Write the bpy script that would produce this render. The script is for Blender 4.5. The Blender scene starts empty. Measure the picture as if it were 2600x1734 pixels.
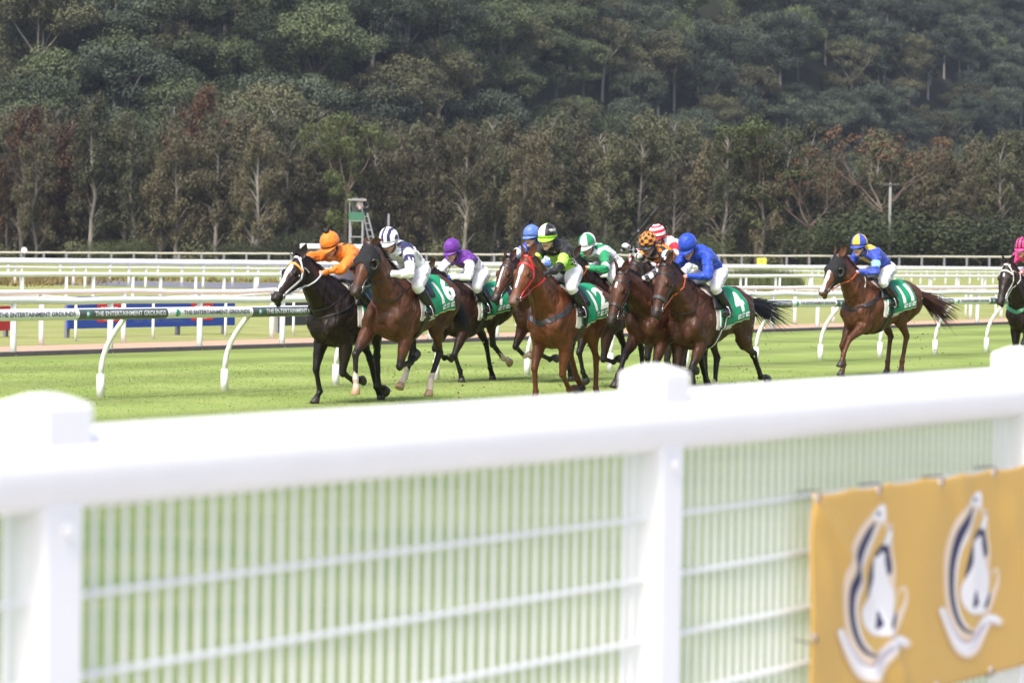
import bpy, bmesh, math, random
import numpy as np
from mathutils import Vector, Matrix, noise
from mathutils.bvhtree import BVHTree

S = bpy.context.scene
COL = S.collection
R_ = math.radians
# ------------------------------------------------------------------ camera
F_PX, HC = 7583.0, 1.95
PITCH, ROLL = R_(1.722), R_(0.85)
cam_d = bpy.data.cameras.new("camera")
cam = bpy.data.objects.new("camera", cam_d)
COL.objects.link(cam)
cam_d.sensor_width = 36.0
cam_d.lens = 36.0 * F_PX / 2600.0
cam_d.clip_start = 0.1
cam_d.clip_end = 6000
CAM_M = Matrix.Translation((0, 0, HC)) @ Matrix.Rotation(R_(90) - PITCH, 4, 'X') @ Matrix.Rotation(ROLL, 4, 'Z')
cam.matrix_world = CAM_M
cam_d.dof.use_dof = True
cam_d.dof.focus_distance = 37.0
cam_d.dof.aperture_fstop = 4.2
cam_d.dof.aperture_blades = 0
S.camera = cam
# ------------------------------------------------------------------ world, sun, exposure
w = bpy.data.worlds.new("World")
S.world = w
w.use_nodes = True
nt = w.node_tree
nt.nodes.clear()
sky = nt.nodes.new("ShaderNodeTexSky")
sky.sky_type = 'NISHITA'
sky.sun_disc = False
SUN_EL, SUN_AZ = R_(52), R_(205)      # compass-like: direction the light comes from, measured from +Y towards +X
sky.sun_elevation = SUN_EL
sky.sun_rotation = SUN_AZ
sky.air_density = 1.0
sky.dust_density = 4.0
sky.ozone_density = 1.0
bg = nt.nodes.new("ShaderNodeBackground")
bg.inputs["Strength"].default_value = 0.10
wo = nt.nodes.new("ShaderNodeOutputWorld")
nt.links.new(sky.outputs[0], bg.inputs[0])
nt.links.new(bg.outputs[0], wo.inputs[0])
sd = bpy.data.lights.new("sun", 'SUN')
sd.energy = 1.9
sd.angle = R_(16)
sd.color = (1.0, 0.95, 0.88)
sun = bpy.data.objects.new("sun", sd)
COL.objects.link(sun)
sdir = Vector((math.sin(SUN_AZ) * math.cos(SUN_EL), math.cos(SUN_AZ) * math.cos(SUN_EL), math.sin(SUN_EL)))
sun.rotation_euler = sdir.to_track_quat('Z', 'Y').to_euler()
S.view_settings.view_transform = 'Standard'
S.view_settings.look = 'None'
S.view_settings.exposure = 1.35
S.view_settings.gamma = 1.0
S.cycles.use_denoising = True
S.cycles.max_bounces = 6
S.cycles.transparent_max_bounces = 8

# ------------------------------------------------------------------ pixel helpers (photo pixels, 2600 x 1734)
CAM_R = CAM_M.to_3x3()
CAM_O = Vector((0, 0, HC))
def ray(u, v):
    return CAM_R @ Vector(((u - 1300) / F_PX, -(v - 867) / F_PX, -1.0))
def ground(u, v, z=0.0):
    d = ray(u, v)
    return CAM_O + d * ((z - HC) / d.z)
def at(u, v, Y):
    d = ray(u, v)
    return CAM_O + d * (Y / d.y)
PHI = R_(32.3)
RD = Vector((math.sin(PHI), math.cos(PHI), 0))      # along the rails, away from the camera
LD = Vector((math.cos(PHI), -math.sin(PHI), 0))     # across the track, towards the public side
def tn(p):
    return p.dot(RD), p.dot(LD)
def TN(t, n, z=0.0):
    return RD * t + LD * n + Vector((0, 0, z))

# ------------------------------------------------------------------ object helpers
def new_mesh(name, verts, faces, mat=None, parent=None, smooth=False, mats=None, fmat=None):
    me = bpy.data.meshes.new(name)
    me.from_pydata([tuple(v) for v in verts], [], [tuple(f) for f in faces])
    me.update()
    o = bpy.data.objects.new(name, me)
    COL.objects.link(o)
    for m in (mats or ([mat] if mat else [])):
        me.materials.append(m)
    if fmat is not None:
        me.polygons.foreach_set("material_index", np.array(fmat, dtype=np.int32))
    if smooth:
        me.polygons.foreach_set("use_smooth", np.ones(len(me.polygons), dtype=bool))
    if parent is not None:
        o.parent = parent
    return o
def tag(o, label=None, cat=None, group=None, kind=None):
    if label: o['label'] = label
    if cat: o['category'] = cat
    if group: o['group'] = group
    if kind: o['kind'] = kind
    return o
def empty(name, loc=(0, 0, 0), rz=0.0):
    o = bpy.data.objects.new(name, None)
    COL.objects.link(o)
    o.location = loc
    o.rotation_euler = (0, 0, rz)
    o.empty_display_size = 0.2
    return o
def copy_tree(o, parent=None):
    c = o.copy()
    COL.objects.link(c)
    c.parent = parent
    for ch in o.children:
        copy_tree(ch, c)
    return c

class MB:
    """collects simple shapes into one mesh"""
    def __init__(s):
        s.v, s.f, s.m = [], [], []
        s.cur = 0
    def add(s, verts, faces):
        b = len(s.v)
        s.v += [tuple(x) for x in verts]
        s.f += [tuple(i + b for i in f) for f in faces]
        s.m += [s.cur] * len(faces)
    def box(s, c, size, rot=None, bev=0.0):
        hx, hy, hz = size[0] / 2, size[1] / 2, size[2] / 2
        bm = bmesh.new()
        bmesh.ops.create_cube(bm, size=1.0)
        for vv in bm.verts:
            vv.co = Vector((vv.co.x * size[0], vv.co.y * size[1], vv.co.z * size[2]))
        if bev > 0:
            bmesh.ops.bevel(bm, geom=list(bm.edges), offset=bev, segments=2, affect='EDGES', profile=0.5)
        bm.verts.index_update()
        vs = [vv.co.copy() for vv in bm.verts]
        fs = [[vv.index for vv in f.verts] for f in bm.faces]
        bm.free()
        M = rot.to_3x3() if rot is not None else Matrix.Identity(3)
        s.add([M @ p + Vector(c) for p in vs], fs)
    def tube(s, pts, radii, n=10, cap=True):
        pts = [Vector(p) for p in pts]
        if not hasattr(radii, '__len__'): radii = [radii] * len(pts)
        vs, fs = [], []
        up = None
        for i, p in enumerate(pts):
            d = (pts[min(i + 1, len(pts) - 1)] - pts[max(i - 1, 0)]).normalized()
            if up is None:
                up = Vector((0, 0, 1)) if abs(d.z) < 0.9 else Vector((1, 0, 0))
            a = d.cross(up)
            if a.length < 1e-5: a = d.cross(Vector((1, 0.3, 0)))
            a.normalize()
            b = a.cross(d).normalized()
            up = b
            for k in range(n):
                t = 2 * math.pi * k / n
                vs.append(p + (a * math.cos(t) + b * math.sin(t)) * radii[i])
        for i in range(len(pts) - 1):
            for k in range(n):
                k2 = (k + 1) % n
                fs.append((i * n + k, i * n + k2, (i + 1) * n + k2, (i + 1) * n + k))
        if cap:
            fs.append(tuple(range(n))[::-1])
            fs.append(tuple((len(pts) - 1) * n + k for k in range(n)))
        s.add(vs, fs)
    def build(s, name, mat=None, parent=None, smooth=False, mats=None):
        return new_mesh(name, s.v, s.f, mat, parent, smooth, mats, s.m if mats else None)

def shade_auto(o, ang=40):
    me = o.data
    bm = bmesh.new(); bm.from_mesh(me)
    for f in bm.faces: f.smooth = True
    for e in bm.edges:
        if len(e.link_faces) == 2 and e.calc_face_angle(0) > R_(ang): e.smooth = False
    bm.to_mesh(me); bm.free()
    return o

# ------------------------------------------------------------------ materials
def mat_new(name):
    m = bpy.data.materials.new(name)
    m.use_nodes = True
    return m, m.node_tree, m.node_tree.nodes["Principled BSDF"]
def pmat(name, col, rough=0.6, var=0.12, scale=8.0, bump=0.0, metal=0.0, spec=0.5, bscale=None, coord='Object', sheen=0.0):
    """principled with noise-varied colour and optional bump"""
    m, t, b = mat_new(name)
    tc = t.nodes.new("ShaderNodeTexCoord")
    nz = t.nodes.new("ShaderNodeTexNoise")
    nz.inputs["Scale"].default_value = scale
    nz.inputs["Detail"].default_value = 4
    t.links.new(tc.outputs[coord], nz.inputs["Vector"])
    mx = t.nodes.new("ShaderNodeMix"); mx.data_type = 'RGBA'
    c = Vector(col[:3])
    mx.inputs[6].default_value = (*(c * (1 - var)), 1)
    mx.inputs[7].default_value = (*[min(1, x) for x in c * (1 + var)], 1)
    t.links.new(nz.outputs["Fac"], mx.inputs[0])
    t.links.new(mx.outputs[2], b.inputs["Base Color"])
    b.inputs["Roughness"].default_value = rough
    b.inputs["Metallic"].default_value = metal
    b.inputs["Specular IOR Level"].default_value = spec
    if sheen: b.inputs["Sheen Weight"].default_value = sheen
    if bump:
        bp = t.nodes.new("ShaderNodeBump")
        bp.inputs["Strength"].default_value = bump
        bp.inputs["Distance"].default_value = 0.02
        n2 = t.nodes.new("ShaderNodeTexNoise")
        n2.inputs["Scale"].default_value = bscale or scale * 4
        n2.inputs["Detail"].default_value = 3
        t.links.new(tc.outputs[coord], n2.inputs["Vector"])
        t.links.new(n2.outputs["Fac"], bp.inputs["Height"])
        t.links.new(bp.outputs[0], b.inputs["Normal"])
    return m
def vcol_mat(name, rough=0.5, spec=0.5, bump=0.0, bscale=30.0, var=0.1, vscale=6.0, sheen=0.0, stretch=(1, 1, 1), dist=0.01):
    """principled coloured by the mesh's own colour attribute (coat markings, racing silks)"""
    m, t, b = mat_new(name)
    at_ = t.nodes.new("ShaderNodeAttribute"); at_.attribute_name = "Col"
    tc = t.nodes.new("ShaderNodeTexCoord")
    nz = t.nodes.new("ShaderNodeTexNoise"); nz.inputs["Scale"].default_value = vscale; nz.inputs["Detail"].default_value = 5
    t.links.new(tc.outputs["Object"], nz.inputs["Vector"])
    mr = t.nodes.new("ShaderNodeMapRange")
    mr.inputs[1].default_value = 0.3; mr.inputs[2].default_value = 0.7
    mr.inputs[3].default_value = 1 - var; mr.inputs[4].default_value = 1 + var
    t.links.new(nz.outputs["Fac"], mr.inputs[0])
    vm = t.nodes.new("ShaderNodeVectorMath"); vm.operation = 'SCALE'
    t.links.new(at_.outputs["Color"], vm.inputs[0]); t.links.new(mr.outputs[0], vm.inputs["Scale"])
    t.links.new(vm.outputs[0], b.inputs["Base Color"])
    b.inputs["Roughness"].default_value = rough
    n3 = t.nodes.new("ShaderNodeTexNoise"); n3.inputs["Scale"].default_value = 11; n3.inputs["Detail"].default_value = 5
    t.links.new(tc.outputs["Object"], n3.inputs["Vector"])
    rr = t.nodes.new("ShaderNodeMapRange"); rr.inputs[1].default_value = 0.35; rr.inputs[2].default_value = 0.65
    rr.inputs[3].default_value = rough - 0.12; rr.inputs[4].default_value = min(0.9, rough + 0.18)
    t.links.new(n3.outputs["Fac"], rr.inputs[0]); t.links.new(rr.outputs[0], b.inputs["Roughness"])
    b.inputs["Specular IOR Level"].default_value = spec
    if sheen:
        b.inputs["Sheen Weight"].default_value = sheen
    if bump:
        mp = t.nodes.new("ShaderNodeMapping"); mp.inputs["Scale"].default_value = stretch
        t.links.new(tc.outputs["Object"], mp.inputs[0])
        n2 = t.nodes.new("ShaderNodeTexNoise"); n2.inputs["Scale"].default_value = bscale; n2.inputs["Detail"].default_value = 4
        t.links.new(mp.outputs[0], n2.inputs["Vector"])
        bp = t.nodes.new("ShaderNodeBump"); bp.inputs["Strength"].default_value = bump; bp.inputs["Distance"].default_value = dist
        t.links.new(n2.outputs["Fac"], bp.inputs["Height"]); t.links.new(bp.outputs[0], b.inputs["Normal"])
    return m
def set_cols(me, cols):
    ca = me.color_attributes.new("Col", 'FLOAT_COLOR', 'POINT')
    a = np.ones((len(me.vertices), 4), dtype=np.float32)
    a[:, :3] = cols
    ca.data.foreach_set("color", a.ravel())
M = {}
M['white'] = pmat("white_paint", (0.82, 0.82, 0.82), 0.45, 0.04, 3)
M['white_fence'] = pmat("white_fence_paint", (0.88, 0.875, 0.88), 0.4, 0.03, 5)
M['black'] = pmat("black_leather", (0.012, 0.012, 0.014), 0.4, 0.3, 20)
M['greymetal'] = pmat("galvanised", (0.42, 0.43, 0.45), 0.5, 0.15, 4)
# ================================================================== ground
def smoothstep(a, b, x):
    t = min(1, max(0, (x - a) / (b - a)))
    return t * t * (3 - 2 * t)
HILL_SLOPE = 0.52
def hill_y0(x):
    return 412 + 1.75 * max(0.0, x + 22) + 14 * math.sin(x * 0.035 + 1.2) + 10 * math.sin(x * 0.011)
def gz(x, y):
    """height of the terrain"""
    far = smoothstep(190, 300, y)
    z = far * (0.008 * (x + 40))
    d = y - hill_y0(x)
    if d > -30:
        e = max(0.0, d)
        z += HILL_SLOPE * e * smoothstep(-10, 60, d) + 0.6 * smoothstep(-30, 0, d)
        n = noise.noise(Vector((x * 0.011, y * 0.011, 0.3)))
        z += n * 9 * smoothstep(0, 90, d)
    return z
def terrain(name, xs, ys, mat):
    vs, fs = [], []
    nx = len(xs)
    for y in ys:
        for x in xs:
            vs.append((x, y, gz(x, y)))
    for j in range(len(ys) - 1):
        for i in range(nx - 1):
            a = j * nx + i
            fs.append((a, a + 1, a + nx + 1, a + nx))
    return new_mesh(name, vs, fs, mat, smooth=True)

def grass_mat(name, c0, c1, c2, stripe=0.0, scale=1.0):
    m, t, b = mat_new(name)
    tc = t.nodes.new("ShaderNodeTexCoord")
    def nz(sc, det, stretch=None):
        n = t.nodes.new("ShaderNodeTexNoise"); n.inputs["Scale"].default_value = sc; n.inputs["Detail"].default_value = det
        if stretch:
            mp = t.nodes.new("ShaderNodeMapping"); mp.inputs["Rotation"].default_value = (0, 0, PHI - R_(90)); mp.inputs["Scale"].default_value = stretch
            mp.vector_type = 'TEXTURE' if False else 'POINT'
            t.links.new(tc.outputs["Object"], mp.inputs[0]); t.links.new(mp.outputs[0], n.inputs["Vector"])
        else:
            t.links.new(tc.outputs["Object"], n.inputs["Vector"])
        return n
    n1 = nz(0.6 * scale, 6); n2 = nz(14 * scale, 6); n3 = nz(0.5 * scale, 3, (0.12, 1.0, 1))
    mx = t.nodes.new("ShaderNodeMix"); mx.data_type = 'RGBA'
    mx.inputs[6].default_value = (*c0, 1); mx.inputs[7].default_value = (*c1, 1)
    mr = t.nodes.new("ShaderNodeMapRange"); mr.inputs[1].default_value = 0.38; mr.inputs[2].default_value = 0.62
    ad = t.nodes.new("ShaderNodeMath"); ad.operation = 'MULTIPLY_ADD'; ad.inputs[1].default_value = 0.45
    ml = t.nodes.new("ShaderNodeMath"); ml.operation = 'MULTIPLY'; ml.inputs[1].default_value = 0.55
    t.links.new(n1.outputs["Fac"], ml.inputs[0]); t.links.new(n3.outputs["Fac"], ad.inputs[0]); t.links.new(ml.outputs[0], ad.inputs[2])
    t.links.new(ad.outputs[0], mr.inputs[0]); t.links.new(mr.outputs[0], mx.inputs[0])
    m2 = t.nodes.new("ShaderNodeMix"); m2.data_type = 'RGBA'; m2.inputs[7].default_value = (*c2, 1)
    r2 = t.nodes.new("ShaderNodeMapRange"); r2.inputs[1].default_value = 0.5; r2.inputs[2].default_value = 0.75
    r2.inputs[4].default_value = 0.5
    t.links.new(n2.outputs["Fac"], r2.inputs[0]); t.links.new(r2.outputs[0], m2.inputs[0]); t.links.new(mx.outputs[2], m2.inputs[6])
    out = m2.outputs[2]
    # worn, straw-coloured patches
    n5 = nz(2.3 * scale, 7); r5 = t.nodes.new("ShaderNodeMapRange"); r5.inputs[1].default_value = 0.55; r5.inputs[2].default_value = 0.78; r5.inputs[4].default_value = 0.55
    m5 = t.nodes.new("ShaderNodeMix"); m5.data_type = 'RGBA'; m5.inputs[7].default_value = (c2[0] * 0.95, c2[1] * 0.82, c2[2] * 0.85, 1)
    t.links.new(n5.outputs["Fac"], r5.inputs[0]); t.links.new(r5.outputs[0], m5.inputs[0]); t.links.new(out, m5.inputs[6])
    out = m5.outputs[2]
    if stripe:
        sx = t.nodes.new("ShaderNodeVectorMath"); sx.operation = 'DOT_PRODUCT'; sx.inputs[1].default_value = tuple(LD)
        t.links.new(tc.outputs["Object"], sx.inputs[0])
        sn = t.nodes.new("ShaderNodeMath"); sn.operation = 'MULTIPLY'; sn.inputs[1].default_value = 2 * math.pi / 3.3
        sj = t.nodes.new("ShaderNodeMath"); sj.operation = 'MULTIPLY_ADD'; sj.inputs[1].default_value = 2.4
        t.links.new(n1.outputs["Fac"], sj.inputs[0]); t.links.new(sn.outputs[0], sj.inputs[2])
        si = t.nodes.new("ShaderNodeMath"); si.operation = 'SINE'
        t.links.new(sx.outputs["Value"], sn.inputs[0]); t.links.new(sj.outputs[0], si.inputs[0])
        sm = t.nodes.new("ShaderNodeMapRange"); sm.inputs[1].default_value = -0.6; sm.inputs[2].default_value = 0.6
        sm.inputs[3].default_value = 1 - stripe; sm.inputs[4].default_value = 1 + stripe
        t.links.new(si.outputs[0], sm.inputs[0])
        vm = t.nodes.new("ShaderNodeVectorMath"); vm.operation = 'SCALE'
        t.links.new(out, vm.inputs[0]); t.links.new(sm.outputs[0], vm.inputs["Scale"])
        out = vm.outputs[0]
    t.links.new(out, b.inputs["Base Color"])
    b.inputs["Roughness"].default_value = 0.85
    b.inputs["Specular IOR Level"].default_value = 0.15
    bp = t.nodes.new("ShaderNodeBump"); bp.inputs["Strength"].default_value = 0.25; bp.inputs["Distance"].default_value = 0.02
    n4 = nz(30 * scale, 4)
    t.links.new(n4.outputs["Fac"], bp.inputs["Height"]); t.links.new(bp.outputs[0], b.inputs["Normal"])
    return m
M['olive'] = grass_mat("olive_grass", (0.215, 0.25, 0.07), (0.315, 0.315, 0.135), (0.20, 0.235, 0.06), 0, 0.7)
M['turf'] = grass_mat("track_turf", (0.148, 0.213, 0.042), (0.232, 0.288, 0.085), (0.31, 0.335, 0.155), 0.14, 1.0)
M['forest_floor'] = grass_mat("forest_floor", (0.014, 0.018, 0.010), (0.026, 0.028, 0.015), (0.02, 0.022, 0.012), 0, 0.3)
M['sand'] = pmat("dirt_track", (0.47, 0.30, 0.205), 0.9, 0.22, 2.0, 0.8, bscale=9)
M['kerb'] = pmat("kerb_timber", (0.115, 0.10, 0.105), 0.8, 0.25, 3)

ys = [-60, -20, 0, 20, 40, 60, 80, 100, 120, 140, 160, 180] + list(range(190, 345, 10))
xs = list(range(-420, 620, 20))
tag(terrain("ground", xs, ys, M['olive']), kind='structure')
xh = list(range(-300, 420, 6)); yh = list(range(340, 1200, 8))
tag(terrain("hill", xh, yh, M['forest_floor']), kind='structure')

def strip(name, t0, t1, n0, n1, z, mat, nt_=40):
    vs, fs = [], []
    for i in range(nt_ + 1):
        t = t0 + (t1 - t0) * i / nt_
        vs += [TN(t, n0, z), TN(t, n1, z)]
    for i in range(nt_):
        fs.append((2 * i, 2 * i + 1, 2 * i + 3, 2 * i + 2))
    return new_mesh(name, vs, fs, mat)
N_A = tn(ground(255, 1009))[1]                      # running rail post line
N_KERB = tn(ground(270, 897))[1]
N_SAND_FAR = tn(ground(503, 866))[1]
tag(strip("turf_track", -60, 420, N_KERB + 0.12, 60, 0.004, M['turf']), kind='structure')
M['bounce_concrete'] = pmat("bounce_concrete", (0.40, 0.385, 0.38), 0.9, 0.12, 1.2, 0.3)
N_PATH = tn(at(230, 1183, F_PX * 0.153 / 210.0))[1] + 0.12
tag(strip("bounce_pavement", -60, 120, N_PATH, N_PATH + 30, 0.010, M['bounce_concrete']), kind='structure')  # unseen paving, added to bounce neutral light onto the fence rail
tag(strip("sand_track", -60, 420, N_SAND_FAR, N_KERB - 0.12, 0.004, M['sand']), kind='structure')
kb = MB()
kc = TN(180, N_KERB, 0.015)
kb.box(kc, (0.16, 480, 0.13), Matrix.Rotation(-PHI, 3, 'Z'), 0.01)
tag(kb.build("track_kerb", M['kerb']), kind='structure')
# the far straight's turf and the sandy patches of the infield
M['far_turf'] = grass_mat("far_turf", (0.17, 0.24, 0.05), (0.22, 0.27, 0.07), (0.2, 0.25, 0.06), 0, 0.4)
N_E2 = tn(ground(60, 666, 1.1))[1]
tag(strip("far_turf_track", -80, 420, N_E2 - 44, N_E2 - 1.0, 0.004, M['far_turf']), kind='structure')
M['infield_sand'] = pmat("infield_sand", (0.42, 0.33, 0.25), 0.9, 0.25, 0.6, 0.4)
def blob(name, cx, cy, rx, ry, rot, z, mat, seed, n=48, rough=0.18):
    vs, fs = [(cx, cy, z)], []
    for k in range(n):
        a = 2 * math.pi * k / n
        r = 1 + rough * noise.noise(Vector((math.cos(a) * 2, math.sin(a) * 2, seed))) * 2
        x, y = rx * r * math.cos(a), ry * r * math.sin(a)
        vs.append((cx + x * math.cos(rot) - y * math.sin(rot), cy + x * math.sin(rot) + y * math.cos(rot), z))
    for k in range(n):
        fs.append((0, 1 + k, 1 + (k + 1) % n))
    return new_mesh(name, vs, fs, mat)
p = ground(2150, 712)
tag(blob("sand_patch", p.x + 3, p.y, 26, 15, R_(57), 0.008, M['infield_sand'], 4.4), kind='structure')
m, t, b = mat_new("pond_water")
b.inputs["Base Color"].default_value = (0.22, 0.22, 0.26, 1); b.inputs["Roughness"].default_value = 0.3  # pale sky reflection put into the water's base colour
tcn = t.nodes.new("ShaderNodeTexCoord"); nn = t.nodes.new("ShaderNodeTexNoise"); nn.inputs["Scale"].default_value = 1.5; nn.inputs["Detail"].default_value = 4
bb = t.nodes.new("ShaderNodeBump"); bb.inputs["Strength"].default_value = 0.6; bb.inputs["Distance"].default_value = 0.1
t.links.new(tcn.outputs["Object"], nn.inputs["Vector"]); t.links.new(nn.outputs["Fac"], bb.inputs["Height"]); t.links.new(bb.outputs[0], b.inputs["Normal"])
M['water'] = m
pc = ground(560, 724)
tag(blob("pond", pc.x, pc.y, 13.5, 12, 0.0, 0.012, M['water'], 1.7), kind='structure')

# longer, darker grass on the verge between the public fence and the mown track
M['verge'] = grass_mat("verge_grass", (0.10, 0.155, 0.040), (0.165, 0.21, 0.075), (0.21, 0.24, 0.115), 0, 1.6)
N_VERGE = tn(at(1300, 640, 29.0))[1]
tag(strip("verge", -60, 120, N_VERGE, N_PATH - 0.02, 0.008, M['verge']), kind='structure')
# ------------------------------------------------------------------ blades of turf where the lens is sharp
def blades(name, n, u0, u1, y0, y1, hmin, hmax, mat, seed, keep):
    rng = np.random.default_rng(seed)
    Y = rng.uniform(y0, y1, n) ; U = rng.uniform(u0, u1, n)
    X = (U - 1300) / F_PX * Y
    ok = keep(X, Y) & (rng.uniform(0, 1, n) < np.clip((Y - y0) / 12.0, 0, 1))
    X, Y = X[ok], Y[ok]; n = len(X)
    h = rng.uniform(hmin, hmax, n); a = rng.uniform(0, 2 * math.pi, n); wd = rng.uniform(0.003, 0.007, n)
    lx, ly = rng.normal(0, 0.02, n), rng.normal(0, 0.02, n)
    v = np.zeros((n, 3, 3))
    v[:, 0] = np.stack([X - wd * np.cos(a), Y - wd * np.sin(a), np.full(n, 0.002)], 1)
    v[:, 1] = np.stack([X + wd * np.cos(a), Y + wd * np.sin(a), np.full(n, 0.002)], 1)
    v[:, 2] = np.stack([X + lx, Y + ly, h], 1)
    return fast_mesh(name, v.reshape(-1, 3), np.arange(3 * n).reshape(-1, 3), mat)
def fast_mesh(name, v, f, mat, parent=None, smooth=False, link=True):
    v = np.asarray(v, dtype=np.float32); f = np.asarray(f, dtype=np.int32)
    k = f.shape[1]
    me = bpy.data.meshes.new(name)
    me.vertices.add(len(v)); me.vertices.foreach_set("co", v.ravel())
    me.loops.add(f.size); me.loops.foreach_set("vertex_index", f.ravel())
    me.polygons.add(len(f)); me.polygons.foreach_set("loop_start", np.arange(0, f.size, k, dtype=np.int32))
    me.update(calc_edges=True)
    if smooth: me.polygons.foreach_set("use_smooth", np.ones(len(f), dtype=bool))
    if mat: me.materials.append(mat)
    if not link: return me
    o = bpy.data.objects.new(name, me); COL.objects.link(o)
    if parent is not None: o.parent = parent
    return o
m = pmat("grass_blades", (0.25, 0.31, 0.09), 0.7, 0.25, 1.5, spec=0.2)
M['blade'] = m
nK = N_KERB + 0.15
tag(blades("grass", 90000, -60, 2660, 29, 50, 0.010, 0.026, M['blade'], 5,
           lambda X, Y: (X * LD.x + Y * LD.y) > nK), kind='stuff')
# ================================================================== racing rails
def rail_fence(name, label, n, t0, t1, spacing, h, r, mat, post_r=0.035, goose=False, group=None, phase=0.0, zf=None, dirv=None, org=None, kr=10, overhang=0.45, cat="rail fence", square=False, pmat_=None, sag=0.012, joint=True, nseg=60):
    rd = dirv or RD
    og = org if org is not None else LD * n
    root = empty(name, (og + rd * t0))
    tag(root, label, cat, group)
    ld = Vector((rd.y, -rd.x, 0))
    inv = -(og + rd * t0)
    def P(t, off=0.0, z=0.0):
        p = og + rd * t + ld * off
        return p + inv + Vector((0, 0, z + (zf(p.x, p.y) if zf else 0)))
    mb = MB()
    N = max(nseg, int((t1 - t0) / spacing) * 2)
    oh = overhang if goose else 0.0
    rng = random.Random(n if n else 1)
    pts = [P(t0 + (t1 - t0) * i / N, oh, h + (rng.uniform(-sag, sag) if sag else 0)) for i in range(N + 1)]
    mb.tube(pts, r, kr)
    mb.build("rail", mat, root, True)
    posts = []
    t = t0 + phase
    proto = None
    while t < t1 and len(posts) < 98:
        if proto is None or zf:
            pm = MB()
            if goose:
                pm.tube([P(t, -0.0, 0.0), P(t, 0.0, 0.30)], [0.056, 0.05], 10)
                cv = [P(t, 0, 0.28), P(t, 0.015, 0.42), P(t, 0.05, 0.55), P(t, 0.11, 0.68), P(t, 0.19, 0.80), P(t, 0.29, 0.92), P(t, oh - 0.05, h - r * 0.6)]
                pm.tube(cv, 0.036, 10)
            elif square:
                pm.box(P(t, 0, h / 2), (post_r * 2, post_r * 2, h))
            else:
                pm.tube([P(t, 0, 0), P(t, 0, 0.25), P(t, 0, h - r * 0.5)], [post_r * 1.15, post_r, post_r], 10)
            o = pm.build("post", pmat_ or mat, root, not square)
            if not zf:
                proto = o; tp = t
        else:
            o = proto.copy(); COL.objects.link(o); o.parent = root
            o.location = rd * (t - tp)
        posts.append(o)
        t += spacing
    return root, P

# running rail with gooseneck posts beside the field
tA0 = tn(ground(255, 1009))[0]
tA1 = tn(ground(2384, 901))[0]
SPA = (tA1 - tA0) / 10.0
print("post spacing A", SPA, "NA", N_A, "depth", ground(255, 1009))
OH = 0.46
H_A = 1.09
M['rail_white'] = pmat("rail_plastic", (0.80, 0.80, 0.79), 0.35, 0.05, 2)
railA, PA = rail_fence("running_rail", "white gooseneck running rail with printed sleeves right behind the galloping horses", N_A, tA0 - SPA * 4, tA0 + SPA * 32, SPA, H_A, 0.062, M['rail_white'], goose=True, overhang=OH, nseg=120)
# printed sleeves
def text_mesh(txt, size=1.0, bold=0.0, spacing=1.0, shear=0.0):
    cu = bpy.data.curves.new("txt", 'FONT')
    cu.body = txt; cu.size = size; cu.align_x = 'CENTER'; cu.align_y = 'CENTER'
    cu.space_character = spacing; cu.offset = bold; cu.shear = shear
    cu.resolution_u = 3
    o = bpy.data.objects.new("txt", cu); COL.objects.link(o)
    dg = bpy.context.evaluated_depsgraph_get()
    me = bpy.data.meshes.new_from_object(o.evaluated_get(dg))
    v = [p.co.copy() for p in me.vertices]; f = [tuple(pp.vertices) for pp in me.polygons]
    bpy.data.objects.remove(o); bpy.data.curves.remove(cu); bpy.data.meshes.remove(me)
    return v, f
def refine(v, f, maxlen):
    bm = bmesh.new()
    vs = [bm.verts.new(p) for p in v]
    for q in f:
        try: bm.faces.new([vs[i] for i in q])
        except ValueError: pass
    bmesh.ops.triangulate(bm, faces=bm.faces[:])
    for _ in range(4):
        es = [e for e in bm.edges if e.calc_length() > maxlen]
        if not es: break
        bmesh.ops.subdivide_edges(bm, edges=es, cuts=1)
        bmesh.ops.triangulate(bm, faces=[q for q in bm.faces if len(q.verts) > 3])
    bm.verts.index_update()
    out = [x.co.copy() for x in bm.verts], [[x.index for x in q.verts] for q in bm.faces]
    bm.free()
    return out
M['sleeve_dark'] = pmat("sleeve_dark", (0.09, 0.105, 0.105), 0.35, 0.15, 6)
M['sleeve_white'] = pmat("sleeve_white", (0.8, 0.8, 0.8), 0.4, 0.04, 6)
M['ink_dark'] = pmat("ink_dark", (0.10, 0.11, 0.15), 0.5, 0.1, 6)
M['ink_green'] = pmat("ink_green", (0.03, 0.30, 0.17), 0.5, 0.1, 6)
M['ink_white'] = pmat("ink_white", (0.8, 0.8, 0.82), 0.5, 0.05, 6)
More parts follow.
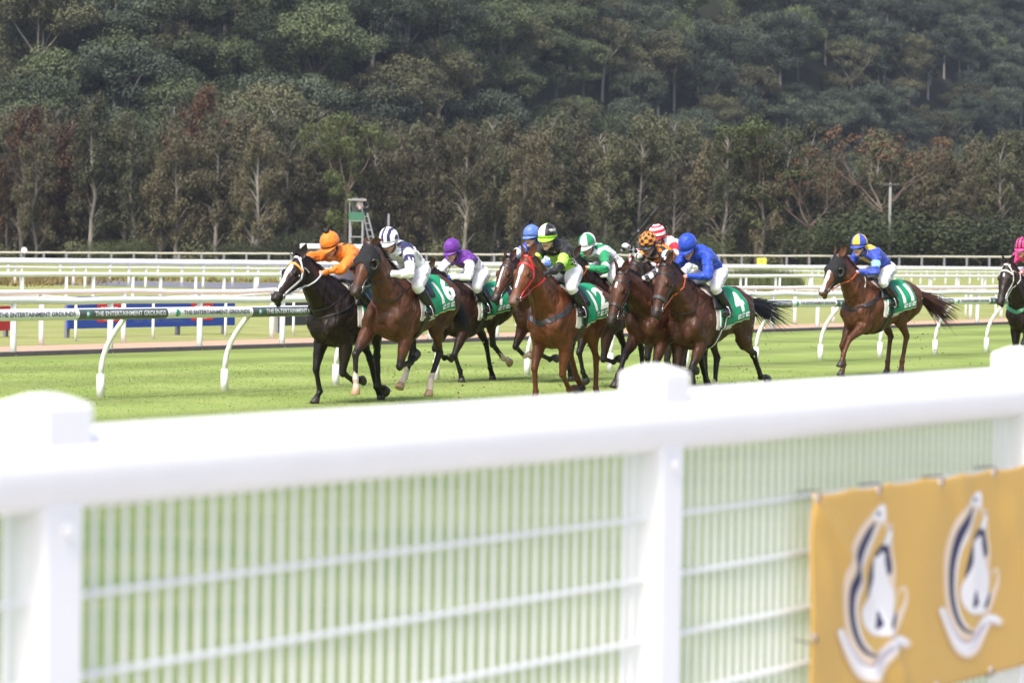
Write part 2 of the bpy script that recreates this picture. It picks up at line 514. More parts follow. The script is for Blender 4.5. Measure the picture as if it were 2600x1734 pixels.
def sleeve(parent, P, ta, tb, dark, h, oh, words=True):
    """one printed sleeve round the rail from ta to tb; face of the lettering towards the public"""
    mb = MB()
    mb.tube([P(ta, oh, h), P((ta + tb) / 2, oh, h), P(tb, oh, h)], 0.074, 14)
    o = mb.build("sleeve", M['sleeve_white'], parent, True)
    shade_auto(o)
    if dark:  # dark colour on the lower and facing side, top stays white
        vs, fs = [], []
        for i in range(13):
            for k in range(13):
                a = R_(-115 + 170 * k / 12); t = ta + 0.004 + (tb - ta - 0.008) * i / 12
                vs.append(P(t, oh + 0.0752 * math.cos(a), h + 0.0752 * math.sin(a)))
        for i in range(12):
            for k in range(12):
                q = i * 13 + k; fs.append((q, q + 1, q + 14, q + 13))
        new_mesh("dark_panel", vs, fs, M['sleeve_dark'], o, True)
    if not words: return
    L = tb - ta
    R = 0.0785
    c = P(ta, oh, h)
    def mapc(x, y):      # x along the sleeve in metres from ta, y up the face in metres
        a = y / R + R_(2)
        return P(ta + x, oh + R * math.cos(a), h + R * math.sin(a))
    v, f = text_mesh("THE ENTERTAINMENT GROUNDS", 0.084, 0.0018, 1.0)
    wd = max(p.x for p in v) - min(p.x for p in v)
    s = (L * 0.80) / wd
    v, f = refine(v, f, 0.03)
    # the lettering faces the public: text runs towards the far end
    new_mesh("lettering", [mapc(L * 0.57 + p.x * s, p.y) for p in v], f, M['ink_white'] if dark else M['ink_dark'], o)
    lv, lf = [], []
    n = 20
    def ring(cx, r0, r1, a0, a1, yo=0.0):
        b = len(lv)
        for k in range(n + 1):
            a = a0 + (a1 - a0) * k / n
            lv.append(mapc(cx + r0 * math.cos(a), yo + r0 * math.sin(a))); lv.append(mapc(cx + r1 * math.cos(a), yo + r1 * math.sin(a)))
        for k in range(n):
            lf.append((b + 2 * k, b + 2 * k + 1, b + 2 * k + 3, b + 2 * k + 2))
    cx = L * 0.095
    ring(cx, 0.030, 0.052, R_(-150), R_(110))
    new_mesh("emblem", lv, lf, M['ink_green'], o)
    lv, lf = [], []
    ring(cx - 0.008, 0.0, 0.026, 0, 2 * math.pi)
    new_mesh("emblem", lv, lf, M['ink_white'] if dark else M['ink_green'], o)
# sleeves seen in the photo: boundaries in rail coordinates
def tA_at(u):
    # t on the rail axis that projects to photo column u
    n = N_A + OH
    k = (u - 1300) / F_PX
    # X = t*sin + n*cos ; Y = t*cos - n*sin ; ignoring pitch and roll
    return (k * n * math.sin(PHI) + n * math.cos(PHI)) / (k * math.cos(PHI) - math.sin(PHI)) * 1.0
e = [tA_at(u) for u in (188, 417, 636)]
LS = (e[1] - e[0])
print("sleeve length", LS, e[2] - e[1], e)
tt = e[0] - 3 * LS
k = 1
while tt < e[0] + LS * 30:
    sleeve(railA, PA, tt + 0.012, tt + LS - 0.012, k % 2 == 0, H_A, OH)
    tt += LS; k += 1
# dirt-track rails
M['rail_white2'] = pmat("rail_white_weathered", (0.78, 0.78, 0.76), 0.5, 0.08, 1)
N_B = N_KERB + 0.02
def spaced(n, us):
    ts = []
    for u in us:
        k = (u - 1300) / F_PX
        ts.append(abs((k * n * math.sin(PHI) + n * math.cos(PHI)) / (k * math.cos(PHI) - math.sin(PHI))))
    return ts
tB = spaced(N_B, (33, 265, 503, 716)); SPB = (tB[3] - tB[0]) / 3
tC = spaced(N_SAND_FAR, (109, 318, 514, 694)); SPC = (tC[3] - tC[0]) / 3
print("B", N_B, tB, SPB, "C", N_SAND_FAR, tC, SPC)
def start(t, sp, lo): 
    return t - sp * math.ceil((t - lo) / sp)
rail_fence("dirt_track_rail", "white round rail on posts along the dark kerb in front of the sand track", N_B, start(tB[0], SPB, tB[0] - 14), tB[0] + 130, SPB, 0.955, 0.068, M['rail_white2'], 0.055, sag=0.02)
rail_fence("dirt_track_rail", "white round rail on posts along the far grassy edge of the sand track", N_SAND_FAR - 0.05, start(tC[0], SPC, tC[0] - 14), tC[0] + 140, SPC, 1.03, 0.055, M['rail_white2'], 0.05, sag=0.02)
rail_fence("dirt_track_rail", "thin low white rail just behind the sand track's far rail", N_SAND_FAR - 1.3, start(tC[0], SPC, tC[0] - 14), tC[0] + 140, SPC, 0.90, 0.025, M['rail_white2'], 0.03, sag=0.04)
# infield rails
N_D = tn(ground(200, 690, 1.08))[1]
tD = spaced(N_D, (54, 183, 314))
print("D", N_D, tD)
rail_fence("infield_rail", "white rail on flat posts in front of the brown reeds and pond", N_D, tD[0] - 10.5, tD[0] + 190, 3.5, 0.98, 0.075, M['rail_white2'], 0.06, square=False)
rail_fence("infield_rail", "white rail close behind the pond-side rail, its posts a little darker", N_D - 2.2, tD[0] - 9.3, tD[0] + 190, 3.5, 0.98, 0.05, M['rail_white2'], 0.055)
N_E = tn(ground(200, 661, 1.12))[1]
rail_fence("back_straight_rail", "white far rail of the back straight with closely spaced posts, near side", N_E2, spaced(N_E2, (-120,))[0], 330, 4.2, 1.1, 0.11, M['rail_white2'], 0.07)
rail_fence("back_straight_rail", "white far rail of the back straight with closely spaced posts, second line", N_E, spaced(N_E, (-120,))[0], 345, 4.2, 1.12, 0.10, M['rail_white2'], 0.07)
rail_fence("back_straight_rail", "white far rail of the back straight at the green strip's near edge", N_E2 + 9.0, spaced(N_E2 + 9.0, (-120,))[0], 325, 4.2, 0.95, 0.06, M['rail_white2'], 0.06)
# outermost fence of grey posts below the trees
GY = 296
gl, gr = at(-60, 641, GY), at(2660, 653, GY)
gd = Vector((gr.x - gl.x, 0, 0)).normalized()
M['rail_cream'] = pmat("rail_cream", (0.42, 0.40, 0.345), 0.6, 0.1, 0.5)
M['post_grey'] = pmat("post_grey", (0.185, 0.18, 0.21), 0.7, 0.15, 1)
def gfence(x, y):
    f = (x - gl.x) / (gr.x - gl.x)
    return gl.z + (gr.z - gl.z) * f - 1.05
fenceG, PG = rail_fence("boundary_fence", "long cream top rail on grey posts along the foot of the dark trees", 0.0, gl.x, gr.x, 2.23, 1.05, 0.10, M['rail_cream'], 0.10, dirv=Vector((1, 0, 0)), org=Vector((0, GY, 0)), zf=gfence, square=True, pmat_=M['post_grey'], sag=0.015, nseg=150)
# embankment under that fence
vs, fs = [], []
nx = 60
for i in range(nx + 1):
    x = gl.x - 25 + (gr.x - gl.x + 50) * i / nx
    for (yy, dz) in ((GY - 40, None), (GY - 14, -0.45), (GY - 2, -0.02), (GY + 3, 0.0), (GY + 40, -0.2)):
        z = gz(x, yy) - 0.05 if dz is None else gfence(x, GY) + dz + 0.06 * noise.noise(Vector((x * 0.3, yy, 0)))
        vs.append((x, yy, z))
for i in range(nx):
    for j in range(4):
        a = i * 5 + j
        fs.append((a, a + 5, a + 6, a + 1))
tag(new_mesh("embankment", vs, fs, M['olive'], smooth=True), kind='structure')
# ================================================================== public-side fence close to the camera
D_F = 0.153                                              # rail diameter
# axis of the top rail from the photo: centre line (230,1183) with 210 px diameter -> distance
Y_F = F_PX * D_F / 210.0
pf = at(230, 1183, Y_F)
N_F = tn(pf)[1]; T_F0 = tn(pf)[0]; Z_F = pf.z
print("front fence", pf, N_F, Z_F)
fence = empty("trackside_fence", TN(T_F0, N_F, 0))
tag(fence, "white trackside fence with thick tube rail and welded mesh in front of the race", "fence")
inv = -TN(T_F0, N_F, 0)
def PF(t, n=0.0, z=0.0):
    return TN(T_F0 + t, N_F + n, z) + inv
def t_front(u):
    k = (u - 1300) / F_PX
    n = N_F
    return n * (math.cos(PHI) + k * math.sin(PHI)) / (k * math.cos(PHI) - math.sin(PHI)) - T_F0
mb = MB()
TA, TB = t_front(-900), t_front(2600) + 6
mb.tube([PF(TA + (TB - TA) * i / 40, 0, Z_F) for i in range(41)], D_F / 2, 32)
mb.build("top_rail", M['white_fence'], fence, True)
posts_t = [t_front(112), t_front(1665), 0]
sp = posts_t[1] - posts_t[0]
print("front post spacing", sp)
posts_t = [posts_t[0] - sp, posts_t[0], posts_t[1], t_front(2588), t_front(2588) + sp, t_front(2588) + 2 * sp]
print("3rd spacing", posts_t[3] - posts_t[2])
PW = 0.108
rotF = Matrix.Rotation(-PHI, 3, 'Z')
capz = at(112, 990, pf.y).z
for t in posts_t:
    mb = MB()
    mb.box(PF(t, 0.0, 0.0) + Vector((0, 0, (Z_F - 0.02) / 2)), (PW, PW, Z_F - 0.02), rotF, 0.008)
    o = mb.build("post", M['white_fence'], fence)
    mb = MB()
    # cap: square collar over the rail with a shallow pyramid top
    hw = PW / 2 + 0.009
    z0, z1, z2 = Z_F - 0.03, capz - 0.020, capz
    vs = []
    for (s, z) in ((1, z0), (1, z1 - 0.006), (0.96, z1), (0.35, z2 - 0.003), (0.0, z2)):
        for sx, sy in ((-1, -1), (1, -1), (1, 1), (-1, 1)):
            vs.append(PF(t + sx * hw * s, sy * hw * s, z))
    fs = [(3, 2, 1, 0)]
    for i in range(4):
        for k in range(4):
            fs.append((4 * i + k, 4 * i + (k + 1) % 4, 4 * i + 4 + (k + 1) % 4, 4 * i + 4 + k))
    mb.add(vs, fs)
    mb.build("post_cap", M['white_fence'], o)
    mb = MB()
    mb.tube([PF(t, PW / 2 + 0.003, Z_F - D_F / 2 - 0.03), PF(t, PW / 2 + 0.012, Z_F - D_F / 2 - 0.03)], 0.012, 8)
    mb.build("bolt", M['white_fence'], o)
# welded mesh panels: vertical and horizontal wires between the posts
M['wire'] = pmat("mesh_wire", (0.88, 0.88, 0.875), 0.4, 0.05, 5)
zt = Z_F - D_F / 2 + 0.01
zw1 = at(400 / 1.794, 860 + 1160 / 1.794, at(223, 1500, pf.y).y).z
print("wire z", zw1, "top", zt)
zrows = [zw1 - 0.15 * k for k in range(-1, 9)]
zrows = [z for z in zrows if 0.05 < z < zt - 0.06]
print('rows', zrows)
n_panel = len(posts_t) - 1
for i in range(n_panel):
    a, b_ = posts_t[i] + PW / 2 + 0.002, posts_t[i + 1] - PW / 2 - 0.002
    mb = MB()
    nv = int(round((b_ - a) / 0.0445))
    for k in range(1, nv):
        t = a + (b_ - a) * k / nv
        mb.tube([PF(t, 0, 0.03), PF(t, 0, zt)], 0.0060, 6, False)
    for z in zrows:
        mb.tube([PF(a, 0.0075, z), PF(b_, 0.0075, z)], 0.0048, 6)
        mb.tube([PF(a, -0.0075, z), PF(b_, -0.0075, z)], 0.0048, 6)
    mb.build("mesh_panel", M['wire'], fence)

# ------------------------------------------------------------------ gold banner tied to the mesh
def pt_fence(u, v, n_off=0.075):
    """point on the vertical plane of the fence seen at a photo pixel"""
    d = ray(u, v)
    o = CAM_O
    s = (N_F + n_off - o.dot(LD)) / d.dot(LD)
    return o + d * s
pTL = pt_fence(2060, 1252); pBL = pt_fence(2050, 1722); pTR = pt_fence(2598, 1187)
t0b = tn(pTL)[0]; zTb = pTL.z
print("banner", pTL, pTR, tn(pTR)[0] - t0b, pBL.z)
B_H = 0.66
p_low = pt_fence(2300, 1722)
p_bot = pt_fence(2585, 1690)
print("banner bottom z", p_low.z, p_bot.z)
B_W = 2.45
Z_TOP = pTL.z; Z_BOT = p_bot.z
B_H = Z_TOP - Z_BOT
print("banner h", B_H)
def wr(x, y):
    """wrinkle depth of the vinyl, x,y in metres from the top left corner (y downwards)"""
    d = 0.012
    for (x0, y0, ang, a, wd, L) in ((0.0, 0.0, 42, 0.016, 0.030, 0.55), (0.36, 0.5, 48, 0.020, 0.035, 0.4), (0.0, 0.0, 62, 0.006, 0.025, 0.4), (0.62, 0.62, -125, 0.016, 0.035, 0.35), (0.95, 0.0, 70, 0.008, 0.05, 0.5), (1.3, 0.1, 50, 0.01, 0.05, 0.5)):
        ca, sa = math.cos(R_(ang)), math.sin(R_(ang))
        u = (x - x0) * ca + (y - y0) * sa; v = -(x - x0) * sa + (y - y0) * ca
        d += a * math.exp(-(v / wd) ** 2) * smoothstep(-0.05, 0.1, u) * (1 - smoothstep(L * 0.6, L, u))
    d += 0.004 * math.sin(x * 9 + y * 3) + 0.006 * noise.noise(Vector((x * 4, y * 4, 2)))
    return d
bl = TN(t0b, N_F + 0.062, Z_TOP)
def bp_(x, y, off=0.0):
    sag = 0.008 * abs(math.sin(x * math.pi / 0.24)) * max(0, 1 - y / 0.1)
    return RD * x + LD * (wr(x, y) + off) + Vector((0, 0, -y - sag))
nx, ny = 110, 50
vs, fs = [], []
for j in range(ny + 1):
    for i in range(nx + 1):
        vs.append(bp_(B_W * i / nx, B_H * j / ny))
for j in range(ny):
    for i in range(nx):
        a = j * (nx + 1) + i
        fs.append((a, a + 1, a + nx + 2, a + nx + 1))
m = pmat("gold_vinyl", (0.60, 0.368, 0.085), 0.5, 0.05, 3, 0.15, bscale=400)
banner = new_mesh("banner", vs, fs, m, smooth=True)
banner.location = bl
so = banner.modifiers.new("thickness", 'SOLIDIFY'); so.thickness = 0.002; so.offset = -1
tag(banner, "gold vinyl banner with two horse head emblems tied to the white mesh fence", "banner")
M['navy'] = pmat("ink_navy", (0.009, 0.015, 0.075), 0.5, 0.1, 6)
M['ink_gold'] = pmat("ink_pale_gold", (0.62, 0.40, 0.11), 0.5, 0.04, 6)
M['ink_cream'] = pmat("ink_cream", (0.74, 0.60, 0.46), 0.5, 0.04, 6)
M['ink_w'] = pmat("ink_white_print", (0.8, 0.79, 0.80), 0.5, 0.03, 6)
M['ink_lilac'] = pmat("ink_lilac", (0.42, 0.36, 0.44), 0.5, 0.05, 6)
def poly_fill(pts):
    bm = bmesh.new()
    vs = [bm.verts.new((x, y, 0)) for x, y in pts]
    bm.faces.new(vs)
    bmesh.ops.triangulate(bm, faces=bm.faces[:])
    bm.verts.index_update()
    out = [v.co.copy() for v in bm.verts], [[v.index for v in f.verts] for f in bm.faces]
    bm.free()
    return out
def cr(pts, n=8, closed=True):
    out = []
    N = len(pts)
    rng = range(N) if closed else range(N - 1)
    for i in rng:
        if closed:
            p0, p1, p2, p3 = pts[(i - 1) % N], pts[i], pts[(i + 1) % N], pts[(i + 2) % N]
        else:
            p0, p1, p2, p3 = pts[max(i - 1, 0)], pts[i], pts[i + 1], pts[min(i + 2, N - 1)]
        for k in range(n):
            t = k / n
            out.append(tuple(0.5 * ((2 * p1[q]) + (-p0[q] + p2[q]) * t + (2 * p0[q] - 5 * p1[q] + 4 * p2[q] - p3[q]) * t * t + (-p0[q] + 3 * p1[q] - 3 * p2[q] + p3[q]) * t ** 3) for q in range(len(p1))))
    if not closed: out.append(tuple(pts[-1]))
    return out
def stroke(pts, w):
    """band along an open curve with width list"""
    vs, fs = [], []
    N = len(pts)
    for i in range(N):
        a = Vector(pts[max(i - 1, 0)][:2]); b = Vector(pts[min(i + 1, N - 1)][:2])
        d = (b - a).normalized(); nn = Vector((-d.y, d.x))
        ww = w if not hasattr(w, '__len__') else w[0] + (w[1] - w[0]) * i / (N - 1)
        if len(pts[i]) > 2: ww = pts[i][2]
        p = Vector(pts[i][:2])
        q = p + nn * ww / 2; r = p - nn * ww / 2
        vs += [Vector((q.x, q.y, 0)), Vector((r.x, r.y, 0))]
    for i in range(N - 1):
        fs.append((2 * i, 2 * i + 1, 2 * i + 3, 2 * i + 2))
    return vs, fs
# emblem drawn in pixels of the zoomed photograph (crop 2000..2600, x2.685), unprojected on the banner plane
def em_pt(x, y):
    p = pt_fence(2000 + x / 2.685, 1150 + y / 2.685, 0.075) - bl
    return p.dot(RD), -p.z
def emblem(dx, dy, sc, name):
    off = 0.0025
    root = None
    def E(p):
        # coordinates given for the first emblem, mapped onto another by shift and scale about (600, 900)
        x = 600 + (p[0] - 600) * sc + dx; y = 900 + (p[1] - 900) * 1.0 * sc + dy
        return em_pt(x, y)
    def put(nm, vf, mat, lvl, parent):
        v, f = vf
        flat = [E(p) for p in v]
        vv, ff = refine([Vector((x, y, 0)) for x, y in flat], f, 0.03)
        return new_mesh(nm, [bp_(p.x, p.y, 0.0025 + 0.0006 * lvl) for p in vv], ff, mat, parent)
    outer = cr([(650, 340), (610, 360), (560, 420), (500, 490), (440, 590), (395, 720), (375, 860), (378, 1000), (388, 1120), (405, 1230), (440, 1330), (500, 1420), (580, 1450), (650, 1400), (720, 1270), (770, 1150), (812, 1020), (810, 930), (785, 905), (755, 930), (742, 1000), (735, 900), (738, 780), (720, 680), (715, 560), (715, 490), (700, 480), (685, 500), (675, 440), (670, 370)])
    root = put("emblem", poly_fill(outer), M['ink_cream'], 0, banner)
    put("gold_ground", poly_fill(cr([(650, 480), (600, 560), (550, 690), (500, 800), (470, 920), (470, 1080), (500, 1230), (550, 1330), (610, 1350), (680, 1240), (740, 1100), (790, 1000), (790, 930), (760, 950), (700, 1130), (690, 900), (680, 700), (680, 560)])), M['ink_gold'], 1, root)
    put("horseshoe", stroke(cr([(590, 470, 12), (545, 545, 44), (495, 650, 52), (462, 770, 52), (440, 900, 44), (437, 1010, 40), (445, 1120, 38), (470, 1230, 36), (510, 1320, 30), (560, 1370, 20), (620, 1380, 8)], 8, False), 30), M['navy'], 2, root)
    put("shoe_line", stroke(cr([(625, 470, 8), (570, 580, 16), (520, 700, 18), (487, 830, 18), (472, 960, 18), (472, 1090, 18), (490, 1200, 18), (525, 1290, 16), (580, 1345, 10)], 8, False), 18), M['ink_w'], 2, root)
    put("shoe_tip", poly_fill(cr([(645, 345), (612, 370), (572, 430), (600, 455), (650, 460), (665, 410), (660, 360)])), M['ink_w'], 2, root)
    put("nail_dot", poly_fill(cr([(612, 392), (598, 412), (614, 426), (632, 408)])), M['navy'], 3, root)
    put("mane", poly_fill(cr([(700, 500), (668, 560), (640, 620), (600, 670), (565, 760), (545, 860), (532, 980), (560, 960), (620, 800), (690, 830), (712, 780), (690, 640), (700, 560)])), M['navy'], 3, root)
    put("horse_head", poly_fill(cr([(690, 520), (660, 580), (625, 690), (585, 720), (580, 860), (548, 960), (512, 1040), (508, 1110), (530, 1180), (580, 1235), (640, 1245), (690, 1225), (715, 1150), (722, 1040), (715, 940), (690, 870), (665, 760), (662, 690), (690, 600), (705, 540)])), M['ink_w'], 4, root)
    put("forelock", poly_fill(cr([(640, 625), (612, 655), (640, 672), (665, 690), (690, 655), (672, 630)])), M['navy'], 5, root)
    put("cheek_mark", poly_fill(cr([(612, 1070), (600, 1195), (640, 1170), (634, 1130)])), M['navy'], 5, root)
    put("jaw_mark", poly_fill(cr([(735, 1080), (690, 1180), (700, 1200), (730, 1150)])), M['navy'], 5, root)
    put("ribbon_outline", stroke(cr([(340, 1200, 50), (385, 1290, 66), (435, 1390, 84), (490, 1480, 96), (550, 1515, 100), (600, 1490, 96), (640, 1420, 84), (690, 1320, 80), (740, 1275, 74), (800, 1300, 66), (818, 1312, 30)], 8, False), 60), M['ink_cream'], 5, root)
    put("ribbon", stroke(cr([(350, 1205, 40), (395, 1290, 46), (445, 1380, 60), (495, 1465, 72), (550, 1500, 78), (595, 1470, 72), (635, 1405, 58), (690, 1310, 58), (740, 1272, 52), (795, 1292, 44)], 8, False), 50), M['ink_w'], 6, root)
    put("ribbon_shade", stroke(cr([(385, 1240, 5), (430, 1330, 12), (490, 1420, 14), (560, 1450, 12), (620, 1400, 14), (680, 1310, 10)], 8, False), 12), M['ink_lilac'], 7, root)
    put("ribbon_shade", stroke(cr([(560, 1505, 4), (610, 1465, 10), (660, 1370, 10), (720, 1300, 10), (780, 1310, 4)], 8, False), 10), M['ink_lilac'], 7, root)
emblem(0, 0, 1.0, "a")
# the second one is the same emblem further along: same drawing repeated by true distance along the banner
_em0 = em_pt
sh = em_pt(1275 , 310); s0 = em_pt(615, 405)
dxm, dym = sh[0] - s0[0], sh[1] - s0[1]
print("emblem pitch", dxm, dym)
def em_pt(x, y):
    a = _em0(x, y)
    return a[0] + dxm, a[1] + dym
emblem(0, 0, 1.0, "b")
def em_pt(x, y):
    a = _em0(x, y)
    return a[0] + dxm * 2, a[1] + dym * 2
emblem(0, 0, 1.0, "c")
M['tie'] = pmat("cable_tie", (0.10, 0.08, 0.10), 0.4, 0.2, 20)
M['eyelet'] = pmat("eyelet", (0.55, 0.5, 0.48), 0.4, 0.1, 20)
for i in range(6):
    x = 0.012 + i * 0.40
    for y in ((0.012, B_H - 0.012) if i != 0 else (0.012, B_H * 0.62, B_H - 0.012)):
        mb = MB()
        c = bp_(x, y, 0.004)
        mb.tube([c - LD * 0.003, c + LD * 0.002], 0.011, 12)
        e_ = mb.build("eyelet", M['eyelet'], banner)
        mb = MB()
        a = c + LD * 0.004
        up = 1 if y < B_H / 2 else -1
        mb.tube([a + Vector((0, 0, -0.004 * up)), a + RD * 0.003 + LD * 0.005 + Vector((0, 0, 0.010 * up)), a - LD * 0.008 + RD * 0.005 + Vector((0, 0, 0.020 * up)), a - LD * 0.068 + RD * 0.005 + Vector((0, 0, 0.012 * up))], 0.0025, 6)
        mb.build("cable_tie", M['tie'], e_)
# ================================================================== trees
def leaf_mat(name, c0, c1, rough=0.6):
    m, t, b = mat_new(name)
    oi = t.nodes.new("ShaderNodeObjectInfo")
    at_ = t.nodes.new("ShaderNodeAttribute"); at_.attribute_name = "Col"
    mx = t.nodes.new("ShaderNodeMix"); mx.data_type = 'RGBA'
    mx.inputs[6].default_value = (*c0, 1); mx.inputs[7].default_value = (*c1, 1)
    sp_ = t.nodes.new("ShaderNodeSeparateColor")
    t.links.new(at_.outputs["Color"], sp_.inputs[0])
    ad = t.nodes.new("ShaderNodeMath"); ad.operation = 'MULTIPLY_ADD'; ad.inputs[1].default_value = 0.55
    m5 = t.nodes.new("ShaderNodeMath"); m5.operation = 'MULTIPLY'; m5.inputs[1].default_value = 0.45
    t.links.new(oi.outputs["Random"], m5.inputs[0]); t.links.new(m5.outputs[0], ad.inputs[2]); t.links.new(sp_.outputs[0], ad.inputs[0])
    t.links.new(ad.outputs[0], mx.inputs[0])
    hs = t.nodes.new("ShaderNodeHueSaturation")
    mr = t.nodes.new("ShaderNodeMapRange"); mr.inputs[3].default_value = 0.75; mr.inputs[4].default_value = 1.3
    t.links.new(oi.outputs["Random"], mr.inputs[0]); t.links.new(mr.outputs[0], hs.inputs["Value"])
    t.links.new(mx.outputs[2], hs.inputs["Color"])
    t.links.new(hs.outputs[0], b.inputs["Base Color"])
    b.inputs["Roughness"].default_value = rough
    b.inputs["Specular IOR Level"].default_value = 0.25
    return m
M['bark_pale'] = pmat("bark_pale", (0.27, 0.245, 0.215), 0.85, 0.35, 0.8, 0.4)
M['bark_grey'] = pmat("bark_grey", (0.09, 0.08, 0.073), 0.85, 0.35, 0.8, 0.4)
M['bark_red'] = pmat("bark_red", (0.135, 0.095, 0.080), 0.85, 0.3, 0.8, 0.4)
M['leaf_gum'] = leaf_mat("leaf_gum", (0.034, 0.048, 0.024), (0.094, 0.114, 0.048))
M['leaf_gum_blue'] = leaf_mat("leaf_gum_blue", (0.025, 0.037, 0.026), (0.064, 0.080, 0.048))
M['leaf_gum_brown'] = leaf_mat("leaf_gum_brown", (0.044, 0.046, 0.024), (0.094, 0.094, 0.044))
M['leaf_bright'] = leaf_mat("leaf_bright", (0.050, 0.066, 0.022), (0.096, 0.113, 0.036))
M['leaf_oak'] = leaf_mat("leaf_swamp_oak", (0.052, 0.049, 0.028), (0.110, 0.096, 0.052))
M['leaf_oak_green'] = leaf_mat("leaf_swamp_oak_green", (0.044, 0.050, 0.026), (0.098, 0.100, 0.050))
M['leaf_rust'] = leaf_mat("leaf_rust", (0.050, 0.029, 0.015), (0.090, 0.050, 0.024))
M['leaf_shrub'] = leaf_mat("leaf_shrub", (0.028, 0.037, 0.014), (0.056, 0.066, 0.024))

def clump_leaves(rng, centers, radii, per, size, droop=0.0, shell=0.55, stretch=(1, 1, 1)):
    """leaf quads spread through ellipsoidal clumps; returns verts (n*4,3), tone per leaf"""
    V, T = [], []
    for c, r, tone in zip(centers, radii, rng.uniform(0, 1, len(centers))):
        n = int(per * (r[0] * r[1] + r[0] * r[2]) )
        d = rng.normal(size=(n, 3)); d /= np.linalg.norm(d, axis=1)[:, None]
        rad = rng.uniform(shell, 1.0, n) ** 0.7
        rad *= 1 + 0.22 * np.sin(d[:, 0] * 5 + tone * 9) * np.cos(d[:, 1] * 6 + tone * 5)
        p = np.array(c) + d * rad[:, None] * np.array(r)
        nrm = d * np.array([0.8, 0.8, 1.3]) + np.array([0, 0, 0.35]) + rng.normal(size=(n, 3)) * 0.45
        nrm /= np.linalg.norm(nrm, axis=1)[:, None]
        ax = rng.normal(size=(n, 3))
        if droop: ax = ax * (1 - droop) + np.array([0, 0, -1.0]) * droop * 2
        a = np.cross(nrm, ax); a /= np.linalg.norm(a, axis=1)[:, None] + 1e-9
        b = np.cross(a, nrm)
        s = size * rng.uniform(0.6, 1.35, n)
        sa, sb = (s * stretch[0])[:, None] * a, (s * stretch[1])[:, None] * b
        q = np.stack([p - sb, p + sa * 0.8, p + sb, p - sa * 0.8], 1)
        V.append(q); T.append(np.clip(tone * 0.75 + rng.uniform(0, 0.3, n), 0, 1))
    return np.concatenate(V), np.concatenate(T)
def crown_mesh(name, V, T, mat):
    n = len(V)
    me = fast_mesh(name, V.reshape(-1, 3), np.arange(4 * n).reshape(-1, 4), mat, link=False)
    cols = np.repeat(T, 4)[:, None].repeat(3, 1)
    set_cols(me, cols)
    return me
def branch(mb, p, d, L, r, rng, depth, tips, bend=0.25, n=4):
    pts = [p.copy()]; rad = [r]
    dd = d.normalized()
    for i in range(n):
        dd = (dd + Vector((rng.normal(0, bend), rng.normal(0, bend), rng.normal(0.05, bend * 0.6))) * 0.5).normalized()
        pts.append(pts[-1] + dd * (L / n)); rad.append(r * (1 - 0.55 * (i + 1) / n))
    mb.tube(pts, rad, 6, False)
    if depth == 0:
        tips.append(pts[-1])
        return
    k = 2 + int(rng.integers(0, 2))
    a0 = rng.uniform(0, 6.28)
    for i in range(k):
        a = a0 + 6.283 * i / k + rng.uniform(-0.4, 0.4)
        side = Vector((math.cos(a), math.sin(a), 0))
        nd = (dd * 0.85 + side * rng.uniform(0.45, 0.85)).normalized()
        branch(mb, pts[-1], nd, L * rng.uniform(0.55, 0.8), rad[-1] * 0.8, rng, depth - 1, tips, bend, n)
    if depth >= 1:
        tips.append(pts[-1] + Vector((0, 0, 0.4)))

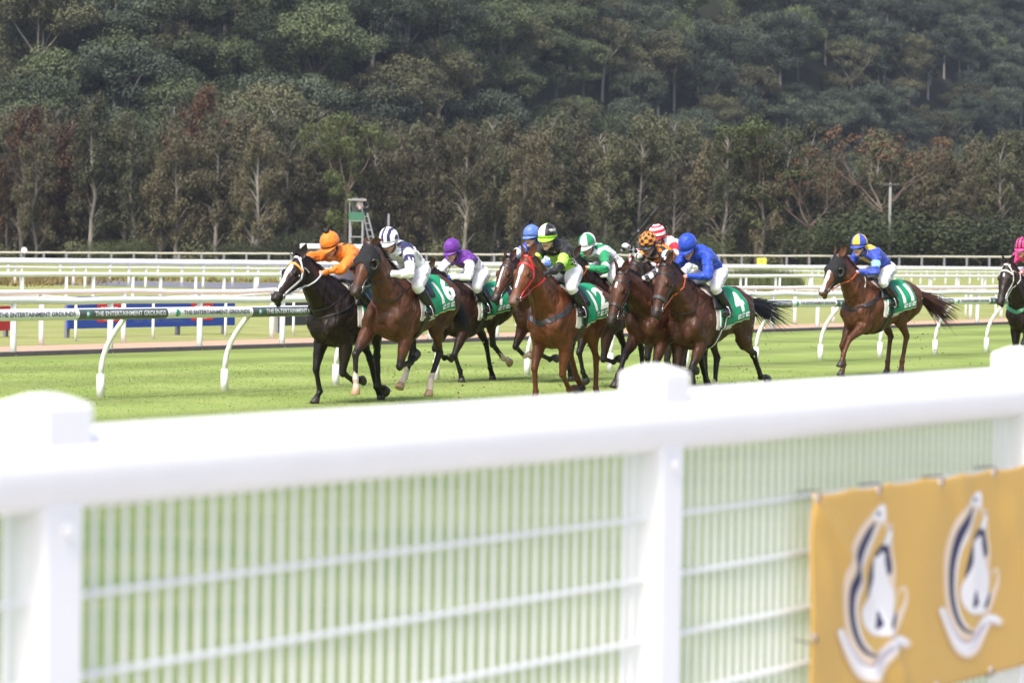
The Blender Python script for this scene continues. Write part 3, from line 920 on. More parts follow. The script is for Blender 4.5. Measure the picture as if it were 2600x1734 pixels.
PROTO = {}
def proto_tree(kind, seed):
    """returns (trunk mesh, crown mesh, height)"""
    rng = np.random.default_rng(seed)
    mb = MB(); tips = []
    if kind.startswith('gum'):
        H = rng.uniform(15, 20)
        base = H * rng.uniform(0.38, 0.5)
        tp = Vector((rng.normal(0, 0.5), rng.normal(0, 0.5), base))
        mb.tube([Vector((0, 0, -2.5)), Vector((tp.x * 0.3, tp.y * 0.3, base * 0.5)), tp], [0.34, 0.27, 0.2], 7, False)
        k = 4 + int(rng.integers(0, 3)); a0 = rng.uniform(0, 6.28)
        for i in range(k):
            a = a0 + 6.283 * i / k + rng.uniform(-0.3, 0.3)
            up = rng.uniform(0.9, 2.0)
            branch(mb, tp, Vector((math.cos(a), math.sin(a), up)), (H - base) * rng.uniform(0.38, 0.55), 0.14, rng, 1, tips)
        cs, rs = [], []
        for t in tips:
            r = rng.uniform(1.15, 2.2)
            cs.append(tuple(t)); rs.append((r * rng.uniform(0.9, 1.3), r * rng.uniform(0.9, 1.3), r * rng.uniform(0.55, 0.85)))
        top = H * 0.86; Rr = (H - base) * 0.50
        for i in range(15):
            a = i * 2.399 + rng.uniform(-0.6, 0.6); q = math.sqrt((i + 0.5) / 15) * rng.uniform(0.75, 1.25)
            r = rng.uniform(0.85, 1.95)
            cs.append((math.cos(a) * q * Rr, math.sin(a) * q * Rr, base + 1.0 + (top - base) * math.sqrt(max(0.0, 1 - 0.8 * q * q)) + rng.uniform(-0.9, 0.7))); rs.append((r * 1.1, r * 1.1, r * 0.85))
        # lower skirts of foliage
        for i in range(9):
            a = rng.uniform(0, 6.28); q = rng.uniform(1.8, 4.0)
            cs.append((math.cos(a) * q, math.sin(a) * q, base + rng.uniform(-2.0, 2.5))); r = rng.uniform(1.1, 1.9); rs.append((r * 1.2, r * 1.2, r * 0.8))
        V, T = clump_leaves(rng, cs, rs, 82, 0.135, 0.25, 0.45)
        lm = {'gum': 'leaf_gum', 'gum_blue': 'leaf_gum_blue', 'gum_brown': 'leaf_gum_brown'}[kind]
        tr = mb.build("trunk_src", M['bark_pale' if seed % 2 else 'bark_grey'], None, True)
    elif kind.startswith('oak') or kind == 'rust':
        H = rng.uniform(13.5, 17)
        pts = [Vector((0, 0, -0.5))]; n = 7
        for i in range(n):
            pts.append(Vector((rng.normal(0, 0.22), rng.normal(0, 0.22), H * 0.94 * (i + 1) / n)) + Vector((pts[-1].x * 0.7, pts[-1].y * 0.7, 0)))
        mb.tube(pts, [0.24 * (1 - 0.8 * i / n) + 0.02 for i in range(n + 1)], 7, False)
        cs, rs = [], []
        nb = 58
        for i in range(nb):
            f = 0.20 + 0.8 * (i + 0.5) / nb
            zc = H * f
            spread = (0.9 + 2.3 * math.sin(math.pi * min(1, 0.22 + 0.74 * f)) ) * rng.uniform(0.3, 1.0)
            a = rng.uniform(0, 6.28)
            q = pts[min(n, int(f * n))]
            tip = Vector((q.x + math.cos(a) * spread, q.y + math.sin(a) * spread, zc + 0.3))
            mb.tube([Vector((q.x, q.y, zc - spread * 0.7)), (Vector((q.x, q.y, zc - spread * 0.2)) + tip) / 2, tip], [0.05, 0.03, 0.012], 5, False)
            cs.append(tuple(tip - Vector((0, 0, 0.35)))); r = rng.uniform(0.75, 1.35) * (0.75 if f > 0.9 else 1) * (0.75 if f < 0.35 else 1)
            rs.append((r * 0.85, r * 0.85, r * 1.15))
        V, T = clump_leaves(rng, cs, rs, 120, 0.115, 0.6, 0.15, (0.6, 1.5, 1))
        lm = {'oak': 'leaf_oak', 'oak_green': 'leaf_oak_green', 'rust': 'leaf_rust'}[kind]
        tr = mb.build("trunk_src", M['bark_pale' if seed % 4 else 'bark_grey'], None, True)
    elif kind == 'bright':
        H = rng.uniform(13, 15)
        base = H * 0.42
        tp = Vector((0.3, 0, base))
        mb.tube([Vector((0, 0, -0.5)), Vector((0.1, 0.1, base * 0.5)), tp], [0.3, 0.25, 0.2], 7, False)
        for i in range(6):
            a = 6.283 * i / 6 + rng.uniform(-0.3, 0.3)
            branch(mb, tp, Vector((math.cos(a), math.sin(a), rng.uniform(0.8, 1.9))), (H - base) * 0.5, 0.12, rng, 1, tips)
        cs = [tuple(t) for t in tips]; rs = []
        for t in tips:
            r = rng.uniform(0.7, 1.35); rs.append((r * 1.2, r * 1.2, r * 0.62))
        for i in range(26):
            a = rng.uniform(0, 6.28); q = rng.uniform(0.3, 3.6); zz = rng.uniform(3.5, 11.5)
            q *= 1.0 if zz < 9 else 0.7
            cs.append((math.cos(a) * q, math.sin(a) * q, zz)); r = rng.uniform(0.6, 1.15); rs.append((r * 1.2, r * 1.2, r * 0.65))
        V, T = clump_leaves(rng, cs, rs, 110, 0.105, 0.15, 0.3)
        lm = 'leaf_bright'
        tr = mb.build("trunk_src", M['bark_red'], None, True)
    elif kind == 'bare':
        H = 17
        tp = Vector((0.2, 0, H * 0.36))
        mb.tube([Vector((0, 0, -0.5)), Vector((0.2, 0.1, H * 0.2)), tp], [0.34, 0.28, 0.22], 7, False)
        for i in range(6):
            a = 6.283 * i / 6 + rng.uniform(-0.3, 0.3)
            branch(mb, tp, Vector((math.cos(a), math.sin(a), rng.uniform(0.7, 1.8))), H * 0.26, 0.12, rng, 3, tips, 0.35)
        cs = [tuple(t) for t in tips[::7]]; rs = [(0.7, 0.7, 0.6)] * len(cs)
        V, T = clump_leaves(rng, cs, rs, 45, 0.15, 0.3)
        lm = 'leaf_rust'
        tr = mb.build("trunk_src", M['bark_red'], None, True)
    elif kind == 'shrub':
        H = 3.0
        for i in range(6):
            a = rng.uniform(0, 6.28)
            branch(mb, Vector((0, 0, -0.2)), Vector((math.cos(a) * 0.6, math.sin(a) * 0.6, 1)), 1.6, 0.05, rng, 0, tips)
        cs = [tuple(t) for t in tips]; rs = [(rng.uniform(0.7, 1.2), rng.uniform(0.7, 1.2), rng.uniform(0.6, 0.9)) for t in tips]
        cs += [(rng.normal(0, 0.9), rng.normal(0, 0.9), rng.uniform(0.3, 1.2)) for _ in range(8)]; rs += [(0.8, 0.8, 0.7)] * 8
        V, T = clump_leaves(rng, cs, rs, 820, 0.034, 0.2, 0.3)
        lm = 'leaf_shrub'
        tr = mb.build("trunk_src", M['bark_grey'], None, True)
    tm = tr.data
    bpy.data.objects.remove(tr)
    return tm, crown_mesh(kind + "_crown", V, T, M[lm]), H
def get_proto(kind, i):
    k = (kind, i)
    if k not in PROTO:
        PROTO[k] = proto_tree(kind, 101 + 37 * i + sum(ord(c) * (j + 3) for j, c in enumerate(kind)) % 977 + (i % 2))
        PROTO[k][0].name = kind + "_trunk_shape"
    return PROTO[k]
def plant_tree(name, kind, i, x, y, z, sc, rz, label, group, cat="tree", sz=1.0, parts=("trunk", "crown")):
    tm, cm, H = get_proto(kind, i)
    r = empty(name, (x, y, z), rz)
    r.scale = (sc, sc, sc * sz)
    tag(r, label, cat, group)
    for nm, me in zip(parts, (tm, cm)):
        o = bpy.data.objects.new(nm, me); COL.objects.link(o); o.parent = r
    return r
rng = random.Random(11)
ntree = 0
# ---- hillside eucalypts, placed on the slope with spacing, nearest rows first
def in_view(x, y, z, pad=40):
    p = CAM_M.inverted() @ Vector((x, y, z))
    if p.z >= 0: return False
    u, v = 1300 + F_PX * p.x / -p.z, 867 - F_PX * p.y / -p.z
    return -pad * 4 < u < 2600 + pad * 4 and v > -pad
spots = []
y = 392.0
row = 0
while y < 1350:
    stepx = 7.9 + (y - 390) * 0.0012
    half = y * 0.1715 + 16
    x = -half + rng.uniform(0, stepx) 
    while x < half:
        xx, yy = x + rng.uniform(-3.3, 3.3), y + rng.uniform(-3.5, 3.5)
        d = yy - hill_y0(xx)
        if d > 4:
            z = gz(xx, yy)
            if in_view(xx, yy, z + 6, 10):
                spots.append((xx, yy, z))
        x += stepx
    y += 8.0
    row += 1
print("hill trees", len(spots))
HL = {'gum': "green eucalyptus with rounded clumped crown among many on the forested hillside",
      'gum_blue': "dull blue-green eucalyptus with rounded crown among many on the forested hillside",
      'gum_brown': "olive-brown tinged eucalyptus with rounded crown among many on the forested hillside"}
MAXH = 298
spots.sort(key=lambda s: s[1])
rest = spots[MAXH:]
for (x, y, z) in spots[:MAXH]:
    kind = rng.choices(['gum', 'gum_blue', 'gum_brown'], (5, 3, 2) if y < 560 else (2, 7, 1))[0]
    plant_tree("eucalyptus_tree", kind, rng.randrange(5), x, y, z, rng.uniform(0.70, 1.0) * (1.0 + 0.32 * max(0.0, min(1.0, (560 - y) / 120))), rng.uniform(0, 6.28), HL[kind], kind.replace('gum_blue', 'blue-green').replace('gum_brown', 'olive-brown').replace('gum', 'green') + " eucalypts on the hillside")
if rest:
    # the far upper slope beyond them reads as one wood
    Vs, Ts = [], []
    for (x, y, z) in rest:
        tm, cm, H = get_proto(rng.choice(['gum', 'gum_blue']), rng.randrange(4))
        v = np.zeros(len(cm.vertices) * 3, dtype=np.float32); cm.vertices.foreach_get("co", v)
        v = v.reshape(-1, 4, 3)
        keep = np.random.default_rng(int(x * 10) & 1023).permutation(len(v))[:len(v) // 3]
        v = (v[keep] - v[keep].mean(1, keepdims=True)) * 1.6 + v[keep].mean(1, keepdims=True)
        a = rng.uniform(0, 6.28); s = rng.uniform(0.85, 1.2)
        rot = np.array([[math.cos(a), math.sin(a), 0], [-math.sin(a), math.cos(a), 0], [0, 0, 1]])
        Vs.append(v @ rot * s + np.array([x, y, z])); Ts.append(np.full(len(v), rng.random()))
    me = crown_mesh("far_forest", np.concatenate(Vs), np.concatenate(Ts), M['leaf_gum_blue'])
    o = bpy.data.objects.new("forest", me); COL.objects.link(o)
    tag(o, "far upper part of the wooded hill, crowns merging into one dark mass", "forest", kind='stuff')
# ---- swamp oaks along the foot of the hill
TL = {'oak': "grey-brown swamp oak with thin pale trunk in the tall row behind the boundary fence",
      'oak_green': "dull green swamp oak with feathery crown in the tall row behind the boundary fence",
      'rust': "rust-brown tree standing above the tall row of swamp oaks"}
for (yy, stp, s0, s1) in ((318, 2.7, 0.78, 1.08), (328, 3.0, 0.85, 1.12), (340, 3.4, 0.9, 1.2), (354, 4.0, 0.9, 1.2)):
    half = yy * 0.1715 + 18
    x = -half
    while x < half:
        xx, y2 = x + rng.uniform(-1.2, 1.2), yy + rng.uniform(-4, 4)
        kind = rng.choices(['oak', 'oak_green'], (5, 4))[0]
        # the row is tallest on the left and lower on the right
        f = 1.04 - 0.20 * (x + half) / (2 * half)
        plant_tree("swamp_oak_tree", kind, rng.randrange(4), xx, y2, gz(xx, y2), rng.uniform(s0, s1) * f, rng.uniform(0, 6.28), TL[kind], ("grey-brown" if kind == 'oak' else "dull green") + " swamp oaks along the foot of the hill")
        x += stp * rng.uniform(0.8, 1.25)
def tree_px(name, kind, i, u, vtop, Y, label, rz=0.0, group=None, wide=1.0, **k):
    tm, cm, H = get_proto(kind, i)
    c = np.zeros(len(cm.vertices) * 3, dtype=np.float32); cm.vertices.foreach_get("co", c)
    Ht = float(c.reshape(-1, 3)[:, 2].max())
    p = at(u, vtop, Y)
    g = gz(p.x, Y)
    sz = (p.z - g) / Ht
    r = plant_tree(name, kind, i, p.x, Y, g, sz * wide, rz, label, group, sz=1 / wide, **k)
    return r
tree_px("rusty_tree", "rust", 0, 500, 205, 330, "tall rust-brown tree, the highest of the front row on the left", 0.4)
tree_px("rusty_tree", "rust", 1, 180, 290, 322, "reddish-brown bushy-topped tree left of the tallest rust-brown tree", 1.4, wide=1.2)
tree_px("rusty_tree", "rust", 0, 60, 255, 316, "brown-topped tree nearest the top left edge of the tree row", 2.4, wide=1.1)
tree_px("green_tree", "bright", 0, 880, 280, 312, "bright green spreading tree standing out of the brown row above the tower", 0.8, wide=0.72)
tree_px("green_tree", "bright", 1, 1930, 285, 316, "yellow-green leafy tree poking above the brown row on the right", 1.8, wide=1.0)
tree_px("bare_tree", "bare", 0, 2240, 318, 312, "large dying tree with bare reddish forking branches behind the power pole", 0.2, wide=1.15)
tree_px("bare_tree", "bare", 1, 2060, 400, 308, "leaning reddish bare tree left of the large dying tree", 2.2, wide=0.8)
for (u, vt, i, lab) in ((660, 305, 1, "pale-trunked oak left of the tower with forked white stem"), (1335, 335, 3, "pale leafless-looking oak with many whitish upright limbs in the middle"), (1190, 300, 1, "tall pale-limbed oak right of the bright green tree"), (95, 330, 3, "thin oak with two leaning pale trunks at the left end")):
    tree_px("swamp_oak_tree", 'oak', i, u, vt, 309, lab, u * 0.01, wide=0.9)
# low bushes at the foot of the trees
SH = [(820, 575, 303, 1.3, "leafy green bush at the foot of the trees beside the tower"), (2330, 505, 306, 1.8, "wide yellow-green bush right of the power pole"), (2200, 550, 304, 1.7, "yellow-green bush left of the power pole"), (2560, 540, 305, 1.6, "dark green bush at the right end of the tree row"), (640, 610, 302, 1.6, "small pale green bush low on the fence line left of the tower"), (1730, 590, 304, 1.5, "low dark bush behind the whip of the checked rider"), (1500, 590, 303, 1.5, "low green bush between the green and the checked caps"), (300, 600, 303, 1.6, "low brownish bush at the left part of the tree row")]
for (u, vt, Y, wd, lab) in SH:
    tree_px("bush", "shrub", u % 3, u, vt, Y, lab, u * 0.1, None, wd, cat="bush", parts=("stem", "foliage"))
# dark undergrowth under the trees: one mass nobody could count
rg = np.random.default_rng(77)
cs, rs = [], []
for k in range(520):
    yy = rg.uniform(309, 372); xx = rg.uniform(-yy * 0.18, yy * 0.18)
    cs.append((xx, yy, gz(xx, yy) + rg.uniform(0.2, 2.6))); r = rg.uniform(0.9, 1.7); rs.append((r * 1.2, r * 1.2, r))
V, T = clump_leaves(rg, cs, rs, 95, 0.12, 0.3, 0.2)
o = bpy.data.objects.new("undergrowth", crown_mesh("undergrowth", V, T, M['leaf_oak_green'])); COL.objects.link(o)
tag(o, "dim undergrowth between the trunks of the tree row", "undergrowth", kind='stuff')
# reeds and rough grass on the pond bank
def tufts(name, n, fx, hmin, hmax, mat, label, seed):
    rg = np.random.default_rng(seed)
    P = np.array([fx(rg) for _ in range(n)])
    h = rg.uniform(hmin, hmax, n); a = rg.uniform(0, 6.28, n); wd = rg.uniform(0.03, 0.07, n)
    v = np.zeros((n, 3, 3))
    v[:, 0] = P + np.stack([-wd * np.cos(a), -wd * np.sin(a), np.zeros(n)], 1)
    v[:, 1] = P + np.stack([wd * np.cos(a), wd * np.sin(a), np.zeros(n)], 1)
    v[:, 2] = P + np.stack([rg.normal(0, 0.15, n), rg.normal(0, 0.15, n), h], 1)
    o = fast_mesh(name, v.reshape(-1, 3), np.arange(3 * n).reshape(-1, 3), mat)
    tag(o, label, "grass", kind='stuff')
M['reed'] = pmat("reed", (0.20, 0.16, 0.07), 0.8, 0.4, 0.4, spec=0.2)
def bank(rg):
    a = rg.uniform(0, 6.28); q = rg.uniform(1.02, 1.35)
    x, y = pc.x + 13.5 * q * math.cos(a), pc.y + 12 * q * math.sin(a)
    if y < pc.y + 8: y = pc.y + 8 + abs(y - pc.y) * 0.5
    return (x, y, 0)
tufts("reeds", 4200, bank, 0.1, 0.45, M['reed'], "brown reeds and rough grass round the pond", 4)
def bank2(rg):
    p = ground(rg.uniform(-60, 165), 720)
    return (p.x + rg.normal(0, 1.0), p.y + rg.normal(0, 5), 0)
tufts("reeds", 3000, bank2, 0.15, 0.5, M['reed'], "brown rough grass at the left end of the pond", 9)
M['reed_dark'] = pmat("reed_dark", (0.07, 0.085, 0.035), 0.8, 0.4, 0.4, spec=0.2)
def bank3(rg):
    p = ground(rg.uniform(1880, 1985), 734)
    return (p.x + rg.normal(0, 0.5), p.y + rg.normal(0, 3), 0)
tufts("reeds", 5000, bank3, 0.5, 1.25, M['reed_dark'], "dark clump of reeds behind the rails right of the blue rider", 10)
# ================================================================== horses
def V3(*a): return Vector(a)
def ell_rings(mb, rings, n=20, sect=None):
    """closed loft; ring = (centre, u axis, v axis, ru, rv); sect(cos, sin) may reshape the unit circle"""
    vs, fs = [], []
    vs.append(rings[0][0])
    for c, u, v, ru, rv in rings:
        for k in range(n):
            a = 2 * math.pi * k / n
            cx, sx = math.cos(a), math.sin(a)
            if sect: cx, sx = sect(cx, sx)
            vs.append(c + u * (ru * cx) + v * (rv * sx))
    vs.append(rings[-1][0])
    m_ = len(rings)
    for k in range(n):
        fs.append((0, 1 + (k + 1) % n, 1 + k))
        b = 1 + (m_ - 1) * n
        fs.append((b + k, b + (k + 1) % n, b + n))
    for i in range(m_ - 1):
        for k in range(n):
            a = 1 + i * n + k; b = 1 + i * n + (k + 1) % n
            fs.append((a, b, b + n, a + n))
    mb.add(vs, fs)
def capsule(mb, p0, p1, radii, flat=1.0, n=14, lat=None):
    p0, p1 = Vector(p0), Vector(p1)
    d = (p1 - p0); L = d.length; d.normalize()
    lat = Vector(lat) if lat is not None else V3(0, 1, 0)
    u = lat - d * lat.dot(d)
    if u.length < 0.05:
        u = V3(0, 0, 1) - d * d.z
        if u.length < 0.05: u = V3(1, 0, 0)
    u.normalize(); v = d.cross(u)
    r0, r1 = radii[0], radii[-1]
    rings = []
    for q, s in ((-0.97, 0.25), (-0.75, 0.66), (-0.4, 0.917)):
        rings.append((p0 + d * (r0 * q), u, v, r0 * s * flat, r0 * s))
    m_ = len(radii)
    for i, r in enumerate(radii):
        rings.append((p0 + d * (L * i / (m_ - 1)), u, v, r * flat, r))
    for q, s in ((0.4, 0.917), (0.75, 0.66), (0.97, 0.25)):
        rings.append((p1 + d * (r1 * q), u, v, r1 * s * flat, r1 * s))
    ell_rings(mb, rings, n)
def ellipsoid(mb, c, r, rot=None, n=14):
    c = Vector(c)
    Mx = rot.to_3x3() if rot is not None else Matrix.Identity(3)
    rings = []
    for i in range(1, 9):
        a = math.pi * i / 9
        rings.append((c + Mx @ V3(-math.cos(a) * r[0], 0, 0), Mx @ V3(0, 1, 0), Mx @ V3(0, 0, 1), math.sin(a) * r[1], math.sin(a) * r[2]))
    ell_rings(mb, rings, n)
def spline_rows(rows, sub):
    """catmull-rom through rows of numbers"""
    return [list(r) for r in cr([tuple(r) for r in rows], sub, False)]
def remeshed(mb, voxel, smooth=6, factor=0.5):
    """union of overlapping closed shapes into one continuous skin"""
    me = bpy.data.meshes.new("tmp"); me.from_pydata(mb.v, [], mb.f); me.update()
    o = bpy.data.objects.new("tmp", me); COL.objects.link(o)
    r = o.modifiers.new("r", 'REMESH'); r.mode = 'VOXEL'; r.voxel_size = voxel; r.adaptivity = 0
    s = o.modifiers.new("s", 'SMOOTH'); s.factor = factor; s.iterations = smooth
    dg = bpy.context.evaluated_depsgraph_get()
    out = bpy.data.meshes.new_from_object(o.evaluated_get(dg))
    bpy.data.objects.remove(o); bpy.data.meshes.remove(me)
    out.polygons.foreach_set("use_smooth", np.ones(len(out.polygons), dtype=bool))
    return out
def coords(me):
    a = np.zeros(len(me.vertices) * 3, dtype=np.float32); me.vertices.foreach_get("co", a)
    return a.reshape(-1, 3).astype(np.float64)
def bvh_of(me):
    return BVHTree.FromPolygons([v.co.copy() for v in me.vertices], [tuple(p.vertices) for p in me.polygons])
def seg_dist(P, a, b):
    a, b = np.array(a), np.array(b)
    d = b - a; t = np.clip(((P - a) @ d) / (d @ d), 0, 1)
    return np.linalg.norm(P - (a + t[:, None] * d), axis=1), t
def child(name, me, mat, parent):
    o = bpy.data.objects.new(name, me); COL.objects.link(o); o.parent = parent
    if mat is not None:
        me.materials.clear(); me.materials.append(mat)
    return o
def strap(mb, pts, nrm, width, thick=0.007, closed=False):
    N = len(pts); vs, fs = [], []
    for i in range(N):
        a = pts[(i - 1) % N if closed else max(i - 1, 0)]; b = pts[(i + 1) % N if closed else min(i + 1, N - 1)]
        t = (b - a).normalized(); s = t.cross(nrm[i]).normalized()
        n_ = s.cross(t).normalized()
        for (q, h) in ((-1, -0.004), (-1, thick), (1, thick), (1, -0.004)):
            vs.append(pts[i] + s * (q * width / 2) + n_ * h)
    R = N if closed else N - 1
    for i in range(R):
        j = (i + 1) % N
        for k in range(4):
            k2 = (k + 1) % 4
            fs.append((4 * i + k, 4 * i + k2, 4 * j + k2, 4 * j + k))
    mb.add(vs, fs)

M['coat'] = vcol_mat("horse_coat", 0.47, 0.32, 0.6, 16, 0.26, 7, sheen=0.0, stretch=(0.6, 1, 1), dist=0.014)
M['hair'] = vcol_mat("horse_hair", 0.45, 0.4, 0, 30, 0.2, 8)
M['hoof'] = pmat("hoof_horn", (0.035, 0.028, 0.025), 0.5, 0.3, 12)
M['hoof_pale'] = pmat("hoof_horn_pale", (0.42, 0.27, 0.17), 0.5, 0.25, 12)
M['eye'] = pmat("horse_eye", (0.006, 0.004, 0.003), 0.08, 0.2, 12)
M['nostril'] = pmat("nostril_dark", (0.010, 0.007, 0.007), 0.7, 0.2, 12)
M['metal'] = pmat("bit_metal", (0.62, 0.62, 0.62), 0.22, 0.1, 12, metal=0.9)
M['hood'] = pmat("hood_cloth", (0.011, 0.011, 0.014), 0.85, 0.15, 40, 0.5, bscale=300)
M['cup'] = pmat("eye_cup", (0.09, 0.09, 0.10), 0.5, 0.2, 20)
M['pad_white'] = pmat("saddle_pad", (0.62, 0.58, 0.55), 0.8, 0.15, 14, 0.4, bscale=60)
M['cloth_green'] = pmat("saddlecloth_green", (0.006, 0.235, 0.105), 0.62, 0.10, 5, 0.15, bscale=120)
M['cloth_white'] = pmat("saddlecloth_white", (0.74, 0.75, 0.74), 0.6, 0.04, 12)
M['cloth_ink'] = pmat("saddlecloth_ink", (0.02, 0.10, 0.07), 0.6, 0.1, 12)
M['saddle'] = pmat("saddle_leather", (0.016, 0.015, 0.017), 0.42, 0.3, 16)
STRAPS = {}
def strap_mat(c):
    k = tuple(c)
    if k not in STRAPS: STRAPS[k] = pmat("strap_leather", c, 0.45, 0.15, 20)
    return STRAPS[k]

def horse_geo(P):
    """joint positions and the skin mesh of one galloping horse; local x forward, y left, z up"""
    G = {}
    # -------- legs
    legs = {}
    def front(key, sgn, k):
        a1, a2, a3 = [R_(x) for x in P[key][:3]]
        a1 += R_(k * 0.8); a2 -= R_(k)
        dx = P[key][3] if len(P[key]) > 3 else 0.0
        y = 0.135 * sgn; yo = P.get(key + '_y', 0.0)
        E = V3(0.46 + 0.20 * math.sin(a1) + dx, y + 0.02 * sgn + yo * 0.6, 0.865 + 0.05 * abs(math.sin(a1)))
        K = E + V3(math.sin(a1), 0, -math.cos(a1)) * 0.42; K.y = y * 0.92 + yo
        Fk = K + V3(math.sin(a2), 0, -math.cos(a2)) * 0.285; Fk.y = K.y * 0.97
        C = Fk + V3(math.sin(a3), 0, -math.cos(a3)) * 0.10
        h = a3 * 0.5 if a3 > 0 else a3
        return dict(j=[E, K, Fk, C], d=V3(math.sin(h), 0, -math.cos(h)), front=True)
    def hind(key, sgn, k):
        th, b1, b2, b3 = [R_(x) for x in P[key][:4]]
        th += R_(k); b1 -= R_(k); b2 += R_(k * 0.3)
        y = 0.14 * sgn
        H = V3(-0.45, y * 0.9, 1.25)
        St = H + V3(math.sin(th), 0, -math.cos(th)) * 0.37; St.y = y * 1.12
        Hk = St + V3(math.sin(b1), 0, -math.cos(b1)) * 0.43; Hk.y = y * 0.9
        Fk = Hk + V3(math.sin(b2), 0, -math.cos(b2)) * 0.375; Fk.y = y * 0.82
        C = Fk + V3(math.sin(b3), 0, -math.cos(b3)) * 0.12
        h = b3 * 0.6 if b3 > 0 else b3
        return dict(j=[St, Hk, Fk, C], d=V3(math.sin(h), 0, -math.cos(h)), front=False, hip=H)
    lift = P.get('lift', -0.05)
    for key, sgn in (('fl', 1), ('fr', -1), ('hl', 1), ('hr', -1)):
        for k in range(0, 60, 2):        # a leg that would sink into the turf bends at its joints instead
            l = (front if key[0] == 'f' else hind)(key, sgn, k)
            if l['j'][3].z + l['d'].z * 0.08 + lift > -0.004: break
        legs[key] = l
    up = V3(0, 0, lift)
    for l in legs.values():
        l['j'] = [p + up for p in l['j']]
        if 'hip' in l: l['hip'] = l['hip'] + up
    G['legs'] = legs; G['lift'] = lift
    mb = MB()
    # -------- trunk
    T = [(-0.815, 1.27, 0.06, 0.05), (-0.785, 1.27, 0.165, 0.15), (-0.69, 1.255, 0.25, 0.235), (-0.54, 1.245, 0.305, 0.288), (-0.36, 1.235, 0.30, 0.29),
         (-0.14, 1.20, 0.305, 0.272), (0.08, 1.16, 0.34, 0.29), (0.30, 1.14, 0.378, 0.29), (0.47, 1.145, 0.40, 0.262), (0.60, 1.14, 0.375, 0.242), (0.72, 1.11, 0.30, 0.22), (0.81, 1.09, 0.20, 0.17), (0.85, 1.08, 0.08, 0.07)]
    T = spline_rows(T, 3)
    G['T'] = T
    ell_rings(mb, [(V3(x, 0, z + lift), V3(0, 1, 0), V3(0, 0, 1), hw, hh) for x, z, hh, hw in T], 26,
              lambda c, s: (c * (1 - 0.30 * max(0, s) ** 2 + 0.04 * max(0, -s)), s))
    # -------- neck
    na = P.get('neck', 42)
    B0 = V3(0.56, 0, 1.20 + lift)
    nd = V3(math.cos(R_(na)), 0, math.sin(R_(na)))
    poll = V3(0.60, 0, 1.33 + lift) + nd * 0.78
    n0 = V3(0.50, 0, 1.17 + lift); n1 = V3(0.60, 0, 1.33 + lift) + nd * 0.12 - V3(0, 0, 0.045)
    N = [(n0, 0.36, 0.19), (n1, 0.285, 0.155), (n1.lerp(poll, 0.33), 0.22, 0.115), (n1.lerp(poll, 0.66) + V3(0, 0, 0.008), 0.168, 0.092), (n1.lerp(poll, 0.93), 0.135, 0.080), (poll + nd * 0.03 - V3(0, 0, 0.03), 0.095, 0.062)]
    rows = spline_rows([(c.x, c.y, c.z, a, b) for c, a, b in N], 4)
    rings = []
    for i, r in enumerate(rows):
        c = V3(*r[:3]); q = V3(*rows[min(i + 1, len(rows) - 1)][:3]) - V3(*rows[max(i - 1, 0)][:3]); q.normalize()
        v = V3(-q.z, 0, q.x)
        rings.append((c, V3(0, 1, 0), v, r[4], r[3]))
    ell_rings(mb, rings, 20, lambda c, s: (c * (1 - 0.35 * max(0, s)), s))
    G['neck_rows'] = rings
    # -------- head
    ha = P.get('head', 52); yaw = R_(P.get('yaw', 0))
    hd = V3(math.cos(R_(ha)), 0, -math.sin(R_(ha)))
    hn = V3(math.sin(R_(ha)), 0, math.cos(R_(ha)))       # towards the forehead
    Rz = Matrix.Rotation(yaw, 3, 'Z')
    hd, hn = Rz @ hd, Rz @ hn
    hl_ = Rz @ V3(0, 1, 0)
    h0 = poll + hn * 0.015
    HD = [(-0.05, 0.05, 0.045, 0.0), (0.0, 0.095, 0.068, 0.0), (0.07, 0.122, 0.088, 0.004), (0.14, 0.135, 0.100, 0.008), (0.20, 0.135, 0.103, 0.008), (0.27, 0.118, 0.090, 0.004), (0.35, 0.095, 0.070, -0.002), (0.43, 0.077, 0.058, -0.006), (0.49, 0.070, 0.057, -0.004), (0.54, 0.066, 0.060, 0.0), (0.585, 0.055, 0.052, -0.004), (0.61, 0.028, 0.028, -0.012)]
    HK = 1.09
    HD = [(a * HK, b * HK, c * HK, d * HK) for a, b, c, d in HD]
    HR = spline_rows(HD, 3)
    def hc(s, dep, topo): return h0 + hd * s + hn * (topo + 0.075 * HK - dep)
    rings = [(hc(s, dep, tp), hl_, hn, wd, dep) for s, dep, wd, tp in HR]
    ell_rings(mb, rings, 20, lambda c, s: (math.copysign(abs(c) ** 0.85, c) * (1 - 0.22 * max(0, -s)), s))
    for sg in (1, -1):
        ellipsoid(mb, h0 + hd * 0.18 + hn * -0.082 + hl_ * (0.057 * sg), (0.115, 0.052, 0.11), Matrix((hd, hl_, hn)).transposed())      # jowl
        ellipsoid(mb, h0 + hd * 0.207 + hn * 0.052 + hl_ * (0.086 * sg), (0.05, 0.028, 0.030), Matrix((hd, hl_, hn)).transposed())     # brow
        ellipsoid(mb, h0 + hd * 0.583 + hn * 0.033 + hl_ * (0.045 * sg), (0.040, 0.026, 0.033), Matrix((hd, hl_, hn)).transposed())    # nostril wing
        capsule(mb, h0 + hd * 0.26 + hn * 0.0 + hl_ * (0.090 * sg), h0 + hd * 0.415 + hn * 0.005 + hl_ * (0.064 * sg), [0.018, 0.012], 1, 8)  # cheek bone
    ellipsoid(mb, h0 + hd * 0.627 - hn * 0.063, (0.039, 0.037, 0.028), Matrix((hd, hl_, hn)).transposed())   # chin
    G.update(h0=h0, hd=hd, hn=hn, hl=hl_, poll=poll, nd=nd)
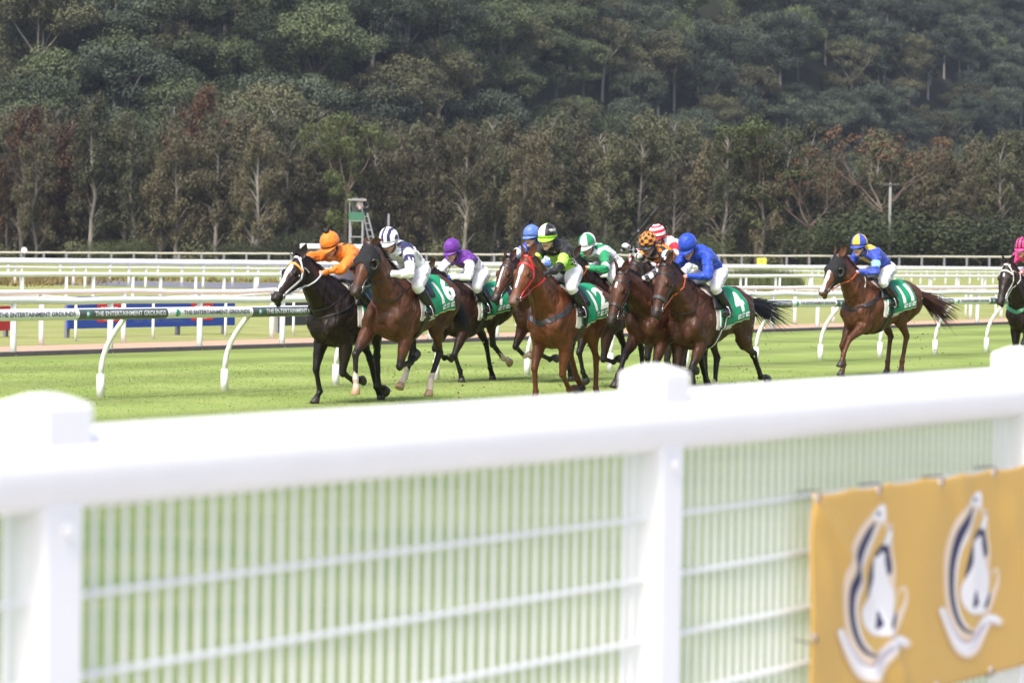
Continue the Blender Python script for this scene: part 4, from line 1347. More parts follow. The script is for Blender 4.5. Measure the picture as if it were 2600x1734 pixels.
    # -------- muscles and legs
    for key, l in legs.items():
        sgn = 1 if key[1] == 'l' else -1
        j = l['j']
        if l['front']:
            sh = V3(0.71, 0.145 * sgn, 1.05 + lift); wi = V3(0.42, 0.165 * sgn, 1.36 + lift)
            sh = sh + (j[0] - V3(0.46, 0.155 * sgn, 0.865 + lift)) * 0.35
            capsule(mb, wi, sh, [0.08, 0.11, 0.115], 0.72)
            capsule(mb, wi + V3(-0.06, 0.012 * sgn, -0.12), j[0] + V3(-0.03, 0.02 * sgn, 0.08), [0.07, 0.105, 0.10], 0.72)
            capsule(mb, sh, j[0], [0.115, 0.115], 0.75)
            capsule(mb, j[0] + V3(-0.06, 0, 0.10), j[0] + V3(0.02, 0, -0.02), [0.12, 0.10], 0.62)
            e, k = j[0], j[1]
            fd = (k - e).normalized(); fw = V3(-fd.z, 0, fd.x)
            capsule(mb, e + fw * 0.0, k, [0.098, 0.100, 0.082, 0.060, 0.050], 0.84)
            ellipsoid(mb, k, (0.052, 0.046, 0.058))
            capsule(mb, k, j[2], [0.043, 0.036, 0.034, 0.036], 0.85)
            ellipsoid(mb, j[2], (0.046, 0.040, 0.046))
            capsule(mb, j[2], j[3], [0.036, 0.034, 0.042], 1.0)
            # pectoral
            ellipsoid(mb, V3(0.755, 0.085 * sgn, 1.0 + lift), (0.115, 0.085, 0.16))
            capsule(mb, V3(0.70, 0.10 * sgn, 1.02 + lift), j[0].lerp(j[1], 0.25), [0.09, 0.07], 0.8)
            # brachiocephalic band down the side of the neck
            capsule(mb, poll + V3(-0.06, 0.035 * sgn, -0.13), V3(0.70, 0.125 * sgn, 1.16 + lift), [0.045, 0.062, 0.085], 0.75)
        else:
            H = l['hip']
            capsule(mb, V3(-0.60, 0.135 * sgn, 1.31 + lift), j[0], [0.16, 0.18, 0.155, 0.115], 0.70)
            capsule(mb, V3(-0.38, 0.14 * sgn, 1.32 + lift), j[0], [0.13, 0.145, 0.12], 0.66)
            bt = V3(-0.71, 0.12 * sgn, 1.19 + lift)
            mid = j[0].lerp(j[1], 0.30)
            capsule(mb, bt, mid, [0.115, 0.12, 0.085], 0.72)
            capsule(mb, j[0], j[1], [0.120, 0.112, 0.080, 0.056, 0.048], 0.78)
            gd = (j[1] - j[0]).normalized()
            back = V3(gd.z, 0, -gd.x)       # behind the gaskin
            if back.x > 0 and False: back = -back
            heel = j[1] - (j[2] - j[1]).normalized() * 0.06
            capsule(mb, j[0].lerp(j[1], 0.55) + (heel - j[1]) * 0.9, heel, [0.034, 0.028], 0.8)     # achilles and point of hock
            ellipsoid(mb, j[1], (0.060, 0.046, 0.064))
            capsule(mb, j[1], j[2], [0.050, 0.041, 0.038, 0.040], 0.82)
            ellipsoid(mb, j[2], (0.048, 0.042, 0.048))
            capsule(mb, j[2], j[3], [0.038, 0.036, 0.044], 1.0)
    me = remeshed(mb, P.get('voxel', 0.0125), 4, 0.5)
    # flesh: muscle bands on shoulder, neck and quarters, ribs along the barrel
    X = coords(me); no = np.zeros(len(X) * 3, dtype=np.float32); me.vertices.foreach_get('normal', no); no = no.reshape(-1, 3)
    zz = X[:, 2] - lift; sd0 = P['seed'] * 3.7
    trunk = np.clip((zz - 0.55) / 0.25, 0, 1) * (X[:, 0] < 0.95)
    m1 = np.array([noise.noise(Vector((x[0] * 8 + x[2] * 4 + sd0, x[1] * 9, x[2] * 4.5 - x[0] * 2))) for x in X])
    m2 = np.array([noise.noise(Vector((x[0] * 24 + sd0, x[1] * 24, x[2] * 13))) for x in X])
    amp = trunk * (0.014 * m1 - 0.009 * np.clip(1 - np.abs(m1) * 6, 0, 1)) + 0.0042 * m2
    rib = np.exp(-((X[:, 0] - 0.10) / 0.20) ** 2) * np.exp(-((zz - 1.08) / 0.16) ** 2)
    amp += rib * 0.0045 * np.sin((X[:, 0] - (zz - 1.1) * 0.35) * 70)
    X = X + no * amp[:, None]
    me.vertices.foreach_set('co', X.astype(np.float32).ravel()); me.update()
    G['me'] = me
    return G

def paint_coat(G, P):
    me = G['me']; X = coords(me); n = len(X)
    base = np.array(P['coat']); pts_col = np.array(P.get('points', (0.010, 0.008, 0.008)))
    C = np.repeat(base[None], n, 0)
    # soft natural variation: warmer flank and quarters, duller belly hair and legs
    f = np.array([noise.noise(Vector(x) * 3.1) for x in X]) if n < 90000 else np.zeros(n)
    C *= (1 + 0.16 * f)[:, None]
    z = X[:, 2] - G['lift']
    if P.get('black_points', True):
        for key, l in G['legs'].items():
            j = [np.array(p) for p in l['j']]
            D1, t1 = seg_dist(X, j[0], j[1]); D2, t2 = seg_dist(X, j[1], j[2]); D3, t3 = seg_dist(X, j[2], np.array(l['j'][3] + l['d'] * 0.05))
            w_ = np.zeros(n)
            w_ = np.maximum(w_, (D1 < 0.13) * np.clip((t1 - 0.55) / 0.4, 0, 1) * 0.9)
            w_ = np.maximum(w_, (D2 < 0.085) * 1.0); w_ = np.maximum(w_, (D3 < 0.085) * 1.0)
            w_ *= 0.94
            C = C * (1 - w_[:, None]) + pts_col * w_[:, None]
    for key in P.get('socks', ()):
        l = G['legs'][key]; j = l['j']
        D3, t3 = seg_dist(X, np.array(j[2]), np.array(j[3] + l['d'] * 0.06))
        D2, t2 = seg_dist(X, np.array(j[1]), np.array(j[2]))
        wob = np.sin(X[:, 0] * 70) * 0.06 + np.sin(X[:, 1] * 90) * 0.05
        s = P.get('sock_h', 0.75)
        k = np.maximum((D3 < 0.075) * 1.0, (D2 < 0.07) * (t2 + wob > s))[:, None]
        C = C * (1 - k) + np.array((0.62, 0.50, 0.44)) * k
    # head markings
    rel = X - np.array(G['h0'])
    s = rel @ np.array(G['hd']) / 1.09; q = rel @ np.array(G['hn']); y = rel @ np.array(G['hl'])
    inhead = (s > -0.03) & (np.abs(y) < 0.14) & (np.abs(q) < 0.26) & (s < 0.7) & (X[:, 0] > G['poll'].x - 0.12)
    muz = np.array(P.get('muzzle', (0.022, 0.018, 0.018)))
    w_ = np.clip((s - 0.43) / 0.10, 0, 1) * inhead * P.get('muzzle_w', 0.85)
    C = C * (1 - w_[:, None]) + muz * w_[:, None]
    bl = P.get('blaze')
    if bl:
        s0, s1, w0, w1 = bl
        tt = np.clip((s - s0) / (s1 - s0), 0, 1)
        wd = (w0 + (w1 - w0) * tt) * (1 + 0.25 * np.sin(s * 37 + 1))
        cy = P.get('blaze_off', 0.0) * np.sin(tt * 2.5)
        k = inhead & (q > 0.0) & (s > s0) & (s < s1) & (np.abs(y - cy) < wd)
        C[k] = np.array(P.get('blaze_col', (0.74, 0.68, 0.66)))
    # dark rims round the eyes, ears and crest
    for sg in (1, -1):
        ec = np.array(G['h0'] + G['hd'] * 0.218 + G['hn'] * 0.024 + G['hl'] * (0.10 * sg))
        k = np.clip(1 - np.linalg.norm(X - ec, axis=1) / 0.05, 0, 1)[:, None] * 0.7
        C = C * (1 - k) + base * 0.45 * k
    set_cols(me, np.clip(C, 0.002, 1))

def hair_ribbons(name, strands, col, parent, seed=0, w0=0.012):
    """strands: list of point lists"""
    vs, fs, cs = [], [], []
    rg = random.Random(seed)
    for pts in strands:
        b = len(vs); n = len(pts)
        tone = rg.uniform(0.6, 1.5)
        for i, p in enumerate(pts):
            d = (pts[min(i + 1, n - 1)] - pts[max(i - 1, 0)]).normalized()
            side = d.cross(V3(rg.uniform(-0.3, 0.3), 1, rg.uniform(-0.3, 0.3)) if i == 0 else sv)
            if side.length < 1e-4: side = d.cross(V3(1, 0, 0))
            sv = V3(0.2, 1, 0.3) if i == 0 else sv
            side.normalize()
            wd = w0 * (1 - 0.85 * i / (n - 1)) * (0.7 if i == 0 else 1)
            vs += [p + side * wd, p - side * wd]; cs += [tone, tone]
        for i in range(n - 1):
            fs.append((b + 2 * i, b + 2 * i + 1, b + 2 * i + 3, b + 2 * i + 2))
    o = new_mesh(name, vs, fs, M['hair'], parent, True)
    set_cols(o.data, np.array(cs)[:, None] * np.array(col)[None])
    return o

def build_horse(P):
    G = horse_geo(P); paint_coat(G, P)
    root = empty("racehorse", P['loc'], math.atan2(-RD.y, -RD.x) + R_(P.get('turn', 0)))
    sc = P.get('scale', 1.04); root.scale = (sc, sc, sc)
    tag(root, P['label'], "horse", "horses galloping in the race")
    lift = G['lift']; me = G['me']
    child("body", me, M['coat'], root)
    bvh = bvh_of(me)
    h0, hd, hn, hl = G['h0'], G['hd'], G['hn'], G['hl']
    rg = random.Random(P['seed'])
    def onto(p, off=0.0):
        q, nn, i, dd = bvh.find_nearest(p)
        return q + nn * off, nn
    def head_pt(s, y, q, off=0.0):
        """point on the head skin looking from outside towards the head axis; y,q give the direction"""
        dep = float(np.interp(s, [0.0, 0.07, 0.14, 0.2, 0.27, 0.35, 0.43, 0.54, 0.6], [0.02, -0.03, -0.055, -0.055, -0.04, -0.022, -0.005, 0.01, 0.02]))
        c = h0 + hd * (s * 1.09) + hn * (dep * 1.09)
        d = (hl * y + hn * q).normalized()
        hit = bvh.ray_cast(c + d * 0.5, -d, 0.6)
        if hit[0] is None or (hit[0] - c).length > 0.185:
            d = (d + hd * 0.001).normalized(); return c + d * (0.16 + off), d
        return hit[0] + d * off, d
    # ---- ears
    coat = np.array(P['coat'])
    for sg in (1, -1):
        eb = h0 + hd * -0.015 + hn * 0.062 + hl * (0.058 * sg)
        back = P.get('ears', 0.25)
        ed = (V3(0, 0, 1) * max(0.15, 1 - abs(back) * 0.85) - hd * 0.10 + hl * (0.30 * sg) - V3(1, 0, 0) * back * 1.2).normalized()
        fw = (hd * 0.5 + hn * 0.5 + hl * (0.55 * sg)).normalized()
        sd_ = ed.cross(fw).normalized(); fw = sd_.cross(ed).normalized()
        mb = MB()
        rings = []
        for t, r in ((0, 0.026), (0.12, 0.036), (0.3, 0.042), (0.5, 0.040), (0.7, 0.030), (0.87, 0.016), (1.0, 0.003)):
            r *= 1.12
            rings.append((eb + ed * (0.185 * t) - fw * (0.02 * math.sin(t * 3.1)), sd_, fw, r, r * 0.62))
        # hollow front: pull front side in
        ell_rings(mb, rings, 14, lambda c, s: (c, s * (1.0 if s < 0 else -0.25)))
        o = mb.build("ear", M['coat'], root, True)
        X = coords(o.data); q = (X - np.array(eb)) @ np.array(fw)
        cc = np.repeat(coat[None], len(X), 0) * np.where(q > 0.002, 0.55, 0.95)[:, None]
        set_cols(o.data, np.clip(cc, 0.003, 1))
    # ---- eyes, nostrils
    for sg in (1, -1):
        p, d = head_pt(0.20, sg, 0.42)
        mb = MB(); ellipsoid(mb, p - d * 0.013, (0.024, 0.024, 0.021), Matrix((hd, hl, hn)).transposed(), 14)
        mb.build("eye", M['eye'], root, True)
        if P.get('eye_white'):
            mb = MB(); ellipsoid(mb, p - d * 0.0135 - hd * 0.010, (0.0225, 0.0225, 0.019), Matrix((hd, hl, hn)).transposed(), 12)
            mb.build("eye_white", M['cloth_white'], root, True)
        p, d = head_pt(0.545, sg * 0.85, 0.62)
        dd = (d + hd * 0.55).normalized()
        a1 = (hn * 0.5 - hd * 0.5).normalized(); a1 = (a1 - dd * a1.dot(dd)).normalized(); a2 = dd.cross(a1)
        mb = MB(); ellipsoid(mb, p - d * 0.004, (0.024, 0.015, 0.009), Matrix((a1, a2, dd)).transposed(), 12)
        mb.build("nostril", M['nostril'], root, True)
    p, d = head_pt(0.57, 0.6, -0.25); 
    mp = []
    for s_, y_, q_ in ((0.47, 1, -0.75), (0.52, 1, -0.6), (0.57, 0.9, -0.5), (0.61, 0.01, -0.6), (0.57, -0.9, -0.5), (0.52, -1, -0.6), (0.47, -1, -0.75)):
        mp.append(head_pt(s_, y_, q_, 0.0))
    mb = MB(); strap(mb, [a for a, b in mp], [b for a, b in mp], 0.007, 0.003); mb.build("mouth", M['nostril'], root)
    # ---- hooves
    for key, l in G['legs'].items():
        c, d = l['j'][3], l['d']
        f = V3(-d.z, 0, d.x) if True else None      # forward of the hoof
        if f.x < 0 and abs(d.x) < 0.9: f = -f
        mb = MB()
        rings = []
        for t, r in ((-0.005, 0.030), (0.0, 0.043), (0.02, 0.047), (0.075, 0.060), (0.082, 0.052)):
            rings.append((c + d * t + f * (0.30 * t), V3(0, 1, 0), f, r * 0.95, r * 1.08))
        ell_rings(mb, rings, 16)
        mb.build("hoof", M['hoof_pale'] if key in P.get('socks', ()) else M['hoof'], root, True)
    # ---- mane and forelock, tail
    hair = P.get('hair', (0.010, 0.008, 0.008))
    strands = []
    nr = G['neck_rows']
    for k in range(330):
        t = rg.uniform(0.14, 0.98) * (len(nr) - 1)
        i = min(int(t), len(nr) - 2); fr = t - i
        c = nr[i][0].lerp(nr[i + 1][0], fr); v = nr[i][2]; r = nr[i][4] + (nr[i + 1][4] - nr[i][4]) * fr
        p = c + v * (r * 1.0)
        L = rg.uniform(0.07, 0.14)
        sg = P.get('mane_side', 1)
        pts = [p - v * 0.015]
        dr = (v * rg.uniform(0.02, 0.38) + V3(-0.75, rg.uniform(-0.1, 0.6) * sg, rg.uniform(-0.3, 0.15))).normalized()
        for q in range(1, 5):
            pts.append(pts[-1] + dr * (L / 4)); dr = (dr + V3(-0.12, 0.03 * sg, -0.22 - rg.random() * 0.15)).normalized()
        strands.append(pts)
    hair_ribbons("mane", strands, hair, root, P['seed'], 0.0085)
    if P.get('forelock', True):
        strands = []
        for k in range(60):
            p = h0 + hd * rg.uniform(-0.05, 0.02) + hn * 0.075 + hl * rg.uniform(-0.045, 0.045)
            dr = (hn * rg.uniform(0.25, 0.6) + hd * rg.uniform(-0.9, 0.0) + hl * rg.uniform(-0.45, 0.45) - V3(0.5, 0, 0) * P.get('blow', 1.0)).normalized()
            pts = [p]
            for q in range(4):
                pts.append(pts[-1] + dr * rg.uniform(0.016, 0.028)); dr = (dr + V3(-0.3, 0, -0.28)).normalized()
            strands.append(pts)
        hair_ribbons("forelock", strands, hair, root, P['seed'] + 1, 0.007)
    strands = []
    tb = V3(-0.775, 0, 1.38 + lift)
    tl = P.get('tail', (0.62, -20, 0))          # length, droop angle, sideways
    for k in range(260):
        f = rg.random()
        p = tb + V3(-0.02 - 0.20 * f, rg.uniform(-0.03, 0.03), -0.02 - 0.07 * f + rg.uniform(-0.03, 0.03))
        a = R_(tl[1] + rg.gauss(0, 9)); b_ = R_(tl[2] + rg.gauss(0, 9))
        dr = V3(-math.cos(a) * math.cos(b_), math.sin(b_), math.sin(a)).normalized()
        L = tl[0] * rg.uniform(0.55, 1.1)
        pts = [p]
        cv = rg.uniform(0.0, 0.16)
        for q in range(7):
            pts.append(pts[-1] + dr * (L / 7)); dr = (dr + V3(-0.03, rg.uniform(-0.05, 0.05), -0.06 + cv * (0.8 if q > 3 else -0.4))).normalized()
        strands.append(pts)
    tlo = hair_ribbons("tail", strands, P.get('tail_col', hair), root, P['seed'] + 2, 0.010)
    mb = MB(); capsule(mb, tb + V3(0.06, 0, 0.01), tb + V3(-0.20, 0, -0.07), [0.045, 0.038, 0.026]); dk = mb.build("dock", M['coat'], tlo, True)
    set_cols(dk.data, np.repeat(coat[None] * 0.7, len(dk.data.vertices), 0))
    # ---- bridle
    if P.get('tack', True):
        bc = strap_mat(P.get('bridle', (0.02, 0.018, 0.018)))
        def headband(stations, w_, mat, name, parent, closed=True, thick=0.007):
            pts = [head_pt(s_, y_, q_, 0.002) for s_, y_, q_ in stations]
            mb = MB(); strap(mb, [a for a, b in pts], [b for a, b in pts], w_, thick, closed)
            return mb.build(name, mat, parent)
        def ring_st(s_, n=22, tilt=0.0):
            out = []
            for k in range(n):
                a = 2 * math.pi * k / n
                out.append((s_ + tilt * math.sin(a), math.cos(a), math.sin(a)))
            return out
        cheek = []
        br = headband([(s_, 1.0, q_) for s_, q_ in ((-0.01, 1.6), (0.03, 0.6), (0.10, 0.15), (0.18, -0.05), (0.27, -0.10), (0.36, -0.12), (0.44, -0.2), (0.485, -0.30))], 0.024, bc, "bridle", root, False)
        headband([(s_, -1.0, q_) for s_, q_ in ((-0.01, 1.6), (0.03, 0.6), (0.10, 0.15), (0.18, -0.05), (0.27, -0.10), (0.36, -0.12), (0.44, -0.2), (0.485, -0.30))], 0.024, bc, "cheek_strap", br, False)
        headband([(-0.012, math.cos(a), math.sin(a)) for a in np.linspace(R_(20), R_(160), 9)], 0.026, bc, "head_strap", br, False)
        headband([(0.085 + 0.03 * math.cos(a) ** 2, math.cos(a), math.sin(a)) for a in np.linspace(R_(5), R_(175), 15)], 0.026, strap_mat(P.get('browband', P.get('bridle', (0.02, 0.018, 0.018)))), "browband", br, False)
        headband([(0.06 + 0.05 * math.sin(a), math.cos(a), math.sin(a)) for a in np.linspace(R_(175), R_(365), 15)], 0.014, bc, "throat_strap", br, False)
        if P.get('noseband'):
            headband(ring_st(0.40, 22, -0.03), P.get('nb_w', 0.03), strap_mat(P['noseband']), "noseband", br, True, 0.012)
        for sg in (1, -1):
            p, d = head_pt(0.492, sg, -0.32, 0.008)
            mb = MB()
            a1, a2 = hd, d.cross(hd).normalized()
            pts = [p + (a1 * math.cos(t) + a2 * math.sin(t)) * 0.032 for t in np.linspace(0, 2 * math.pi, 17)]
            mb.tube(pts, 0.0055, 6, False)
            mb.build("bit_ring", M['metal'], br, True)
            G['bit_' + ('l' if sg > 0 else 'r')] = p
        # sheepskin or coloured brow pieces come with the hood
    if P.get('hood'):
        # cloth hood over ears base, forehead and cheeks with openings for the eyes
        ns, na_ = 26, 44
        vs, fs = [], []
        idx = {}
        for i in range(ns):
            for k in range(na_):
                a = 2 * math.pi * k / na_
                y_, q_ = math.cos(a), math.sin(a)
                smax = 0.335 - 0.10 * max(0, q_) ** 3 + 0.07 * max(0, -q_ + 0.2)
                smin = 0.015 + 0.03 * max(0, -q_)
                s_ = smin + (smax - smin) * i / (ns - 1)
                p, d = head_pt(s_, y_, q_, 0.006)
                idx[i, k] = len(vs); vs.append(p)
        epos = [head_pt(0.20, sg, 0.42)[0] for sg in (1, -1)]
        for i in range(ns - 1):
            for k in range(na_):
                q4 = [idx[i, k], idx[i, (k + 1) % na_], idx[i + 1, (k + 1) % na_], idx[i + 1, k]]
                c = sum((vs[t] for t in q4), V3(0, 0, 0)) / 4
                if min((c - e_).length for e_ in epos) < 0.050: continue
                fs.append(q4)
        ho = new_mesh("hood", vs, fs, M['hood'], root, True)
        so = ho.modifiers.new("thickness", 'SOLIDIFY'); so.thickness = 0.006; so.offset = 1
        for sg in (1, -1):
            p, d = head_pt(0.20, sg, 0.42)
            a1 = hd; a2 = d.cross(hd).normalized(); a1 = a2.cross(d).normalized()
            mb = MB()
            vs, fs = [], []
            n = 20
            # half cup standing off behind the eye, rim ring in front
            for t in range(n + 1):
                al = 2 * math.pi * t / n
                lift_ = 0.014 + 0.042 * max(0.0, -math.cos(al)) ** 0.7 * P.get('cup', 1.0)
                for r, h in ((0.066, 0.0), (0.062, 0.010), (0.050, lift_), (0.046, lift_), (0.048, 0.004)):
                    vs.append(p + (a1 * math.cos(al) + a2 * math.sin(al)) * r + d * h)
            for t in range(n):
                for q in range(4):
                    a = t * 5 + q
                    fs.append((a, a + 5, a + 6, a + 1))
            mb.add(vs, fs)
            mb.build("eye_cup", M['cup'], ho, True)
    # ---- saddle cloth, pad, girth, breastplate
    def barrel(x, a, off=0.0):
        """skin point of the trunk at station x, angle a from the top towards the left (+)"""
        zc = float(np.interp(x, [r[0] for r in G['T']], [r[1] for r in G['T']])) + lift - 0.02
        d = V3(0, math.sin(a), math.cos(a)); c = V3(x, 0, zc)
        hit = bvh.ray_cast(c + d * 0.9, -d, 0.9)
        if hit[0] is None: return c + d * 0.3, d
        rr = min((hit[0] - c).length, 0.40)
        return c + d * (rr + off), d
    def cloth_sheet(name, xa, xb, a0, a1, mat, off, flare=0.0, nx=26, na2=44, slant=0.0, th=0.004):
        vs, fs = [], []
        for i in range(nx + 1):
            for k in range(na2 + 1):
                f = k / na2; a = a0 + (a1 - a0) * f
                x = xa + (xb - xa) * i / nx + slant * abs(a) 
                g = abs(a) / max(abs(a0), abs(a1))
                wv = 0.010 * math.sin(i * 0.9 + k * 0.25 + P['seed']) * max(0, g - 0.45) * 2 + flare * max(0, g - 0.5) * (1 - i / nx)
                p, d = barrel(x, a, off + max(0, wv) + 0.004)
                vs.append(p)
        for i in range(nx):
            for k in range(na2):
                a = i * (na2 + 1) + k
                fs.append((a, a + 1, a + na2 + 2, a + na2 + 1))
        # soften over the spine
        o = new_mesh(name, vs, fs, mat, root, True)
        sm = o.modifiers.new("soft", 'SMOOTH'); sm.factor = 0.5; sm.iterations = 4
        so = o.modifiers.new("thickness", 'SOLIDIFY'); so.thickness = th; so.offset = 1
        return o
    if P.get('cloth', True):
        amax = R_(P.get('cloth_drop', 106))
        xa, xb = P.get('cloth_x', (-0.40, 0.36))
        sl = P.get('slant', 0.0)
        if P.get('pad', True):
            cloth_sheet("saddle_pad", xa + 0.42, xb + 0.06, -amax * 1.08, amax * 1.08, M['pad_white'], 0.004, 0.0, 16, 44, sl)
        cl = cloth_sheet("saddle_cloth", xa, xb, -amax, amax, M['cloth_white'], 0.018, 0.03, 26, 44, sl)
        gr = cloth_sheet("green_field", xa + 0.016, xb - 0.014, -amax + R_(3.2), amax - R_(3.2), M['cloth_green'], 0.0245, 0.03, 26, 44, sl, 0.0015)
        gr.parent = cl
        gme = gr.evaluated_get(bpy.context.evaluated_depsgraph_get()).to_mesh()
        gb = BVHTree.FromPolygons([v.co.copy() for v in gme.vertices], [tuple(p.vertices) for p in gme.polygons])
        def on_cloth(x, a, off):
            zc = float(np.interp(x, [r[0] for r in G['T']], [r[1] for r in G['T']])) + lift - 0.02
            d = V3(0, math.sin(a), math.cos(a)); c = V3(x + sl * abs(a), 0, zc)
            hit = gb.ray_cast(c + d * 0.9, -d, 0.9)
            return (hit[0] if hit[0] is not None else c + d * 0.33) + d * off
        Rm = 0.31
        nx_, na_c = P.get('num_at', (xa + 0.20, amax * 0.55))
        def print_on(name, v, f, xc, ac, mat, lvl, parent):
            v, f = refine(v, f, 0.03)
            return new_mesh(name, [on_cloth(xc - p.x, ac - p.y / Rm, 0.002 + 0.0015 * lvl) for p in v], f, mat, parent)
        v, f = text_mesh(P.get('number', '1'), P.get('num_size', 0.40), 0.014, 0.95)
        print_on("number", v, f, nx_, na_c, M['cloth_white'], 1, cl)
        for k in range(3):
            xc = xa + 0.075 + 0.098 * k; ac = amax - R_(15)
            v = [V3(-0.036, -0.03, 0), V3(0.036, -0.022, 0), V3(0.036, 0.03, 0), V3(-0.036, 0.022, 0)]
            lg = print_on("sponsor_patch", v, [(0, 1, 2, 3)], xc, ac, M['cloth_white'], 1, cl)
            v, f = text_mesh("TAB", 0.034, 0.0008)
            print_on("lettering", v, f, xc, ac, M["cloth_ink"], 2, cl)
        # saddle: small racing saddle with flap, over the cloth
        mb = MB()
        vs, fs = [], []
        nx2, na2 = 14, 30
        for i in range(nx2 + 1):
            for k in range(na2 + 1):
                a = R_(-62 + 124 * k / na2)
                fl = abs(a) / R_(62)
                x = 0.02 + 0.34 * i / nx2 + 0.10 * fl * (0.3 + 0.7 * i / nx2)
                rise = 0.028 + 0.022 * (abs(i / nx2 - 0.45) * 2) ** 2 * (1 - fl)
                edge = 0.0 if 0 < i < nx2 and 0 < k < na2 else -0.02
                p, d = barrel(x, a, rise + edge + 0.012)
                vs.append(p)
        for i in range(nx2):
            for k in range(na2):
                a = i * (na2 + 1) + k
                fs.append((a, a + 1, a + na2 + 2, a + na2 + 1))
        sa = new_mesh("saddle", vs, fs, M['saddle'], root, True)
        so = sa.modifiers.new("thickness", 'SOLIDIFY'); so.thickness = 0.012; so.offset = -1
        # girth
        pts = [barrel(0.20 + 0.12 * (1 - math.cos(a)) / 2, a, 0.036 if abs(a if a < math.pi else a - 2 * math.pi) < amax else 0.008) for a in np.linspace(R_(40), R_(320), 40)]
        mb = MB(); strap(mb, [a for a, b in pts], [b for a, b in pts], 0.085, 0.006); mb.build("girth", strap_mat(P.get('girth', (0.018, 0.018, 0.022))), root)
        if P.get('girth_stripe'):
            mb = MB()
            pts2 = [(a + b * 0.008, b) for a, b in pts]
            strap(mb, [a for a, b in pts2], [b for a, b in pts2], 0.018, 0.003); mb.build("girth_stripe", M['cloth_white'], root)
    # ---- breast girth round the chest
    if P.get('breast'):
        col, wd, zb, dz = P['breast']
        pts = []
        for a in np.linspace(R_(-118), R_(118), 44):
            d = V3(math.cos(a), math.sin(a), 0)
            c = V3(0.45, 0, zb + lift + dz * abs(a) / R_(118))
            hit = bvh.ray_cast(c + d * 0.8, -d, 0.8)
            if hit[0] is None: continue
            if hit[0].x > 0.36: pts.append((hit[0] + hit[1] * 0.003, hit[1]))
        mb = MB(); strap(mb, [a for a, b in pts], [b for a, b in pts], wd, 0.008); bg_ = mb.build("breast_girth", strap_mat(col), root)
        if P.get('breast_strap'):
            pts = []
            for a in np.linspace(R_(-70), R_(70), 25):
                # neck strap holding the breast girth up
                c = nr[5][0]; d = (V3(0, math.sin(a), 0) + nr[5][2] * math.cos(a)).normalized()
                hit = bvh.ray_cast(c + d * 0.6, -d, 0.6)
                if hit[0] is not None: pts.append((hit[0] + d * 0.004, d))
            mb = MB(); strap(mb, [a for a, b in pts], [b for a, b in pts], 0.016, 0.005); mb.build("neck_strap", strap_mat(P['breast_strap']), bg_)
    if P.get('neck_cord'):
        pts = []
        for a in np.linspace(0, 2 * math.pi, 40)[:-1]:
            c = nr[4][0] + V3(0.02, 0, -0.05); ax2 = (nr[4][2] * 0.8 - V3(0.5, 0, 0.1)).normalized()
            d = (V3(0, math.sin(a), 0) + ax2 * math.cos(a)).normalized()
            hit = bvh.ray_cast(c + d * 0.7, -d, 0.7)
            if hit[0] is not None: pts.append((hit[0] + d * 0.004, d))
        mb = MB(); strap(mb, [a for a, b in pts], [b for a, b in pts], 0.012, 0.006, True); mb.build("neck_cord", strap_mat((0.03, 0.028, 0.03)), root)
    if P.get('brand_mark'):
        # small pale freeze brand on the shoulder
        p, d = onto(V3(0.52, 0.3, 1.18 + lift), 0.002)
        mb = MB()
        a2 = V3(0, 0, 1); a1 = a2.cross(d).normalized(); a2 = d.cross(a1)
        pts = [onto(p + (a1 * math.cos(t) * 0.022 + a2 * math.sin(t) * 0.036), 0.0015) for t in np.linspace(0, 2 * math.pi, 17)]
        strap(mb, [a for a, b in pts], [b for a, b in pts], 0.004, 0.001); mb.build("freeze_brand", strap_mat((0.26, 0.16, 0.12)), root)
    G['root'] = root; G['bvh'] = bvh; G['onto'] = onto; G['barrel'] = barrel; G['strap_mat'] = strap_mat(P.get('reins', P.get('bridle', (0.02, 0.018, 0.018))))
    return G
# ================================================================== jockeys
M['silk'] = vcol_mat("racing_silk", 0.5, 0.35, 0.75, 13, 0.07, 10, sheen=0.15, stretch=(1, 1.5, 1), dist=0.035)
M['breeches'] = vcol_mat("breeches", 0.7, 0.25, 0.5, 15, 0.06, 10, stretch=(1, 1, 1.8), dist=0.015)
M['skin'] = vcol_mat("skin", 0.5, 0.4, 0.2, 50, 0.1, 16, dist=0.004)
M['boot'] = pmat("boot_leather", (0.014, 0.013, 0.015), 0.25, 0.25, 14, 0.25, bscale=18)
M['goggle'] = pmat("goggle_lens", (0.006, 0.006, 0.007), 0.08, 0.2, 10)
M['strap_black'] = pmat("chin_strap", (0.012, 0.012, 0.013), 0.7, 0.2, 30)
GLOVES = {}
def glove_mat(c):
    k = tuple(c)
    if k not in GLOVES: GLOVES[k] = pmat("glove", c, 0.7, 0.12, 30, 0.3, bscale=90)
    return GLOVES[k]
